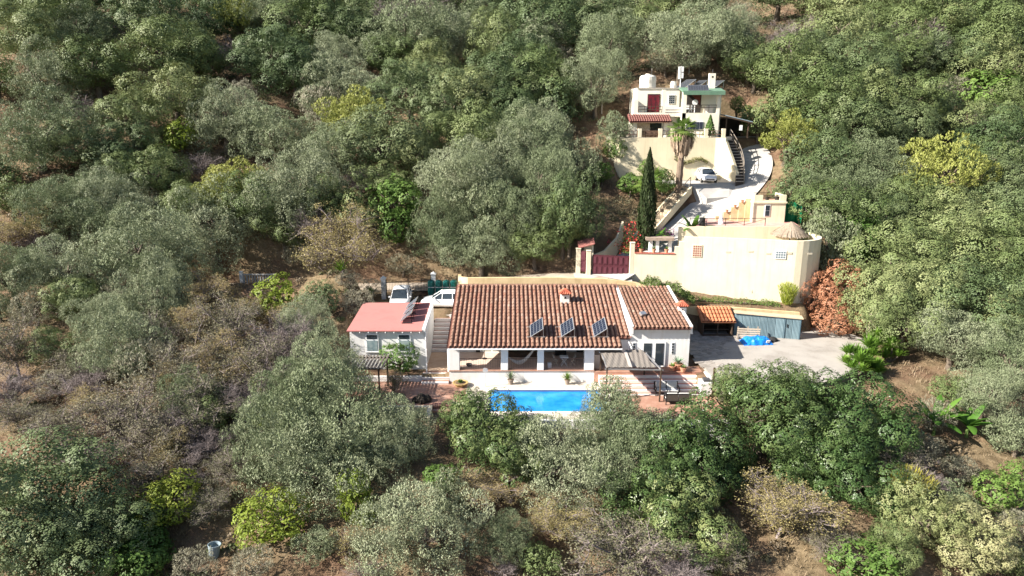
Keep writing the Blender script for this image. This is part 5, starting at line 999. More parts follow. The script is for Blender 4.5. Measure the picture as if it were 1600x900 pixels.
# species, x, y, ground z, crown centre height, crown radius, crown half height, detail, label
TREES = [
('carob',-62.1,95.0,24.97,3.88,4.94,3.97,60,'second from left of six mid green evergreens along the top edge at left'),
('carob',-70.5,106.0,29.68,3.88,4.97,3.97,55,'leftmost of six mid green evergreens along the top edge at left'),
('carob',-60.6,100.6,27.86,4.04,5.20,4.16,60,'third from right of six mid green evergreens along the top edge at left'),
('carob',-52.3,92.6,20.90,3.92,5.09,4.13,63,'second from left of three mid green evergreens in the upper left corner slope'),
('carob',-45.4,97.6,22.61,4.86,6.26,5.01,74,'rightmost of six mid green evergreens along the top edge at left'),
('carob',-42.3,98.6,22.55,3.79,4.46,3.92,52,'left one of two mid green evergreens on the upper slope left of centre'),
('carob',-40.4,87.2,17.77,3.73,4.84,3.87,63,'rightmost of three mid green evergreens in the upper left corner slope'),
('carob',-43.9,83.4,15.51,3.39,4.26,3.59,57,'single mid green evergreen tree on the left hillside halfway up'),
('carob',-38.7,76.6,10.40,3.08,3.99,3.19,57,'right one of two mid green evergreens at the left edge above the gully'),
('carob',-30.2,110.0,26.83,5.03,6.48,5.18,68,'second from left of three mid green evergreens along the top edge left of centre'),
('carob',-16.9,102.6,23.08,3.75,4.64,3.84,52,'right one of two mid green evergreens on the upper slope left of centre'),
('carob',-2.5,103.0,24.27,4.44,4.39,4.55,49,'second from left of three mid green evergreens at the top edge near the centre'),
('carob',-10.4,99.4,22.34,3.32,4.27,3.42,49,'leftmost of three mid green evergreens on the slope beside the upper house'),
('carob',-10.6,79.0,11.96,3.10,3.11,3.25,44,'leftmost of three mid green evergreens in the big clump above the roof'),
('carob',-7.7,82.2,13.79,3.21,3.82,3.36,52,'left one of two mid green evergreens on the hillside left of upper house'),
('carob',-4.5,88.0,17.25,4.13,5.31,4.25,68,'second from left of three mid green evergreens on the slope beside the upper house'),
('carob',-2.9,81.0,13.27,3.87,4.95,3.96,68,'right one of two mid green evergreens on the hillside left of upper house'),
('carob',19.4,108.0,28.76,3.71,4.82,3.86,52,'left one of two mid green evergreens at top edge above the upper house'),
('carob',4.2,91.4,18.89,4.25,5.49,4.39,68,'rightmost of three mid green evergreens on the slope beside the upper house'),
('carob',29.4,86.2,16.16,2.53,2.35,2.64,30,'single mid green evergreen tree close beside the upper house'),
('carob',30.4,92.2,22.08,2.93,3.75,3.00,46,'leftmost of four mid green evergreens on the upper slope right of the house'),
('carob',42.6,99.2,25.77,4.26,5.39,4.37,63,'second from left of ten mid green evergreens along the top edge at far right'),
('carob',51.2,104.8,27.58,3.66,4.69,3.75,52,'third from left of ten mid green evergreens along the top edge at far right'),
('carob',56.3,102.0,27.01,4.25,5.52,4.42,63,'fifth from left of ten mid green evergreens along the top edge at far right'),
('carob',63.3,101.2,26.06,4.60,5.96,4.77,68,'fourth from right of ten mid green evergreens along the top edge at far right'),
('carob',63.5,97.6,23.68,4.46,5.79,4.63,68,'third from right of ten mid green evergreens along the top edge at far right'),
('carob',59.8,102.2,26.85,3.52,4.58,3.67,52,'fifth from right of ten mid green evergreens along the top edge at far right'),
('carob',71.4,105.2,27.97,3.06,3.47,3.17,38,'rightmost of ten mid green evergreens along the top edge at far right'),
('carob',34.9,89.2,20.59,4.14,5.33,4.26,68,'second from left of four mid green evergreens on the upper slope right of the house'),
('carob',49.6,95.6,23.88,3.35,4.32,3.45,52,'rightmost of four mid green evergreens on the upper slope right of the house'),
('carob',61.4,93.6,21.38,3.84,4.92,3.94,60,'second from left of three mid green evergreens near the upper right corner'),
('carob',64.9,94.2,21.50,3.25,3.38,3.32,41,'rightmost of three mid green evergreens near the upper right corner'),
('carob',35.4,83.4,16.69,3.94,5.04,4.04,68,'right one of two mid green evergreens on the slope right of the drive'),
('carob',40.8,84.2,17.74,3.54,4.68,3.74,63,'second from right of four mid green evergreens on the upper slope right of the house'),
('carob',46.0,84.4,17.45,3.63,4.69,3.75,63,'leftmost of three mid green evergreens near the upper right corner'),
('carob',59.7,86.6,17.00,3.17,3.99,3.30,52,'second from left of three mid green evergreens at the right edge halfway up'),
('carob',32.7,86.0,17.88,2.65,3.12,2.86,41,'left one of two mid green evergreens on the slope right of the drive'),
('carob',49.5,83.4,16.24,2.94,3.85,3.08,52,'leftmost of three mid green evergreens at the right edge halfway up'),
('carob',58.6,83.0,15.07,2.62,2.84,2.79,38,'rightmost of three mid green evergreens at the right edge halfway up'),
('carob',51.6,77.2,11.92,2.92,3.43,2.99,49,'right one of two mid green evergreens below the pine at the right edge'),
('carob',31.0,67.6,6.81,3.55,4.59,3.67,74,'left one of two mid green evergreens right of the thatched parasol'),
('carob',39.4,69.8,8.02,3.09,4.02,3.26,63,'left one of two mid green evergreens below the pine at the right edge'),
('carob',42.2,67.6,6.75,3.21,4.26,3.40,68,'leftmost of three mid green evergreens in the wood at the right edge'),
('carob',34.4,61.6,3.34,3.60,4.25,3.71,74,'right one of two mid green evergreens right of the thatched parasol'),
('carob',31.5,57.6,1.13,3.36,3.74,3.52,68,'leftmost of five mid green evergreens right of the concrete drive'),
('carob',39.3,62.0,3.76,3.60,4.75,3.80,82,'second from left of three mid green evergreens in the wood at the right edge'),
('carob',34.9,57.0,1.73,3.36,3.99,3.48,74,'third from left of five mid green evergreens right of the concrete drive'),
('carob',44.3,62.8,4.59,3.28,4.32,3.45,74,'rightmost of three mid green evergreens in the wood at the right edge'),
('carob',43.5,58.6,2.76,3.15,3.32,3.26,60,'rightmost of five mid green evergreens right of the concrete drive'),
('carob',31.5,54.2,0.86,2.96,3.12,3.06,60,'second from left of five mid green evergreens right of the concrete drive'),
('carob',39.8,54.2,1.43,2.39,2.69,2.50,52,'second from right of five mid green evergreens right of the concrete drive'),
('carob',-32.6,71.6,8.62,2.25,2.87,2.46,44,'leftmost of five mid green evergreens on the middle slope left of centre'),
('carob',-26.6,71.8,8.53,2.71,3.41,2.82,52,'second from left of five mid green evergreens on the middle slope left of centre'),
('carob',-23.4,71.0,5.82,2.25,2.87,2.47,44,'single mid green evergreen tree on the slope above the iron gate'),
('carob',-19.4,72.4,8.79,2.37,3.08,2.49,46,'third from left of five mid green evergreens on the middle slope left of centre'),
('carob',-15.6,71.6,7.73,2.22,2.52,2.47,38,'second from right of five mid green evergreens on the middle slope left of centre'),
('carob',-13.7,75.6,9.81,2.45,3.01,2.59,44,'rightmost of five mid green evergreens on the middle slope left of centre'),
('carob',-20.4,43.4,-0.79,1.23,1.41,1.39,33,'single mid green evergreen tree on the dry slope at lower left'),
('carob',-50.8,71.2,9.08,2.23,2.49,2.45,38,'left one of two mid green evergreens at the left edge above the gully'),
('carob',-36.6,57.0,2.51,2.14,2.66,2.32,49,'right one of two mid green evergreens at the left edge below the footbridge'),
('carob',-68.8,109.6,31.63,4.37,5.62,4.50,60,'third from left of six mid green evergreens along the top edge at left'),
('carob',-61.4,118.8,32.53,4.78,6.09,4.88,60,'second from right of six mid green evergreens along the top edge at left'),
('carob',-45.0,115.4,32.18,4.64,5.92,4.74,60,'leftmost of three mid green evergreens along the top edge left of centre'),
('carob',-28.9,121.6,32.83,4.88,6.24,4.99,60,'rightmost of three mid green evergreens along the top edge left of centre'),
('carob',-10.0,118.4,32.58,4.67,6.07,4.86,60,'leftmost of three mid green evergreens at the top edge near the centre'),
('carob',6.0,118.4,32.59,4.66,6.07,4.86,60,'rightmost of three mid green evergreens at the top edge near the centre'),
('carob',23.9,112.8,31.97,4.48,5.79,4.63,60,'right one of two mid green evergreens at top edge above the upper house'),
('carob',49.0,118.0,32.46,4.74,6.05,4.84,60,'leftmost of ten mid green evergreens along the top edge at far right'),
('carob',60.0,114.2,32.12,4.54,5.86,4.69,60,'fourth from left of ten mid green evergreens along the top edge at far right'),
('carob',72.4,112.4,31.97,4.43,5.77,4.61,60,'second from right of ten mid green evergreens along the top edge at far right'),
('carob',5.0,67.6,6.13,3.41,2.73,3.68,44,'rightmost of three mid green evergreens in the big clump above the roof'),
('carob',2.2,67.4,5.11,2.15,2.74,2.36,44,'second from left of three mid green evergreens in the big clump above the roof'),
('carob',-35.0,51.0,0.71,1.80,2.16,1.85,44,'left one of two mid green evergreens at the left edge below the footbridge'),
('carob',-17.8,44.6,-0.88,1.24,1.69,1.42,38,'single mid green evergreen tree in front of the left terrace'),
('carob',31.8,47.2,-0.53,1.13,1.52,1.22,33,'single mid green evergreen tree on the brown bank at right'),
('carob',20.1,32.6,-3.61,1.33,1.58,1.37,46,'leftmost of three mid green evergreens in the lower right corner'),
('carob',21.9,35.8,-2.69,1.08,1.51,1.21,41,'second from left of three mid green evergreens in the lower right corner'),
('carob',1.5,32.8,-4.08,0.88,1.24,0.99,36,'single mid green evergreen tree at the bottom below the pool'),
('carob',-62.7,89.2,20.92,2.54,3.38,2.71,43,'leftmost of three mid green evergreens in the upper left corner slope'),
('carob',27.9,33.0,-4.62,0.98,1.27,1.02,36,'rightmost of three mid green evergreens in the lower right corner'),
('oak',-51.4,104.6,27.85,4.43,5.65,4.52,63,'second from right of four dark green oaks along the top edge at left'),
('oak',-43.9,109.6,28.85,3.60,4.64,3.71,49,'leftmost of six dark green oaks along the top edge left of centre'),
('oak',-47.2,78.0,12.70,3.31,4.22,3.39,60,'left one of two dark green oaks on the left hillside halfway up'),
('oak',-43.3,80.6,13.41,2.88,3.76,3.01,52,'right one of two dark green oaks on the left hillside halfway up'),
('oak',-32.0,100.0,23.16,4.08,4.99,4.20,57,'second from left of three dark green oaks on the upper slope left of centre'),
('oak',-29.3,116.2,29.64,4.24,5.46,4.37,55,'third from left of six dark green oaks along the top edge left of centre'),
('oak',-23.8,108.8,26.90,3.87,4.37,4.04,46,'third from right of six dark green oaks along the top edge left of centre'),
('oak',-28.8,97.4,20.85,3.80,4.90,3.92,57,'rightmost of three dark green oaks on the upper slope left of centre'),
('oak',-12.7,90.8,18.55,3.76,4.59,3.86,57,'leftmost of four dark green oaks on the slope beside the upper house'),
('oak',-7.5,87.2,16.82,3.94,4.85,4.14,63,'leftmost of three dark green oaks on the hillside left of upper house'),
('oak',-14.2,80.6,12.45,4.07,5.33,4.27,74,'single dark green rounded oak on the hillside left of centre'),
('oak',-1.4,91.2,18.88,4.21,4.82,4.30,60,'second from left of four dark green oaks on the slope beside the upper house'),
('oak',-0.6,86.0,15.76,3.53,3.97,3.69,52,'second from left of three dark green oaks on the hillside left of upper house'),
('oak',4.6,106.4,26.18,5.26,6.77,5.41,74,'second from right of four dark green oaks at the top edge near the centre'),
('oak',11.3,108.4,28.11,4.50,5.86,4.69,63,'rightmost of four dark green oaks at the top edge near the centre'),
('oak',1.7,97.8,22.80,3.73,4.19,3.89,49,'second from right of four dark green oaks on the slope beside the upper house'),
('oak',2.5,90.6,18.23,3.31,3.94,3.43,49,'rightmost of four dark green oaks on the slope beside the upper house'),
('oak',5.6,88.6,17.30,3.24,3.00,3.37,38,'rightmost of three dark green oaks on the hillside left of upper house'),
('oak',30.2,94.2,23.53,3.09,3.81,3.30,46,'leftmost of four dark green oaks on the upper slope right of the house'),
('oak',41.9,88.8,20.77,3.73,4.89,3.91,63,'rightmost of four dark green oaks on the upper slope right of the house'),
('oak',40.0,94.0,23.47,3.37,4.25,3.51,52,'second from right of four dark green oaks on the upper slope right of the house'),
('oak',58.6,96.6,23.55,3.47,4.36,3.61,52,'single dark green rounded oak near the upper right corner'),
('oak',34.0,88.0,19.59,2.82,2.97,2.91,38,'second from left of four dark green oaks on the upper slope right of the house'),
('oak',38.0,80.6,15.15,3.52,4.51,3.61,63,'left one of two dark green oaks on the slope right of the drive'),
('oak',47.9,84.6,17.42,2.61,3.49,2.82,46,'left one of two dark green oaks at the right edge halfway up'),
('oak',44.0,81.0,15.03,2.93,3.76,3.10,52,'right one of two dark green oaks on the slope right of the drive'),
('oak',53.7,79.0,13.13,3.38,4.46,3.56,63,'right one of two dark green oaks at the right edge halfway up'),
('oak',33.3,75.4,11.53,3.30,4.28,3.47,63,'right one of two dark green oaks on the slope behind the cream hut'),
('oak',46.9,67.4,7.20,3.31,4.23,3.39,68,'left one of two dark green oaks below the pine at the right edge'),
('oak',36.3,68.0,6.85,2.82,3.08,3.03,49,'single dark green rounded oak right of the thatched parasol'),
('oak',38.0,55.8,1.62,3.30,4.34,3.48,82,'single dark green rounded oak right of the concrete drive'),
('oak',5.7,67.6,6.26,4.10,2.72,4.34,44,'single dark green rounded oak in the big clump above the roof'),
('oak',-16.4,57.8,2.94,1.48,1.80,1.62,33,'single dark green rounded oak between the footbridge and the annex'),
('oak',-36.1,103.0,24.67,2.78,2.94,2.89,33,'leftmost of three dark green oaks on the upper slope left of centre'),
('oak',-26.0,34.6,-3.54,3.23,4.26,3.41,121,'leftmost of three dark green oaks in the lower left corner'),
('oak',-24.9,32.4,-4.38,2.45,3.14,2.51,93,'second from left of three dark green oaks in the lower left corner'),
('oak',-22.2,33.4,-4.13,2.28,2.84,2.42,82,'rightmost of three dark green oaks in the lower left corner'),
('oak',-4.0,116.8,30.58,3.79,4.93,3.95,49,'leftmost of four dark green oaks at the top edge near the centre'),
('oak',-22.1,117.6,31.38,3.46,4.41,3.53,44,'second from right of six dark green oaks along the top edge left of centre'),
('oak',-74.8,109.8,32.64,3.94,5.11,4.09,55,'leftmost of four dark green oaks along the top edge at left'),
('oak',-66.2,115.8,33.27,4.20,5.39,4.31,55,'second from left of four dark green oaks along the top edge at left'),
('oak',-56.5,124.8,34.24,4.54,5.81,4.65,55,'rightmost of four dark green oaks along the top edge at left'),
('oak',-37.5,119.8,33.78,4.27,5.58,4.46,55,'second from left of six dark green oaks along the top edge left of centre'),
('oak',-19.4,120.6,33.79,4.38,5.62,4.49,55,'rightmost of six dark green oaks along the top edge left of centre'),
('oak',-2.1,122.4,34.03,4.41,5.70,4.56,55,'second from left of four dark green oaks at the top edge near the centre'),
('oak',43.7,123.0,34.03,4.49,5.73,4.58,55,'single dark green rounded oak at top edge above the upper house'),
('oak',57.3,120.8,33.81,4.39,5.63,4.50,55,'leftmost of three dark green oaks along the top edge at far right'),
('oak',66.6,114.0,33.08,4.12,5.31,4.25,55,'second from left of three dark green oaks along the top edge at far right'),
('oak',82.8,121.4,33.87,4.42,5.65,4.52,55,'rightmost of three dark green oaks along the top edge at far right'),
('oak',49.8,72.2,9.21,3.08,3.96,3.17,60,'right one of two dark green oaks below the pine at the right edge'),
('oak',28.8,72.2,9.55,2.42,2.16,2.48,33,'left one of two dark green oaks on the slope behind the cream hut'),
('oak',-54.6,75.2,11.74,1.87,2.42,1.94,35,'single dark green rounded oak at the left edge above the gully'),
('olive',-56.4,89.2,19.84,4.09,4.28,4.20,55,'single grey green olive tree in the upper left corner slope'),
('olive',-57.3,99.8,27.10,3.39,4.24,3.47,49,'single grey green olive tree along the top edge at left'),
('olive',-34.0,85.6,15.09,3.98,4.58,4.09,60,'leftmost of three grey green olives on the hillside left of centre'),
('olive',-51.5,78.4,13.56,4.28,5.36,4.51,77,'single grey green olive tree on the left hillside halfway up'),
('olive',-42.8,73.8,9.22,2.82,3.68,2.94,55,'second from left of three grey green olives at the left edge above the gully'),
('olive',-36.2,111.6,28.82,4.19,4.72,4.38,49,'single grey green olive tree along the top edge left of centre'),
('olive',-25.9,100.0,21.83,3.18,3.35,3.29,38,'leftmost of three grey green olives on the upper slope left of centre'),
('olive',-23.8,102.4,23.31,3.50,3.90,3.59,44,'second from left of three grey green olives on the upper slope left of centre'),
('olive',-14.3,105.4,24.90,5.26,6.72,5.38,74,'leftmost of five grey green olives at the top edge near the centre'),
('olive',-9.1,107.8,25.60,4.37,5.61,4.51,60,'second from left of five grey green olives at the top edge near the centre'),
('olive',-5.7,114.6,29.25,3.75,4.85,3.88,49,'third from left of five grey green olives at the top edge near the centre'),
('olive',-22.6,96.2,18.82,3.99,5.09,4.07,60,'rightmost of three grey green olives on the upper slope left of centre'),
('olive',-27.3,83.2,13.11,3.75,4.89,3.91,66,'second from left of three grey green olives on the hillside left of centre'),
('olive',-20.0,80.6,11.68,3.70,4.76,3.81,66,'rightmost of three grey green olives on the hillside left of centre'),
('olive',-5.2,73.8,9.71,3.72,4.76,3.81,71,'second from left of ten grey green olives in the big clump above the roof'),
('olive',-22.1,72.2,9.10,3.64,4.85,3.88,74,'right one of two grey green olives on the middle slope left of centre'),
('olive',2.9,103.8,25.25,3.85,4.92,3.93,55,'second from right of five grey green olives at the top edge near the centre'),
('olive',12.7,97.0,23.42,4.41,5.06,4.52,60,'right one of two grey green olives on the slope beside the upper house'),
('olive',21.2,93.8,23.37,4.22,4.90,4.37,60,'single grey green olive tree on the upper slope right of the house'),
('olive',25.2,97.4,25.65,4.24,5.52,4.41,66,'leftmost of three grey green olives at top edge above the upper house'),
('olive',28.3,96.2,25.16,3.63,3.64,3.80,44,'rightmost of three grey green olives at top edge above the upper house'),
('olive',10.4,89.8,18.99,4.05,3.88,4.24,49,'left one of two grey green olives on the slope beside the upper house'),
('olive',3.0,80.8,13.33,3.72,4.15,3.88,57,'right one of two grey green olives on the hillside left of upper house'),
('olive',11.8,83.0,15.69,1.85,1.78,1.99,24,'single grey green olive tree close beside the upper house'),
('olive',53.8,96.8,23.83,2.64,3.23,2.72,38,'single grey green olive tree near the upper right corner'),
('olive',37.6,74.4,10.97,3.28,4.05,3.43,60,'right one of two grey green olives on the slope behind the cream hut'),
('olive',32.4,71.2,9.16,2.92,3.91,3.13,60,'left one of two grey green olives on the slope behind the cream hut'),
('olive',29.6,65.2,5.05,2.82,2.32,2.93,38,'single grey green olive tree right of the thatched parasol'),
('olive',53.9,75.6,11.31,2.44,2.62,2.57,38,'single grey green olive tree below the pine at the right edge'),
('olive',-45.3,70.0,7.98,2.84,3.86,3.09,60,'leftmost of three grey green olives at the left edge above the gully'),
('olive',-40.3,71.6,7.95,3.06,3.94,3.15,60,'rightmost of three grey green olives at the left edge above the gully'),
('olive',-41.4,69.4,5.43,3.30,4.21,3.37,66,'third from left of six grey green olives on the left slope by the footbridge'),
('olive',-33.3,62.2,4.03,3.94,5.07,4.05,88,'third from right of six grey green olives on the left slope by the footbridge'),
('olive',-38.6,60.0,3.65,2.89,3.85,3.08,68,'second from left of six grey green olives on the left slope by the footbridge'),
('olive',-42.7,58.6,3.47,2.90,3.01,2.96,55,'leftmost of six grey green olives on the left slope by the footbridge'),
('olive',-30.3,70.6,4.90,3.90,4.99,4.55,77,'rightmost of six grey green olives on the left slope by the footbridge'),
('olive',-29.6,56.4,1.80,3.46,2.92,3.58,55,'rightmost of four grey green olives at the left edge below the footbridge'),
('olive',-23.4,71.8,8.71,2.52,3.59,3.17,55,'left one of two grey green olives on the middle slope left of centre'),
('olive',2.2,78.8,12.66,4.00,4.64,4.17,66,'left one of two grey green olives on the hillside left of upper house'),
('olive',-3.0,68.2,4.22,2.87,3.82,3.05,60,'fifth from left of ten grey green olives in the big clump above the roof'),
('olive',-16.6,54.2,1.78,2.04,2.27,2.09,44,'left one of two grey green olives between the footbridge and the annex'),
('olive',-12.9,45.5,-1.02,3.93,2.97,2.86,67,'right one of two grey green olives between the footbridge and the annex'),
('olive',-14.7,43.5,-1.51,2.74,2.77,2.67,65,'left one of two grey green olives in front of the left terrace'),
('olive',-11.3,41.5,-1.72,2.37,4.51,3.90,110,'right one of two grey green olives in front of the left terrace'),
('olive',-14.3,39.5,-2.01,1.78,3.37,3.56,85,'leftmost of six grey green olives at the bottom below the left terrace'),
('olive',-7.7,40.5,-1.26,1.32,2.65,2.65,65,'third from right of six grey green olives at the bottom below the left terrace'),
('olive',-11.2,38.0,-2.18,1.47,3.69,2.95,95,'third from left of six grey green olives at the bottom below the left terrace'),
('olive',-4.8,33.5,-3.24,1.47,3.46,2.94,100,'second from right of six grey green olives at the bottom below the left terrace'),
('olive',-3.6,36.5,-2.19,0.79,1.30,1.48,35,'rightmost of six grey green olives at the bottom below the left terrace'),
('olive',3.1,38.5,-2.22,1.55,3.49,3.10,90,'second from left of three grey green olives at the bottom below the pool'),
('olive',6.6,42.0,-0.96,1.38,2.49,2.18,60,'right one of two grey green olives in front of the garden sofas'),
('olive',6.3,42.8,-0.84,2.92,1.67,1.38,40,'left one of two grey green olives in front of the garden sofas'),
('olive',6.7,39.0,-1.84,1.47,3.13,2.94,80,'rightmost of three grey green olives at the bottom below the pool'),
('olive',36.7,48.6,-0.31,2.81,2.96,2.91,63,'right one of two grey green olives right of the concrete drive'),
('olive',33.2,45.6,-0.97,1.98,2.70,2.16,60,'left one of two grey green olives on the brown bank at right'),
('olive',-28.9,49.4,0.49,2.83,3.13,2.94,66,'second from right of four grey green olives at the left edge below the footbridge'),
('olive',34.2,52.0,0.44,2.50,3.01,2.55,60,'left one of two grey green olives right of the concrete drive'),
('olive',32.0,118.0,32.97,3.88,4.96,3.97,49,'second from left of three grey green olives at top edge above the upper house'),
('olive',15.6,115.2,33.16,3.76,4.83,3.87,49,'rightmost of five grey green olives at the top edge near the centre'),
('olive',-7.1,70.2,5.86,3.47,3.01,3.82,46,'leftmost of ten grey green olives in the big clump above the roof'),
('olive',-4.1,71.6,8.82,3.87,3.39,4.02,52,'fourth from left of ten grey green olives in the big clump above the roof'),
('olive',-5.0,69.4,5.48,2.23,2.99,2.59,46,'third from left of ten grey green olives in the big clump above the roof'),
('olive',-1.0,76.6,11.33,3.55,3.97,3.71,57,'fourth from right of ten grey green olives in the big clump above the roof'),
('olive',0.0,68.4,6.21,3.39,3.28,3.72,52,'third from right of ten grey green olives in the big clump above the roof'),
('olive',3.1,72.4,9.61,3.52,3.42,3.71,52,'second from right of ten grey green olives in the big clump above the roof'),
('olive',-2.2,69.4,7.53,2.88,2.44,3.08,38,'fifth from right of ten grey green olives in the big clump above the roof'),
('olive',7.3,77.2,11.52,2.49,2.29,2.62,33,'rightmost of ten grey green olives in the big clump above the roof'),
('olive',-21.8,44.6,-0.53,1.83,2.16,1.88,49,'single grey green olive tree on the dry slope at lower left'),
('olive',-32.4,54.6,1.30,2.40,2.85,2.52,55,'second from left of four grey green olives at the left edge below the footbridge'),
('olive',-31.7,61.6,3.69,2.07,2.53,2.18,44,'second from right of six grey green olives on the left slope by the footbridge'),
('olive',-0.3,33.8,-3.41,1.14,1.54,1.23,44,'leftmost of three grey green olives at the bottom below the pool'),
('olive',33.5,42.6,-2.05,1.35,1.79,1.43,42,'right one of two grey green olives on the brown bank at right'),
('olive',26.3,37.4,-3.00,0.94,1.30,1.04,34,'single grey green olive tree in the lower right corner'),
('olive',-10.6,33.6,-3.40,0.82,1.11,0.89,31,'second from left of six grey green olives at the bottom below the left terrace'),
('olive',-43.3,57.2,2.85,1.17,1.67,1.33,30,'leftmost of four grey green olives at the left edge below the footbridge'),
('pine',-40.5,110.8,29.61,3.76,4.16,3.83,44,'single yellow green pine along the top edge left of centre'),
('pine',-18.2,86.2,14.62,4.07,5.03,4.12,66,'single yellow green pine on the hillside left of centre'),
('pine',-28.5,73.2,9.33,3.00,3.83,3.06,57,'right one of two yellow green pines on the middle slope left of centre'),
('pine',31.0,80.6,14.05,3.01,3.55,3.10,49,'single yellow green pine on the slope right of the drive'),
('pine',43.5,72.6,9.83,4.19,5.03,4.24,77,'single yellow green pine below the pine at the right edge'),
('pine',-29.7,73.0,9.25,2.31,2.92,2.33,44,'left one of two yellow green pines on the middle slope left of centre'),
('lemon',-38.5,83.6,14.90,2.04,2.05,2.05,27,'single bright lime green leafy tree on the left hillside halfway up'),
('lemon',-20.2,58.6,2.59,1.90,2.07,1.93,37,'single bright lime green leafy tree between the footbridge and the annex'),
('lemon',-16.2,44.4,-1.27,1.25,1.53,1.31,35,'right one of two bright lime green trees in front of the left terrace'),
('lemon',-13.3,35.0,-2.83,0.86,2.07,1.71,57,'left one of two bright lime green trees at the bottom below the left terrace'),
('lemon',-8.9,36.0,-2.64,0.97,1.22,1.94,33,'right one of two bright lime green trees at the bottom below the left terrace'),
('lemon',-19.8,36.2,-2.98,1.39,1.94,1.55,52,'single bright lime green leafy tree in the lower left corner'),
('lemon',-17.4,46.4,-0.41,1.33,1.36,1.36,30,'left one of two bright lime green trees in front of the left terrace'),
('shrub',33.9,92.0,22.16,1.49,1.61,1.61,20,'single fresh green leafy shrub on the upper slope right of the house'),
('shrub',59.0,90.8,19.77,2.69,3.77,2.78,47,'single fresh green leafy shrub near the upper right corner'),
('shrub',29.6,90.4,17.28,1.56,1.52,1.76,19,'right one of two fresh green shrubs close beside the upper house'),
('shrub',27.4,88.5,16.80,3.66,0.93,1.17,12,'left one of two fresh green shrubs close beside the upper house'),
('shrub',33.0,66.0,5.60,2.55,2.59,2.59,42,'single fresh green leafy shrub right of the thatched parasol'),
('shrub',-12.0,72.2,8.45,2.74,2.95,2.79,45,'single fresh green leafy shrub on the middle slope left of centre'),
('shrub',-11.6,71.0,6.91,1.43,2.28,2.12,35,'single fresh green leafy shrub on the slope above the iron gate'),
('shrub',-8.7,51.3,0.45,1.01,1.58,1.39,32,'single fresh green leafy shrub beside the annex windows'),
('shrub',18.5,32.0,-3.95,1.25,1.92,1.25,57,'leftmost of three fresh green shrubs in the lower right corner'),
('shrub',29.4,38.0,-3.39,1.22,1.64,1.35,42,'second from left of three fresh green shrubs in the lower right corner'),
('shrub',-20.6,33.2,-4.15,1.25,2.07,1.38,60,'second from left of four fresh green shrubs in the lower left corner'),
('shrub',12.8,76.4,10.80,1.37,1.73,1.38,25,'third from left of five fresh green shrubs below the upper terrace left of the palms'),
('shrub',15.4,82.4,12.98,0.63,1.33,1.26,18,'second from right of five fresh green shrubs below the upper terrace left of the palms'),
('shrub',16.3,76.8,11.03,1.44,1.39,1.53,20,'rightmost of five fresh green shrubs below the upper terrace left of the palms'),
('shrub',12.0,82.6,14.77,0.74,1.48,1.48,20,'second from left of five fresh green shrubs below the upper terrace left of the palms'),
('shrub',9.9,78.2,11.92,1.31,1.55,1.41,22,'leftmost of five fresh green shrubs below the upper terrace left of the palms'),
('shrub',31.8,39.6,-2.83,0.92,1.20,1.00,30,'rightmost of three fresh green shrubs in the lower right corner'),
('shrub',8.2,41.2,-1.25,1.16,1.43,1.23,35,'single fresh green leafy shrub in front of the garden sofas'),
('shrub',-4.2,37.6,-1.85,0.86,1.14,0.95,30,'single fresh green leafy shrub at the bottom below the left terrace'),
('shrub',-21.0,34.6,-3.66,1.21,1.78,1.25,50,'second from right of four fresh green shrubs in the lower left corner'),
('shrub',-22.3,33.4,-4.13,0.90,1.57,1.04,45,'leftmost of four fresh green shrubs in the lower left corner'),
('shrub',-19.6,33.0,-4.19,0.84,1.38,0.86,40,'rightmost of four fresh green shrubs in the lower left corner'),
('avocado',-1.6,41.5,-1.30,1.64,3.08,2.78,75,'right one of two glossy big leaved trees in front of the pool'),
('avocado',-3.2,42.2,-1.22,2.31,1.66,1.66,40,'left one of two glossy big leaved trees in front of the pool'),
('avocado',0.0,40.5,-1.48,1.11,2.43,2.23,60,'single glossy big leaved tree at the bottom below the pool'),
('avocado',10.2,41.0,-1.66,1.06,2.66,2.13,65,'single glossy big leaved tree in front of the garden sofas'),
('avocado',11.1,38.5,-2.12,1.55,3.11,3.11,80,'third from left of five glossy big leaved trees at the bottom right of the pool'),
('avocado',8.2,36.5,-2.69,1.21,2.61,2.42,70,'leftmost of five glossy big leaved trees at the bottom right of the pool'),
('avocado',9.5,34.5,-3.14,1.16,2.67,2.32,75,'second from left of five glossy big leaved trees at the bottom right of the pool'),
('avocado',16.1,42.0,-1.57,2.65,3.83,3.31,92,'second from left of four glossy big leaved trees in front of the concrete drive'),
('avocado',19.3,44.5,-1.38,3.10,2.28,1.82,52,'second from right of four glossy big leaved trees in front of the concrete drive'),
('avocado',15.4,44.5,-1.24,3.29,1.73,1.43,40,'leftmost of four glossy big leaved trees in front of the concrete drive'),
('avocado',22.3,42.5,-1.73,2.59,3.56,3.35,85,'rightmost of four glossy big leaved trees in front of the concrete drive'),
('avocado',19.2,40.0,-1.69,1.40,3.00,2.80,75,'rightmost of five glossy big leaved trees at the bottom right of the pool'),
('avocado',20.2,37.5,-2.20,1.19,2.57,2.38,67,'single glossy big leaved tree in the lower right corner'),
('avocado',17.4,38.8,-2.07,0.88,1.96,1.76,50,'second from right of five glossy big leaved trees at the bottom right of the pool'),
('mango',22.9,34.5,-3.00,1.16,2.23,2.32,62,'left one of two pale creamy green trees in the lower right corner'),
('mango',25.1,33.5,-3.87,1.20,2.78,2.22,80,'right one of two pale creamy green trees in the lower right corner'),
('scrub',-34.3,92.8,19.74,1.98,1.79,2.03,22,'single grey dry bush on the upper slope left of centre'),
('scrub',-24.4,93.0,16.54,3.45,3.48,3.48,42,'single grey dry bush on the hillside left of centre'),
('scrub',-33.6,57.4,2.04,1.82,2.04,1.90,37,'second from right of four grey dry bushes at the left edge below the footbridge'),
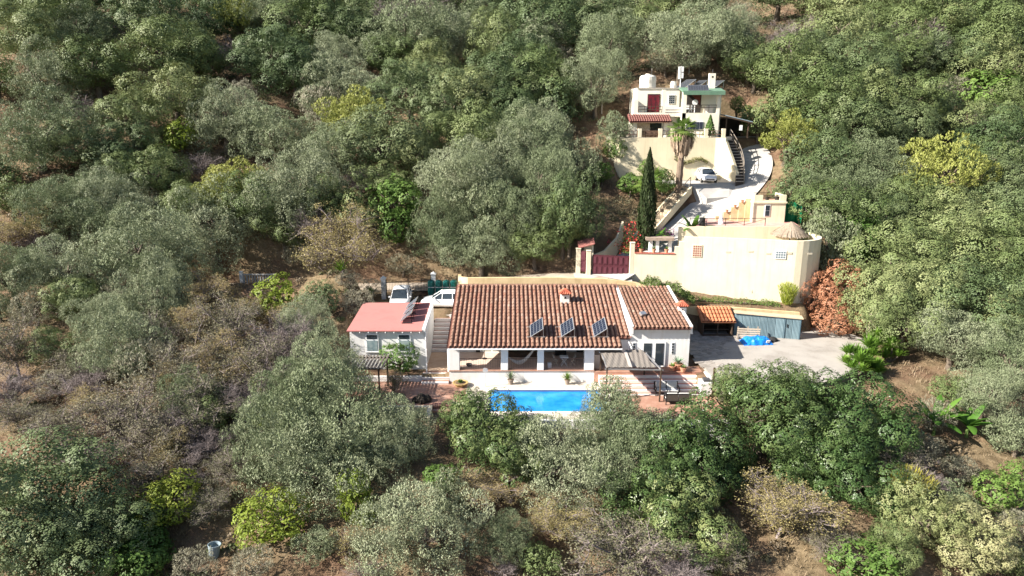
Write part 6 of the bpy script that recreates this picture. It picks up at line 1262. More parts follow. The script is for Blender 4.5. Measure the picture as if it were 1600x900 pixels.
('scrub',-26.2,47.8,0.29,2.03,2.89,2.08,62,'rightmost of four grey dry bushes at the left edge below the footbridge'),
('scrub',29.1,44.6,-1.38,1.17,1.65,1.32,37,'left one of two grey dry bushes on the brown bank at right'),
('scrub',28.8,35.2,-4.20,1.27,1.45,1.27,40,'rightmost of four grey dry bushes in the lower right corner'),
('scrub',55.7,92.0,20.60,1.74,2.62,1.81,32,'single grey dry bush near the upper right corner'),
('scrub',8.6,108.6,27.77,2.27,3.74,2.34,40,'single grey dry bush at the top edge near the centre'),
('scrub',31.6,105.6,30.11,2.23,3.16,2.26,35,'single grey dry bush at top edge above the upper house'),
('scrub',-21.7,70.8,4.82,1.10,1.97,1.64,30,'left one of two grey dry bushes on the slope above the iron gate'),
('scrub',-11.1,70.0,3.77,0.99,1.96,1.30,30,'right one of two grey dry bushes on the slope above the iron gate'),
('scrub',33.5,45.0,-1.23,0.69,0.89,0.75,20,'right one of two grey dry bushes on the brown bank at right'),
('scrub',6.2,101.4,24.33,2.17,2.64,2.20,30,'single grey dry bush on the slope beside the upper house'),
('scrub',-7.1,70.0,5.10,0.92,2.27,1.36,35,'single grey dry bush in the big clump above the roof'),
('scrub',-13.4,59.0,3.04,0.70,1.67,1.39,30,'second from left of three grey dry bushes between the footbridge and the annex'),
('scrub',-13.1,63.6,2.90,1.03,1.31,1.08,22,'rightmost of three grey dry bushes between the footbridge and the annex'),
('scrub',19.8,95.0,24.18,1.55,2.47,1.65,30,'single grey dry bush on the upper slope right of the house'),
('scrub',-14.8,62.0,4.10,0.97,1.45,0.99,25,'leftmost of three grey dry bushes between the footbridge and the annex'),
('scrub',27.2,42.2,-2.12,0.83,1.26,0.93,30,'second from left of four grey dry bushes in the lower right corner'),
('scrub',22.6,38.6,-2.25,0.90,1.17,0.97,30,'leftmost of four grey dry bushes in the lower right corner'),
('scrub',28.2,40.0,-2.44,0.75,1.21,0.89,30,'second from right of four grey dry bushes in the lower right corner'),
('scrub',-33.0,47.8,-0.13,1.06,1.86,1.16,40,'single grey dry bush on the dry slope at lower left'),
('scrub',-31.3,49.8,0.26,1.39,1.92,1.44,40,'second from left of four grey dry bushes at the left edge below the footbridge'),
('scrub',-16.8,32.2,-3.97,0.93,1.28,1.03,38,'single grey dry bush in the lower left corner'),
('scrub',-13.5,32.0,-3.84,1.02,1.32,1.05,39,'single grey dry bush at the bottom below the left terrace'),
('scrub',-39.7,56.4,2.58,1.57,2.00,1.60,37,'leftmost of four grey dry bushes at the left edge below the footbridge'),
('bare',-54.0,104.2,28.08,2.84,3.44,2.89,38,'single leafless grey twiggy tree along the top edge at left'),
('bare',-39.4,105.2,25.68,2.69,3.00,2.70,33,'single leafless grey twiggy tree on the upper slope left of centre'),
('bare',-31.7,86.4,15.11,1.56,2.54,1.66,33,'single leafless grey twiggy tree on the hillside left of centre'),
('bare',-35.4,80.8,12.53,1.69,2.59,1.76,35,'left one of two leafless twiggy trees on the middle slope left of centre'),
('bare',-16.7,77.8,10.61,1.96,3.29,2.09,46,'right one of two leafless twiggy trees on the middle slope left of centre'),
('bare',37.7,99.4,26.24,3.40,4.23,3.46,49,'left one of two leafless twiggy trees along the top edge at far right'),
('bare',53.8,99.0,25.24,3.80,4.22,3.91,49,'right one of two leafless twiggy trees along the top edge at far right'),
('bare',48.0,86.2,18.75,1.72,2.30,1.84,30,'leftmost of three leafless twiggy trees at the right edge halfway up'),
('bare',55.8,86.2,17.08,1.83,2.31,1.85,30,'rightmost of three leafless twiggy trees at the right edge halfway up'),
('bare',52.0,83.4,16.13,1.53,2.69,1.61,36,'second from left of three leafless twiggy trees at the right edge halfway up'),
('bare',-46.7,68.4,5.53,2.37,3.12,2.38,49,'single leafless grey twiggy tree on the left slope by the footbridge'),
('bare',-17.4,50.4,0.52,2.86,2.92,2.87,60,'single leafless grey twiggy tree between the footbridge and the annex'),
('bare',-21.1,71.2,6.35,3.01,3.94,3.52,60,'single leafless grey twiggy tree on the slope above the iron gate'),
('bare',8.1,32.0,-4.20,1.38,2.18,1.67,65,'single leafless grey twiggy tree at the bottom right of the pool'),
('bare',-26.8,40.2,-1.77,1.43,2.21,1.52,55,'leftmost of three leafless twiggy trees in the lower left corner'),
('bare',-35.1,46.2,-0.59,2.08,2.47,2.19,55,'leftmost of five leafless twiggy trees on the dry slope at lower left'),
('bare',24.2,38.6,-2.48,1.26,1.93,1.26,49,'single leafless grey twiggy tree in the lower right corner'),
('bare',-17.6,114.4,31.11,3.14,4.83,3.16,49,'left one of two leafless twiggy trees at the top edge near the centre'),
('bare',-11.9,116.0,31.57,3.24,5.44,3.26,55,'right one of two leafless twiggy trees at the top edge near the centre'),
('bare',-26.1,42.6,-1.16,1.51,2.08,1.59,49,'third from left of five leafless twiggy trees on the dry slope at lower left'),
('bare',-21.9,42.6,-0.99,1.57,2.08,1.59,49,'second from right of five leafless twiggy trees on the dry slope at lower left'),
('bare',-18.0,44.8,-0.77,1.99,2.17,2.13,49,'left one of two leafless twiggy trees in front of the left terrace'),
('bare',-17.1,46.2,-0.52,2.11,2.23,2.19,49,'right one of two leafless twiggy trees in front of the left terrace'),
('bare',-30.8,46.6,-0.22,1.65,2.25,1.71,49,'second from left of five leafless twiggy trees on the dry slope at lower left'),
('bare',-19.3,41.2,-1.50,1.18,2.03,1.33,49,'rightmost of five leafless twiggy trees on the dry slope at lower left'),
('bare',-21.7,36.2,-3.29,1.04,1.83,1.20,49,'second from left of three leafless twiggy trees in the lower left corner'),
('bare',-19.5,38.8,-2.18,0.93,1.51,1.06,38,'rightmost of three leafless twiggy trees in the lower left corner'),
('bare',-0.4,32.4,-3.86,0.83,1.08,0.84,31,'single leafless grey twiggy tree at the bottom below the pool'),
('bare',-7.8,32.2,-3.79,0.71,1.09,0.86,32,'single leafless grey twiggy tree at the bottom below the left terrace'),
('bare',-51.8,87.6,18.32,2.00,2.63,2.08,34,'single leafless grey twiggy tree on the left hillside halfway up'),
('autumn',-47.6,68.4,7.07,2.51,3.45,2.76,55,'right one of two thin yellow brown trees on the left slope by the footbridge'),
('autumn',-48.7,67.0,6.41,1.74,2.38,2.00,38,'left one of two thin yellow brown trees on the left slope by the footbridge'),
('autumn',-15.7,63.4,5.04,3.77,4.50,3.79,77,'right one of two thin yellow brown trees on the slope above the iron gate'),
('autumn',-26.2,58.2,2.19,2.58,3.01,2.66,55,'second from left of five thin yellow brown trees between the footbridge and the annex'),
('autumn',-21.1,47.8,0.40,2.40,2.79,2.49,60,'third from left of five thin yellow brown trees between the footbridge and the annex'),
('autumn',2.9,35.5,-3.26,1.24,2.55,2.18,70,'right one of two thin yellow brown trees at the bottom below the pool'),
('autumn',14.9,34.8,-3.03,1.92,3.40,3.85,95,'right one of two thin yellow brown trees at the bottom right of the pool'),
('autumn',-1.4,37.5,-2.26,0.99,2.48,1.98,65,'left one of two thin yellow brown trees at the bottom below the pool'),
('autumn',-8.7,48.2,-0.30,1.22,1.03,0.84,22,'single thin yellow brown tree in front of the left terrace'),
('autumn',14.9,37.5,-2.59,1.02,1.52,1.33,40,'left one of two thin yellow brown trees at the bottom right of the pool'),
('autumn',-19.4,71.6,7.58,1.52,2.17,2.13,33,'left one of two thin yellow brown trees on the slope above the iron gate'),
('autumn',-25.7,54.2,1.64,2.19,2.55,2.22,49,'leftmost of five thin yellow brown trees between the footbridge and the annex'),
('autumn',-24.9,46.6,0.22,1.68,1.99,1.71,44,'second from left of three thin yellow brown trees on the dry slope at lower left'),
('autumn',-21.9,57.2,2.07,1.80,2.38,1.91,44,'second from right of five thin yellow brown trees between the footbridge and the annex'),
('autumn',-28.8,45.2,-0.62,1.53,1.95,1.56,44,'leftmost of three thin yellow brown trees on the dry slope at lower left'),
('autumn',-21.4,40.6,-1.55,1.41,1.78,1.42,44,'rightmost of three thin yellow brown trees on the dry slope at lower left'),
('autumn',-18.1,55.2,1.87,1.64,2.02,1.70,38,'rightmost of five thin yellow brown trees between the footbridge and the annex'),
('autumn',-8.8,33.6,-3.31,0.80,1.21,0.96,34,'single thin yellow brown tree at the bottom below the left terrace'),
('dead',27.4,61.6,2.35,1.16,1.63,2.32,28,'leftmost of three dead rusty brown bushes right of the big cream wall'),
('dead',29.6,60.8,2.73,1.93,2.57,2.57,45,'rightmost of three dead rusty brown bushes right of the big cream wall'),
('dead',28.5,58.6,0.85,1.56,2.51,2.00,45,'second from left of three dead rusty brown bushes right of the big cream wall'),
('mixed',-37.3,50.0,0.43,3.09,2.63,3.10,55,'leftmost of four thin scrubby trees at the left edge below the footbridge'),
('mixed',-27.5,51.6,1.10,2.39,2.85,2.40,57,'second from right of four thin scrubby trees at the left edge below the footbridge'),
('mixed',-22.1,52.0,1.25,3.14,2.99,3.20,60,'leftmost of three thin scrubby trees between the footbridge and the annex'),
('mixed',-23.5,48.0,0.70,2.13,2.80,2.25,60,'rightmost of four thin scrubby trees at the left edge below the footbridge'),
('mixed',-18.3,47.6,-0.07,2.94,3.03,2.97,66,'rightmost of three thin scrubby trees between the footbridge and the annex'),
('mixed',-29.1,41.4,-1.15,1.96,2.48,1.98,60,'second from left of five thin scrubby trees on the dry slope at lower left'),
('mixed',-25.1,42.8,-1.14,2.54,3.24,2.59,77,'third from left of five thin scrubby trees on the dry slope at lower left'),
('mixed',-22.7,41.0,-1.45,2.05,2.68,2.14,66,'second from right of five thin scrubby trees on the dry slope at lower left'),
('mixed',-21.5,44.2,-0.63,2.34,3.09,2.47,71,'rightmost of five thin scrubby trees on the dry slope at lower left'),
('mixed',-17.6,36.2,-2.78,1.27,1.62,1.30,44,'second from left of three thin scrubby trees in the lower left corner'),
('mixed',-21.9,38.4,-2.49,1.81,2.34,1.88,60,'leftmost of three thin scrubby trees in the lower left corner'),
('mixed',-33.4,43.8,-0.82,1.54,1.89,1.63,44,'leftmost of five thin scrubby trees on the dry slope at lower left'),
('mixed',-16.0,42.4,-1.57,1.11,1.39,1.14,33,'single thin dusty green scrubby tree in front of the left terrace'),
('mixed',-17.6,39.0,-1.94,1.33,1.72,1.38,44,'rightmost of three thin scrubby trees in the lower left corner'),
('mixed',-33.1,49.8,0.23,1.85,2.38,1.90,49,'second from left of four thin scrubby trees at the left edge below the footbridge'),
('mixed',-20.7,48.8,0.62,1.91,2.33,2.03,49,'second from left of three thin scrubby trees between the footbridge and the annex'),
('mixed',5.5,32.6,-4.24,2.19,3.55,2.84,105,'single thin dusty green scrubby tree at the bottom below the pool'),
('mixed',24.0,39.6,-2.30,1.53,2.07,1.66,52,'right one of two thin scrubby trees in the lower right corner'),
('mixed',17.3,33.4,-3.48,1.12,1.52,1.22,44,'left one of two thin scrubby trees in the lower right corner'),
('mixed',11.4,33.2,-3.55,1.13,1.52,1.21,44,'single thin dusty green scrubby tree at the bottom right of the pool'),
]
# ---------------------------------------------------------------- foliage
def unit(a): return a/np.maximum(np.linalg.norm(a, axis=-1, keepdims=True), 1e-9)
def leaf_quads(P, N, rg, l, w, axis=None, jit=.35):
    """rhombic leaves at points P facing roughly N"""
    n = len(P); t = axis if axis is not None else rg.normal(size=(n,3))
    t = unit(t-(t*N).sum(1, keepdims=True)*N*(0 if axis is not None else 1)); s = unit(np.cross(N, t))
    L = l*rg.uniform(1-jit, 1+jit, (n,1)); W = w*rg.uniform(1-jit, 1+jit, (n,1))
    V = np.stack([P-t*L*.5, P+s*W*.5+N*L*.06, P+t*L*.5-N*L*.08, P-s*W*.5+N*L*.06], 1).reshape(-1,3)
    return V, np.arange(n*4).reshape(n,4)
def fib(n, rg):
    i = np.arange(n)+.5; ph = np.arccos(1-2*i/n); th = math.pi*(1+5**.5)*i
    return unit(np.stack([np.cos(th)*np.sin(ph), np.sin(th)*np.sin(ph), np.cos(ph)], 1)+rg.normal(size=(n,3))*.12)
def crown_mesh(name, seed, m, lobes=11, clumps=34, leaves=15, ll=.09, lw=.06, cr=.11, lob=(.30,.46), dist=(.50,.72), zmin=-.45, out=.9, upw=.35, spiky=0., flat=1.0, squash=1.0, core=.45):
    rg = np.random.default_rng(seed)
    d = unit(rg.normal(size=(lobes*6,3))); d = d[d[:,2] > zmin]; keep = []
    for q in d:                                              # spread the lobes
        if all((q@k) < (.72 if lobes < 15 else .82) for k in keep): keep.append(q)
        if len(keep) >= lobes: break
    keep = np.array(keep); C_ = keep*rg.uniform(*dist, (len(keep),1)); R_ = rg.uniform(*lob, len(keep))
    C_ = np.vstack([C_, [[0,0,-.05]]]); R_ = np.append(R_, core)
    PP, NN, TT, AX = [], [], [], []
    for c, r in zip(C_, R_):
        k = int(clumps*(r/.38)**2); q = fib(k, rg); pos = c+q*np.array([1,1,flat])*r*rg.uniform(.85,1.15,(k,1))
        dd = np.linalg.norm(pos[:,None]-C_[None], axis=2)/R_[None]; ok = (dd < .80).sum(1) == 0; ok &= (pos[:,2] > -.8) & (rg.uniform(0,1,k) > .07)
        pos = pos[ok]; q = q[ok]
        for p, o in zip(pos, q):
            n = max(4, int(leaves*rg.uniform(.6,1.35))); c2 = cr*rg.uniform(.75,1.35)
            e = unit(rg.normal(size=(n,3))); dt = e@o; e = np.where((dt < -.15)[:,None], e-2*dt[:,None]*o, e)     # the outer half of a small dome
            lp = p+e*c2*rg.uniform(.7,1.1,(n,1)); nn = unit(e*.45*out+o*.95*out+np.array([0,0,upw])+rg.normal(size=(n,3))*.20)
            PP.append(lp); NN.append(nn); TT.append(np.clip(rg.uniform(0,1)*.7+rg.uniform(0,.3,n), 0, 1))
            AX.append(unit(o*.5+np.array([0,0,.9])+rg.normal(size=(n,3))*.5))
    P = np.vstack(PP); N_ = np.vstack(NN); tone = np.concatenate(TT)
    P[:,2] *= squash
    if spiky:
        A = np.vstack(AX); N_ = unit(N_-(N_*A).sum(1, keepdims=True)*A*spiky); V, F = leaf_quads(P, N_, rg, ll, lw, axis=A)
    else: V, F = leaf_quads(P, N_, rg, ll, lw)
    return np_mesh(name, V, F, m, tone=tone, link=False)
def trunk_mesh(name, seed, m, lobes=6, r=.075):
    rr = random.Random(seed); mb = MB(); p = Vector((0,0,-.25)); pts = [p]; x = y = 0
    for z in (0,.2,.4,.58): x += rr.uniform(-.05,.05); y += rr.uniform(-.05,.05); pts.append(Vector((x,y,z)))
    mb.tube(pts, [r*1.5,r*1.15,r,r*.9,r*.8], 7)
    for i in range(lobes):
        a = i*2*math.pi/lobes+rr.uniform(-.4,.4); l = rr.uniform(.35,.62); e = Vector((math.cos(a)*l, math.sin(a)*l, .62+rr.uniform(.15,.65)))
        md = pts[-1].lerp(e, .5)+Vector((rr.uniform(-.08,.08),rr.uniform(-.08,.08),rr.uniform(-.02,.08)))
        mb.tube([pts[-1]-Vector((0,0,.05)), md, e], [r*.62,r*.42,r*.14], 6)
        for s in range(2): q = md+Vector((rr.uniform(-.25,.25),rr.uniform(-.25,.25),rr.uniform(.1,.35))); mb.tube([md, q], [r*.3,r*.1], 5)
    o = mb.build(name, m, None, local=True, smooth=True); me = o.data; bpy.data.objects.remove(o); return me
def twig_mesh(name, seed, m, n1=7, n2=5, n3=6, n4=7, wid=.010, droop=0.0, up=.35, leaves=0, lm=None, ll=.06):
    """a leafless crown: limbs split into branches, twigs and thin flat twiglets; base at z=-1"""
    rg = np.random.default_rng(seed); rr = random.Random(seed); V, F = [], []
    def strut(a, b, wa, wb):
        d = unit((b-a)[None])[0]; s = unit(np.cross(d, rg.normal(size=3))[None])[0]; s2 = np.cross(d, s); k = len(V)
        V.extend([a+s*wa, a-s*.5*wa+s2*.87*wa, a-s*.5*wa-s2*.87*wa, b+s*wb, b-s*.5*wb+s2*.87*wb, b-s*.5*wb-s2*.87*wb])
        F.extend([(k,k+1,k+4,k+3),(k+1,k+2,k+5,k+4),(k+2,k,k+3,k+5)])
    def ribbon_(a, b, w):
        d = unit((b-a)[None])[0]; s = unit(np.cross(d, rg.normal(size=3))[None])[0]; k = len(V); V.extend([a-s*w, a+s*w, b+s*w*.3, b-s*w*.3]); F.append((k,k+1,k+2,k+3))
    tips = []; base = np.array([0,0,-1.05]); top = np.array([rr.uniform(-.1,.1),rr.uniform(-.1,.1),-.55]); strut(base, top, .042, .032)
    def grow(p, d, l, w, lvl):
        nseg = 2; q = p
        for s in range(nseg):
            d2 = unit((d+rg.normal(size=3)*.28+np.array([0,0,.10-droop*lvl*.3]))[None])[0]; e = q+d2*l/nseg
            if np.linalg.norm(e*np.array([1,1,1.1])) > 1.05: e = q+d2*l/nseg*.35
            if lvl >= 3: ribbon_(q, e, w)
            else: strut(q, e, w*(1-.35*s/nseg), w*(1-.35*(s+1)/nseg))
            if lvl < 4:
                for _ in range([0,n2,n3,n4][lvl]//nseg + (rr.random() < .4)):
                    dd = unit((d2*.55+rg.normal(size=3)*.62+np.array([0,0,up*.5]))[None])[0]; grow(q+(e-q)*rr.random(), dd, l*rr.uniform(.42,.68), w*.52, lvl+1)
            q = e; d = d2
        if lvl >= 3: tips.append(q)
    for i in range(n1):
        a = 2*math.pi*i/n1+rr.uniform(-.4,.4); el = rr.uniform(.1,1.2); grow(top, np.array([math.cos(a)*math.cos(el), math.sin(a)*math.cos(el), math.sin(el)]), rr.uniform(.75,1.05), .022, 1)
    nt = len(F); V = np.array(V); F = np.array(F)
    k = None
    if leaves and tips:
        tp = np.array(tips); P = tp[rg.integers(0, len(tp), leaves)]+rg.normal(size=(leaves,3))*.035
        LV, LF = leaf_quads(P, unit(rg.normal(size=(leaves,3))+np.array([-.3,-.3,.6])), rg, ll, ll*.6)
        F = np.vstack([F, LF+len(V)]); V = np.vstack([V, LV])
        return np_mesh(name, V, F, [m, lm], tone=np.concatenate([np.zeros(nt), rg.uniform(0,1,leaves)]), link=False, mi=np.concatenate([np.zeros(nt), np.ones(leaves)]))
    return np_mesh(name, V, F, m, link=False)
LM = {
 'carob': leafmat('mid_green_leaf', [(.070,.112,.036),(.142,.182,.070),(.265,.290,.135)], .14),
 'oak': leafmat('dark_green_leaf', [(.046,.080,.032),(.098,.138,.058),(.190,.222,.108)], .12),
 'olive': leafmat('grey_green_leaf', [(.110,.150,.070),(.190,.226,.128),(.320,.345,.230)], .15),
 'pine': leafmat('yellow_green_needle', [(.17,.20,.045),(.25,.275,.07),(.36,.37,.115)]),
 'lemon': leafmat('lime_leaf', [(.12,.18,.025),(.22,.28,.04),(.35,.37,.07)], .35),
 'shrub': leafmat('fresh_green_leaf', [(.055,.115,.022),(.10,.175,.04),(.17,.26,.06)], .3),
 'avocado': leafmat('glossy_green_leaf', [(.030,.068,.020),(.060,.105,.034),(.115,.16,.058),(.25,.27,.115)], .16, .38),
 'mango': leafmat('pale_cream_leaf', [(.12,.17,.055),(.23,.26,.11),(.38,.35,.20)]),
 'scrub': leafmat('grey_scrub_leaf', [(.19,.19,.13),(.26,.25,.18),(.34,.31,.24)]),
 'dead': leafmat('dead_brown_leaf', [(.20,.085,.045),(.31,.14,.08),(.42,.21,.12)], .1),
 'mixed': leafmat('dusty_olive_leaf', [(.12,.125,.070),(.18,.170,.105),(.25,.225,.155)], .2),
 'autumn': leafmat('autumn_leaf', [(.23,.20,.085),(.34,.29,.13),(.34,.255,.145)], .3)}
CM = {}
def crowns(sp, fine):
    k = (sp, fine)
    if k in CM: return CM[k]
    m = LM.get(sp); out = []
    for s in range(3 if sp in ('carob','oak','olive') else 2):
        sd_ = sum(map(ord, sp))*10+s*7+(500 if fine else 0); g = 'crown'
        if sp in ('carob','oak'): me = crown_mesh(g, sd_, m, 17, 44 if fine else 30, 64 if fine else 26, .034 if fine else .064, .026 if fine else .048, .125, lob=(.22,.38), dist=(.46,.90), squash=.95, core=.40)
        elif sp == 'olive': me = crown_mesh(g, sd_, m, 19, 50 if fine else 32, 84 if fine else 30, .040 if fine else .078, .0135 if fine else .030, .13, lob=(.20,.36), dist=(.46,.92), zmin=-.55, spiky=.6, out=1.1, core=.40)
        elif sp == 'pine': me = crown_mesh(g, sd_, m, 20, 60, 26, .070, .022, .08, lob=(.22,.34), dist=(.5,.8), zmin=-.35, flat=.8, upw=.5, spiky=.5)
        elif sp == 'lemon': me = crown_mesh(g, sd_, m, 11, 44 if fine else 26, 13, .085 if fine else .11, .05 if fine else .07, .12, dist=(.4,.72))
        elif sp == 'shrub': me = crown_mesh(g, sd_, m, 10, 30, 14, .12, .06, .13, zmin=-.3, dist=(.4,.65))
        elif sp == 'avocado': me = crown_mesh(g, sd_, m, 19, 56, 40, .055, .022, .10, lob=(.20,.36), dist=(.48,.9), zmin=-.6, upw=.25, out=1.2, core=.42)
        elif sp == 'mango': me = crown_mesh(g, sd_, m, 19, 52, 44, .055, .020, .10, lob=(.18,.32), dist=(.5,.9), upw=.5, core=.42)
        elif sp == 'scrub': me = crown_mesh(g, sd_, m, 10, 34, 16, .13, .022, .14, zmin=-.2, spiky=.9, dist=(.4,.65))
        elif sp == 'dead': me = crown_mesh(g, sd_, m, 14, 60, 18, .07, .03, .085, lob=(.24,.36), dist=(.5,.75), upw=.1)
        elif sp == 'bare': me = twig_mesh(g, sd_, TWIG, n3=10 if fine else 7, n4=12 if fine else 7, n1=10, wid=.01)
        elif sp == 'autumn': me = twig_mesh(g, sd_, TWIG, n1=8, n3=7, leaves=12000 if fine else 3400, lm=LM['autumn'], ll=.032 if fine else .055)
        elif sp == 'mixed': me = twig_mesh(g, sd_, TWIG, n1=8, n3=7, leaves=9000 if fine else 3800, lm=LM['mixed'], ll=.036 if fine else .06)
        out.append(me)
    CM[k] = out; return out
TRK = [trunk_mesh('trunk', i, TRUNK) for i in range(4)]
TNAME = {'carob':('evergreen_tree','tree'),'oak':('oak_tree','tree'),'olive':('olive_tree','tree'),'pine':('pine_tree','tree'),'lemon':('lemon_tree','tree'),'shrub':('green_shrub','shrub'),'avocado':('big_leaved_tree','tree'),'mango':('pale_green_tree','tree'),'scrub':('grey_bush','bush'),'bare':('bare_tree','tree'),'autumn':('yellow_brown_tree','tree'),'mixed':('scrubby_tree','tree'),'dead':('dead_bush','bush')}
TGRP = {'carob':'mid green evergreen trees on the hillside','oak':'dark oaks on the hillside','olive':'grey green olive trees','pine':'yellow green pines','lemon':'lime green trees','shrub':'fresh green shrubs','avocado':'big leaved trees below the pool','mango':'pale green trees at lower right','scrub':'grey dry bushes','bare':'leafless trees','autumn':'yellow brown trees','mixed':'thin scrubby trees on the left slope','dead':'dead rusty bushes'}
tr_ = random.Random(11)
def plant(sp, x, y, z, hc, rx, rz, px, label):
    nm, ct = TNAME[sp]
    t = thing(nm, label, ct, (x,y,z), 0, TGRP[sp])
    c = bpy.data.objects.new('crown', tr_.choice(crowns(sp, px >= 44))); COL.objects.link(c); c.parent = t
    a = tr_.uniform(0, 6.28)
    if sp in ('bare','autumn','mixed'):                              # the twig mesh starts at its own foot
        c.location = (0,0,hc); c.scale = (rx*1.08, rx*1.08, hc/1.05 if hc < rz*1.3 else rz*1.1); c.rotation_euler = (0,0,a)
        if hc >= rz*1.3: tk = bpy.data.objects.new('trunk', TRK[0]); COL.objects.link(tk); tk.parent = t; tk.scale = (rx*.7, rx*.7, hc-rz*.4)
        return t
    c.location = (0,0,hc); c.scale = (rx*tr_.uniform(.95,1.08), rx*tr_.uniform(.95,1.08), rz*1.04); c.rotation_euler = (tr_.uniform(-.12,.12), tr_.uniform(-.12,.12), a)
    tk = bpy.data.objects.new('trunk', tr_.choice(TRK)); COL.objects.link(tk); tk.parent = t; tk.scale = (rx, rx, hc); tk.rotation_euler = (0,0,a+.5)
    return t
for row in TREES: plant(*row)
# ---------------------------------------------------------------- single plants
# cypress
def cypress(x, y, z, h, r, label):
    t = thing('cypress', label, 'cypress', (x,y,z)); rg = np.random.default_rng(77); n = 5200
    u = rg.uniform(0,1,n)**.8; a = rg.uniform(0,2*math.pi,n); prof = r*np.sin(np.clip(u*.9+.12,0,1)*math.pi)**.55*(1-.55*u)*(1+.16*np.sin(a*5+u*17))
    rad = prof*np.sqrt(rg.uniform(.45,1,n)); P = np.stack([np.cos(a)*rad, np.sin(a)*rad, .25+u*(h-.25)], 1); O = np.stack([np.cos(a),np.sin(a),np.full(n,.3)],1)
    A = unit(np.stack([np.cos(a)*.25,np.sin(a)*.25,np.ones(n)],1)+rg.normal(size=(n,3))*.15); N_ = unit(O+rg.normal(size=(n,3))*.4); N_ = unit(N_-(N_*A).sum(1,keepdims=True)*A)
    V, F = leaf_quads(P, N_, rg, .38, .11, axis=A); np_mesh('crown', V, F, leafmat('cypress_leaf', [(.035,.055,.022),(.065,.09,.035)]), tone=rg.uniform(0,1,n), parent=t)
    mb = MB(); mb.tube([(0,0,-.3),(0,0,h*.5)],[.14,.06],7); mb.build('trunk', TRUNK, t, local=True); return t
cypress(12.85,66.6,tz(12.85,66.6),9.7,1.05,'tall narrow dark cypress standing behind the maroon gate')
# palms
def palm(x, y, z, h, skirt, nf, L, label, tr=.28, seed=3):
    t = thing('palm_tree', label, 'palm', (x,y,z)); rr = random.Random(seed); mb = MB(); n = 14
    mb.tube([(.15*math.sin(i/n*1.5),.0,h*i/n-.1) for i in range(n+1)],[tr*(1.35-.35*i/n)*(1.09 if i%2 else .95) for i in range(n+1)],10); mb.build('trunk', mat('palm_bark', (.13,.095,.07), (.20,.15,.115), 9, .9, .5, 20, coord='obj'), t, local=True)
    top = Vector((.15*math.sin(1.5),0,h))
    if skirt:
        mb = MB()
        for i in range(340):
            a = rr.uniform(0,6.283); u = rr.random(); z0 = h+.1-skirt*.75*u; r0 = tr+.05; r1 = .55+.75*math.sin(math.pi*min(1,u*.8+.25))*rr.uniform(.75,1.1); d = Vector((math.cos(a),math.sin(a),0)); s = Vector((-math.sin(a),math.cos(a),0))*rr.uniform(.05,.09)
            p0 = Vector((top.x,0,z0))+d*r0; p1 = Vector((top.x,0,z0-.15))+d*r1; p2 = Vector((top.x,0,z0-rr.uniform(.7,1.1)))+d*(r1*.95)
            mb.add([p0+s*.5,p0-s*.5,p1-s,p1+s,p2-s*.6,p2+s*.6],[(0,1,2,3),(3,2,4,5)])
        mb.build('dead_frond_skirt', mat('dry_palm_frond', (.26,.19,.13), (.38,.29,.22), 4, .95, coord='obj'), t, local=True)
    for i in range(nf):
        mb = MB(); a = i*2.399; e = 1.25-1.55*(i/nf)+rr.uniform(-.1,.1); d = Vector((math.cos(a)*math.cos(e),math.sin(a)*math.cos(e),math.sin(e))); s = Vector((-math.sin(a),math.cos(a),0)); p = top.copy(); pts = [p.copy()]; l = L*rr.uniform(.85,1.1)
        for k in range(6): p = p+d*l*.5/6; pts.append(p.copy()); d = (d+Vector((0,0,-.06))).normalized()
        mb.tube(pts,[.035,.03,.03,.025,.02,.02,.015],4)
        nrm = d.cross(s).normalized()                        # the fan of a fan palm
        for k in range(18):
            b = -1.9+3.8*k/17; dd = (d*math.cos(b)+s*math.sin(b)).normalized(); ll_ = l*.52*(1-.22*abs(b)/1.9); w = s*math.cos(b)-d*math.sin(b); w = w*.055; m1 = p+dd*ll_*.55-nrm*.02; e1 = p+dd*ll_+Vector((0,0,-.16*ll_-.12))
            mb.add([p,m1+w,e1,m1-w],[(0,1,2,3)])
        mb.build('frond', PALM, t, local=True)
    return t
palm(18.1,77.0,tz(18.1,77.0),7.0,2.7,22,2.2,'tall fan palm with a thick skirt of dead brown fronds below the upper terrace')
palm(14.3,73.5,tz(14.3,73.5),3.6,0,22,2.2,'shorter fan palm with an orange brown trunk right behind the cypress',.16,5)
# rosette plants
def rosette(x, y, z, trunk, L, n, w, name, label, m, up=1.45, droop=.55, seed=1, group=None, heads=0):
    t = thing(name, label, 'plant', (x,y,z), 0, group)
    mb = MB(); mb.tube([(0,0,-.2),(.05,0,trunk)],[.10,.07],7); mb.build('stem', TRUNK, t, local=True); blades(t, trunk, n, L, w, droop, m, up, seed)
    rr = random.Random(seed)
    for k in range(heads):
        a = k*2.4+seed; q = Vector((math.cos(a)*rr.uniform(.4,.8), math.sin(a)*rr.uniform(.4,.8), trunk*rr.uniform(.25,.85)))
        mb = MB(); mb.tube([(0,0,-.1),q],[.08,.06],6); mb.build('stem', TRUNK, t, local=True)
        o = blades(t, 0, n, L*.85, w, droop, m, up, seed+k*9+1); o.location = q
    return t
yl = ['tallest yucca rosette on a trunk beside the cream pillar','spiky yucca just below the tall rosette by the drive edge','large spreading yucca halfway down the right edge of the drive','yucca leaning out over the drive edge, left of the row','lowest yucca of the row at the front right corner of the drive','yucca at the right side of the row facing the brown path','small yucca between the two larger ones on the drive edge']
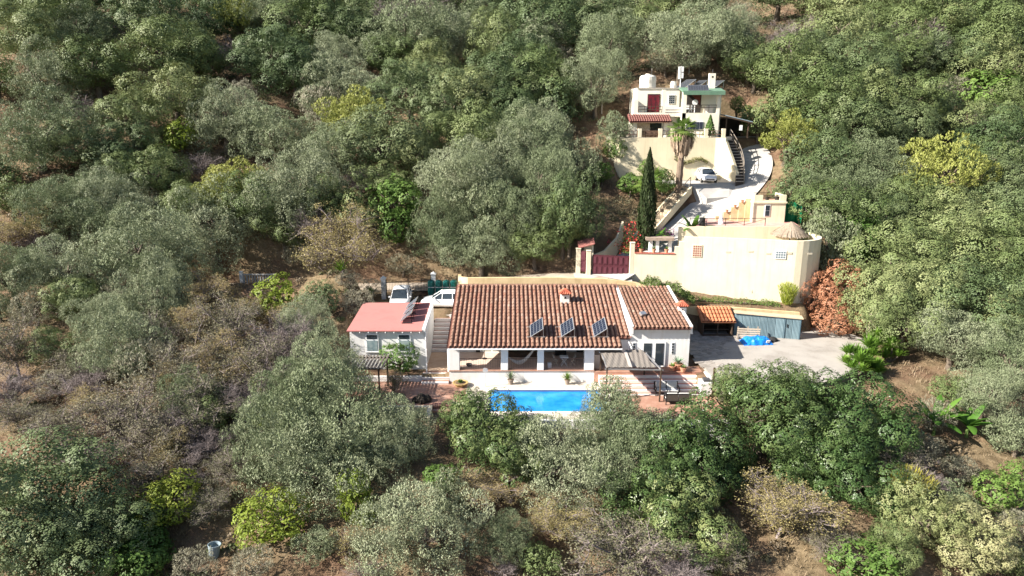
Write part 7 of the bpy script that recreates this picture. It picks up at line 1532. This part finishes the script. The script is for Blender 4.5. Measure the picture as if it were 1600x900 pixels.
for i, (x, y, z, trk, L) in enumerate(((31.3,56.4,1.0,2.6,1.25),(29.6,54.2,1.0,1.5,1.1),(28.0,52.4,.9,1.3,1.2),(26.4,52.0,.8,.9,1.0),(26.3,50.2,.4,1.0,1.1),(30.2,53.0,.9,1.1,1.1),(28.0,50.8,.6,.7,1.0))): rosette(x,y,tz(x,y),trk,L,64,.11,'yucca',yl[i],YUC,seed=i+40,heads=0 if i == 0 else 4,group='yuccas along the right edge of the drive')
rosette(-15.6,62.5,tz(-15.6,62.5),1.2,1.3,60,.11,'yucca','yucca rosette left of the white gate pillar above the annex',YUC,seed=60)
rosette(-13.1,63.0,tz(-13.1,63.0),.7,.9,46,.09,'yucca','small pale yucca beside the left white gate pillar',PALM,seed=61)
ba = leafmat('banana_leaf', [(.06,.15,.02),(.11,.22,.035),(.17,.29,.06)], .35)
def banana(x, y, z, n, L, w, label, seed):
    t = thing('banana_plant', label, 'plant', (x,y,z)); mb = MB(); mb.tube([(0,0,-.2),(.05,.03,L*.45)],[.13,.08],8); mb.build('stem', mat('green_stem', (.10,.16,.04)), t, local=True)
    rr = random.Random(seed)
    for i in range(n):
        a = i*2.399+rr.uniform(-.2,.2); e = 1.2-.8*i/n; p = Vector((.05,.03,L*.4)); d = Vector((math.cos(a)*math.cos(e),math.sin(a)*math.cos(e),math.sin(e))); s = Vector((-math.sin(a),math.cos(a),0)); v = []; l = L*rr.uniform(.8,1.1)
        for k in range(9):
            u = k/8; ww = w*(.08 if k == 0 else math.sin(math.pi*(u*.86+.10))**.7)*.5; nn = d.cross(s)
            v += [p+s*ww+nn*(-.25*ww), p, p-s*ww+nn*(-.25*ww)]; p = p+d*l/8; d = (d+Vector((0,0,-.13))).normalized()
        mb = MB(); mb.add(v, [f for k in range(8) for f in ((3*k,3*k+1,3*k+4,3*k+3),(3*k+1,3*k+2,3*k+5,3*k+4))]); mb.build('leaf', ba, t, local=True, smooth=True)
    return t
banana(29.0,44.4,tz(29.0,44.4),12,2.3,.6,'banana plant with broad bright leaves on the brown bank at lower right',1)
banana(31.0,44.0,tz(31.0,44.0),9,1.9,.55,'second smaller banana plant right of the big one on the bank',2)
banana(14.2,68.6,tz(14.2,68.6),10,1.7,.42,'banana plant beside the garden stair above the stone table',3)
banana(17.6,67.9,tz(17.6,67.9),9,2.4,.5,'tall banana plant left of the black bin on the red terrace',4)
# conical clipped shrub on the upper terrace and climbers on the wall below
def cone_shrub(x, y, z, h, r, label):
    t = thing('conical_shrub', label, 'shrub', (x,y,z)); rg = np.random.default_rng(9); n = 1400; u = rg.uniform(0,1,n); a = rg.uniform(0,6.283,n); q = r*(1-u*.95)*np.sqrt(rg.uniform(.5,1,n)); P = np.stack([np.cos(a)*q,np.sin(a)*q,.2+u*h],1); N_ = unit(np.stack([np.cos(a),np.sin(a),np.full(n,.5)],1)+rg.normal(size=(n,3))*.35)
    V, F = leaf_quads(P, N_, rg, .18, .11); np_mesh('crown', V, F, LM['shrub'], tone=rg.uniform(0,1,n), parent=t); mb = MB(); mb.tube([(0,0,-.1),(0,0,h*.6)],.06,6); mb.build('trunk', TRUNK, t, local=True)
cone_shrub(22.7,81.2+1.6,17.0,2.3,.85,'bright green cone shaped shrub standing on the upper terrace in front of the house')
# bougainvillea, hedge, bamboo, plumbago
def flower_bush(x, y, z, rx, rz, n, cols, base, name, label, seed, frac=.5):
    t = thing(name, label, 'flowering bush', (x,y,z)); rg = np.random.default_rng(seed)
    def cloud(k, s): d = unit(rg.normal(size=(k,3))); d[:,2] = np.abs(d[:,2]); return d*np.array([rx,rx,rz*1.6])*rg.uniform(.35,1.05,(k,1))*(1+.25*np.sin(d[:,:1]*7+d[:,1:2]*5)), unit(d+rg.normal(size=(k,3))*.6)
    P, N_ = cloud(n, 1); V, F = leaf_quads(P, N_, rg, .16, .10); np_mesh('foliage', V, F, base, tone=rg.uniform(0,1,n), parent=t)
    k = int(n*frac); P, N_ = cloud(k//8, 1); P = np.repeat(P, 8, 0)+rg.normal(size=(k//8*8,3))*.13; N_ = np.repeat(N_, 8, 0); N_ = unit(N_+rg.normal(size=N_.shape)*.5); V, F = leaf_quads(P, N_, rg, .14, .12); np_mesh('blossom', V, F, cols, tone=rg.uniform(0,1,len(P)), parent=t)
    return t
flower_bush(11.35,66.5,tz(11.35,66.5)+1.1,1.2,1.7,700,leafmat('red_bract',[(.50,.02,.06),(.62,.08,.07),(.55,.16,.10)],.3),LM['shrub'],'bougainvillea','bougainvillea with red blossom left of the cypress',5,.9)
flower_bush(10.2,69.2,tz(10.2,69.2)+.6,.5,.8,160,leafmat('pink_bract',[(.65,.02,.12),(.7,.05,.16)],.3),LM['shrub'],'bougainvillea','small pink blossom clump above the curved cream stair wall',6,.9)
flower_bush(11.0,41.6,tz(11.0,41.6)+1.9,.6,.55,260,leafmat('lilac_flower',[(.45,.50,.68),(.60,.64,.78)],.2),LM['avocado'],'plumbago','pale lilac blossom bush among dark leaves below the sofas',7,.8)
flower_bush(15.6,70.6,tz(15.6,70.6)+.1,1.0,.4,300,leafmat('purple_flower',[(.20,.04,.16),(.3,.07,.25)],.2),LM['shrub'],'flower_bed','low purple flower patch along the garden stair',8,.7)
def hedge(name, label, line, w, h, n, m, seed, ll=.13):
    t = thing(name, label, 'hedge', line[0]); rg = np.random.default_rng(seed); L = np.array(line, float); k = rg.integers(0, len(L)-1, n); u = rg.uniform(0,1,(n,1)); P0 = L[k]*(1-u)+L[k+1]*u
    a = rg.uniform(0,math.pi,n); rad = np.sqrt(rg.uniform(.35,1,n))*(1+.25*np.sin(P0[:,0]*3.1)+.15*np.sin(P0[:,0]*7.3)); O = np.stack([np.zeros(n),-np.cos(a),np.sin(a)],1)
    P = P0+O*np.array([0,w,h])*rad[:,None]+rg.normal(size=(n,3))*.06; V, F = leaf_quads(P-np.array(line[0]), unit(O+rg.normal(size=(n,3))*.5), rg, ll, ll*.7); np_mesh('foliage', V, F, m, tone=rg.uniform(0,1,n), parent=t)
    mb = MB(); mb.tube([Vector(p)-Vector(line[0]) for p in line], .08, 6); mb.build('stem', TRUNK, t, local=True); return t
hedge('ivy_hedge','light green ivy mound between the tile roof and the big cream wall',[(11.6,61.7,4.5),(13.2,61.5,4.6),(14.8,60.9,4.1),(16.2,60.6,3.5)],.75,.95,3600,leafmat('ivy_leaf',[(.07,.12,.025),(.13,.18,.05),(.21,.25,.08)],.25),11)
hedge('clipped_hedge','low dark green strip of hedge along the foot of the cream wall',[(16.2,61.2,3.5),(19,61.2,3.4),(22,60.8,3.3),(23.9,60.5,3.2)],.3,.4,1800,LM['shrub'],12,.1)
hedge('wall_climber','mossy climbing plant hanging on the cream wall behind the small white car',[(18.6,81.75,14.6),(19.6,81.7,14.0),(20.6,81.7,14.2),(21.6,81.7,14.5),(22.4,81.7,14.1)],.12,.4,900,leafmat('moss_leaf',[(.14,.15,.05),(.22,.22,.09),(.28,.26,.12)],.2),13,.12)
def bamboo(x, y, z, r, h, n, m, name, label, seed):
    t = thing(name, label, 'shrub', (x,y,z)); rg = np.random.default_rng(seed); a = rg.uniform(0,6.283,n); q = np.sqrt(rg.uniform(0,1,n)); A = unit(np.stack([np.cos(a)*q*.5,np.sin(a)*q*.5,np.ones(n)],1)); u = rg.uniform(.1,1,n)
    P = np.stack([np.cos(a)*q*r*(.4+.6*u),np.sin(a)*q*r*(.4+.6*u),u*h*(1-.25*q)],1); N_ = unit(rg.normal(size=(n,3))+np.array([-.6,-.4,.2])); N_ = unit(N_-(N_*A).sum(1,keepdims=True)*A); V, F = leaf_quads(P, N_, rg, .34, .045, axis=A); np_mesh('foliage', V, F, m, tone=rg.uniform(0,1,n), parent=t); mb = MB(); mb.tube([(0,0,-.2),(0,0,h*.6)],.04,5); mb.build('stem', TRUNK, t, local=True); return t
bamboo(24.6,60.6,3.2,.95,2.3,1500,LM['lemon'],'bamboo','yellow green bamboo clump in front of the cream wall beside the dead bushes',1)
bamboo(23.4,37.6,tz(23.4,37.6),1.7,2.4,2600,leafmat('yellow_broom',[(.16,.17,.02),(.26,.25,.04),(.34,.31,.07)],.3),'broom_bush','spiky yellow green broom bush above the pale trees at lower right',2)
# fallen branch and hose
t = thing('fallen_branch', 'long pale fallen branch on the bare ground at lower left', 'branch', (-14.2,30.6,tz(-14.2,30.6))); mb = MB(); mb.tube([(x,30.6-.03*(x+14),tz(x,30.6)+.12) for x in (-15.6,-14.6,-13.6,-12.4)],[.05,.045,.035,.02],6); mb.build('wood', mat('pale_dead_wood', (.45,.40,.35), (.36,.31,.27), 5), t)
t = thing('hose', 'coiled black hose lying on the ground left of the bottom olive tree', 'hose', (-8.0,30.4,tz(-8,30.4))); mb = MB(); mb.tube([(-8.2+.9*math.cos(a)*(1+.06*a), 30.6+.8*math.sin(a), tz(-8.2+.9*math.cos(a),30.6+.8*math.sin(a))+.1) for a in [1.0+.35*i for i in range(15)]],.05,7); mb.build('pipe', RUB, t)
# ---------------------------------------------------------------- ground cover
rg = np.random.default_rng(21); n = 30000
gx_ = rg.uniform(-75,85,n); gy_ = 26+rg.uniform(0,1,n)**1.15*100
free = np.full(n, 1e9)
for poly, zp, bl in PADS: free = np.minimum(free, _pdist(gx_, gy_, poly))
free = np.minimum(free, np.maximum(_line(gx_, gy_, UPDRIVE)[0]-2.9, 0)); free = np.minimum(free, np.maximum(_line(gx_, gy_, ROAD)[0]-1.7, 0))
keep = (free > .5); fr = free
gx_, gy_ = gx_[keep], gy_[keep]; gz_ = terrain(gx_, gy_); n = len(gx_); dens = _sn(gx_, gy_, .33, 4.0)
B0 = np.stack([gx_, gy_, gz_-.03], 1); k = 7; BP = np.repeat(B0, k, 0)+rg.normal(size=(n*k,3))*np.array([.22,.22,0]); a = rg.uniform(0,6.283,n*k); hgt = rg.uniform(.12,.42,n*k)*np.repeat(np.clip(.75+.35*dens,.3,1.3), k)
tip = BP+np.stack([np.cos(a)*hgt*.6,np.sin(a)*hgt*.6,hgt],1); s = np.stack([-np.sin(a),np.cos(a),np.zeros(n*k)],1)*.022
V = np.stack([BP-s,BP+s,tip+s*.3,tip-s*.3],1).reshape(-1,3)
tag(stuff(np_mesh('dry_grass', V, np.arange(n*k*4).reshape(-1,4), leafmat('straw', [(.17,.125,.075),(.27,.205,.13),(.36,.285,.19)], .2), tone=np.repeat(rg.uniform(0,1,n),k))), 'dry straw coloured grass growing over the hillside between the trees', 'grass')
n = 7000; sx_ = rg.uniform(-75,85,n); sy_ = 28+rg.uniform(0,1,n)**.9*105
free = np.full(n, 1e9)
for poly, zp, bl in PADS: free = np.minimum(free, _pdist(sx_, sy_, poly))
free = np.minimum(free, np.maximum(_line(sx_, sy_, UPDRIVE)[0]-3.2, 0)); free = np.minimum(free, np.maximum(_line(sx_, sy_, ROAD)[0]-2.2, 0))
q = (free > 1.0) & (((sx_ < -14) & (sy_ > 44) & (sy_ < 66) & (rg.uniform(0,1,n) < .6)) | ((sy_ > 66) & ((sx_ < 8) | (sx_ > 31) | (rg.uniform(0,1,n) < .25))) | (_sn(sx_, sy_, .17, 1.0) > .35)); sx_, sy_ = sx_[q], sy_[q]; sz_ = terrain(sx_, sy_); n = len(sx_); k = 46
rad = rg.uniform(.35,1.0,n)*np.where(sy_ > 70, 1.35, .8); d = unit(rg.normal(size=(n,k,3))); d[:,:,2] = np.abs(d[:,:,2])
P = (np.stack([sx_,sy_,sz_],1)[:,None]+d*rad[:,None,None]*rg.uniform(.5,1.05,(n,k,1))*np.array([1,1,.85])).reshape(-1,3)
V, F = leaf_quads(P, unit(d.reshape(-1,3)+rg.normal(size=(n*k,3))*.5), rg, .30, .13)
kind = _sn(sx_, sy_, .12, 3.3)+rg.normal(size=n)*.5; mi = np.repeat((kind > .1).astype(int)+(kind > .9), k)
tag(stuff(np_mesh('undergrowth', V, F, [leafmat('scrub_green', [(.05,.07,.03),(.09,.11,.05),(.14,.15,.08)]), leafmat('scrub_brown', [(.12,.09,.055),(.19,.15,.10),(.26,.21,.15)]), leafmat('scrub_mixed', [(.10,.10,.05),(.17,.16,.09),(.22,.20,.13)])], tone=np.clip(np.repeat(rg.uniform(0,1,n),k)*.7+rg.uniform(0,.3,n*k),0,1), mi=mi)), 'low green and brown scrub growing between the trees', 'scrub')
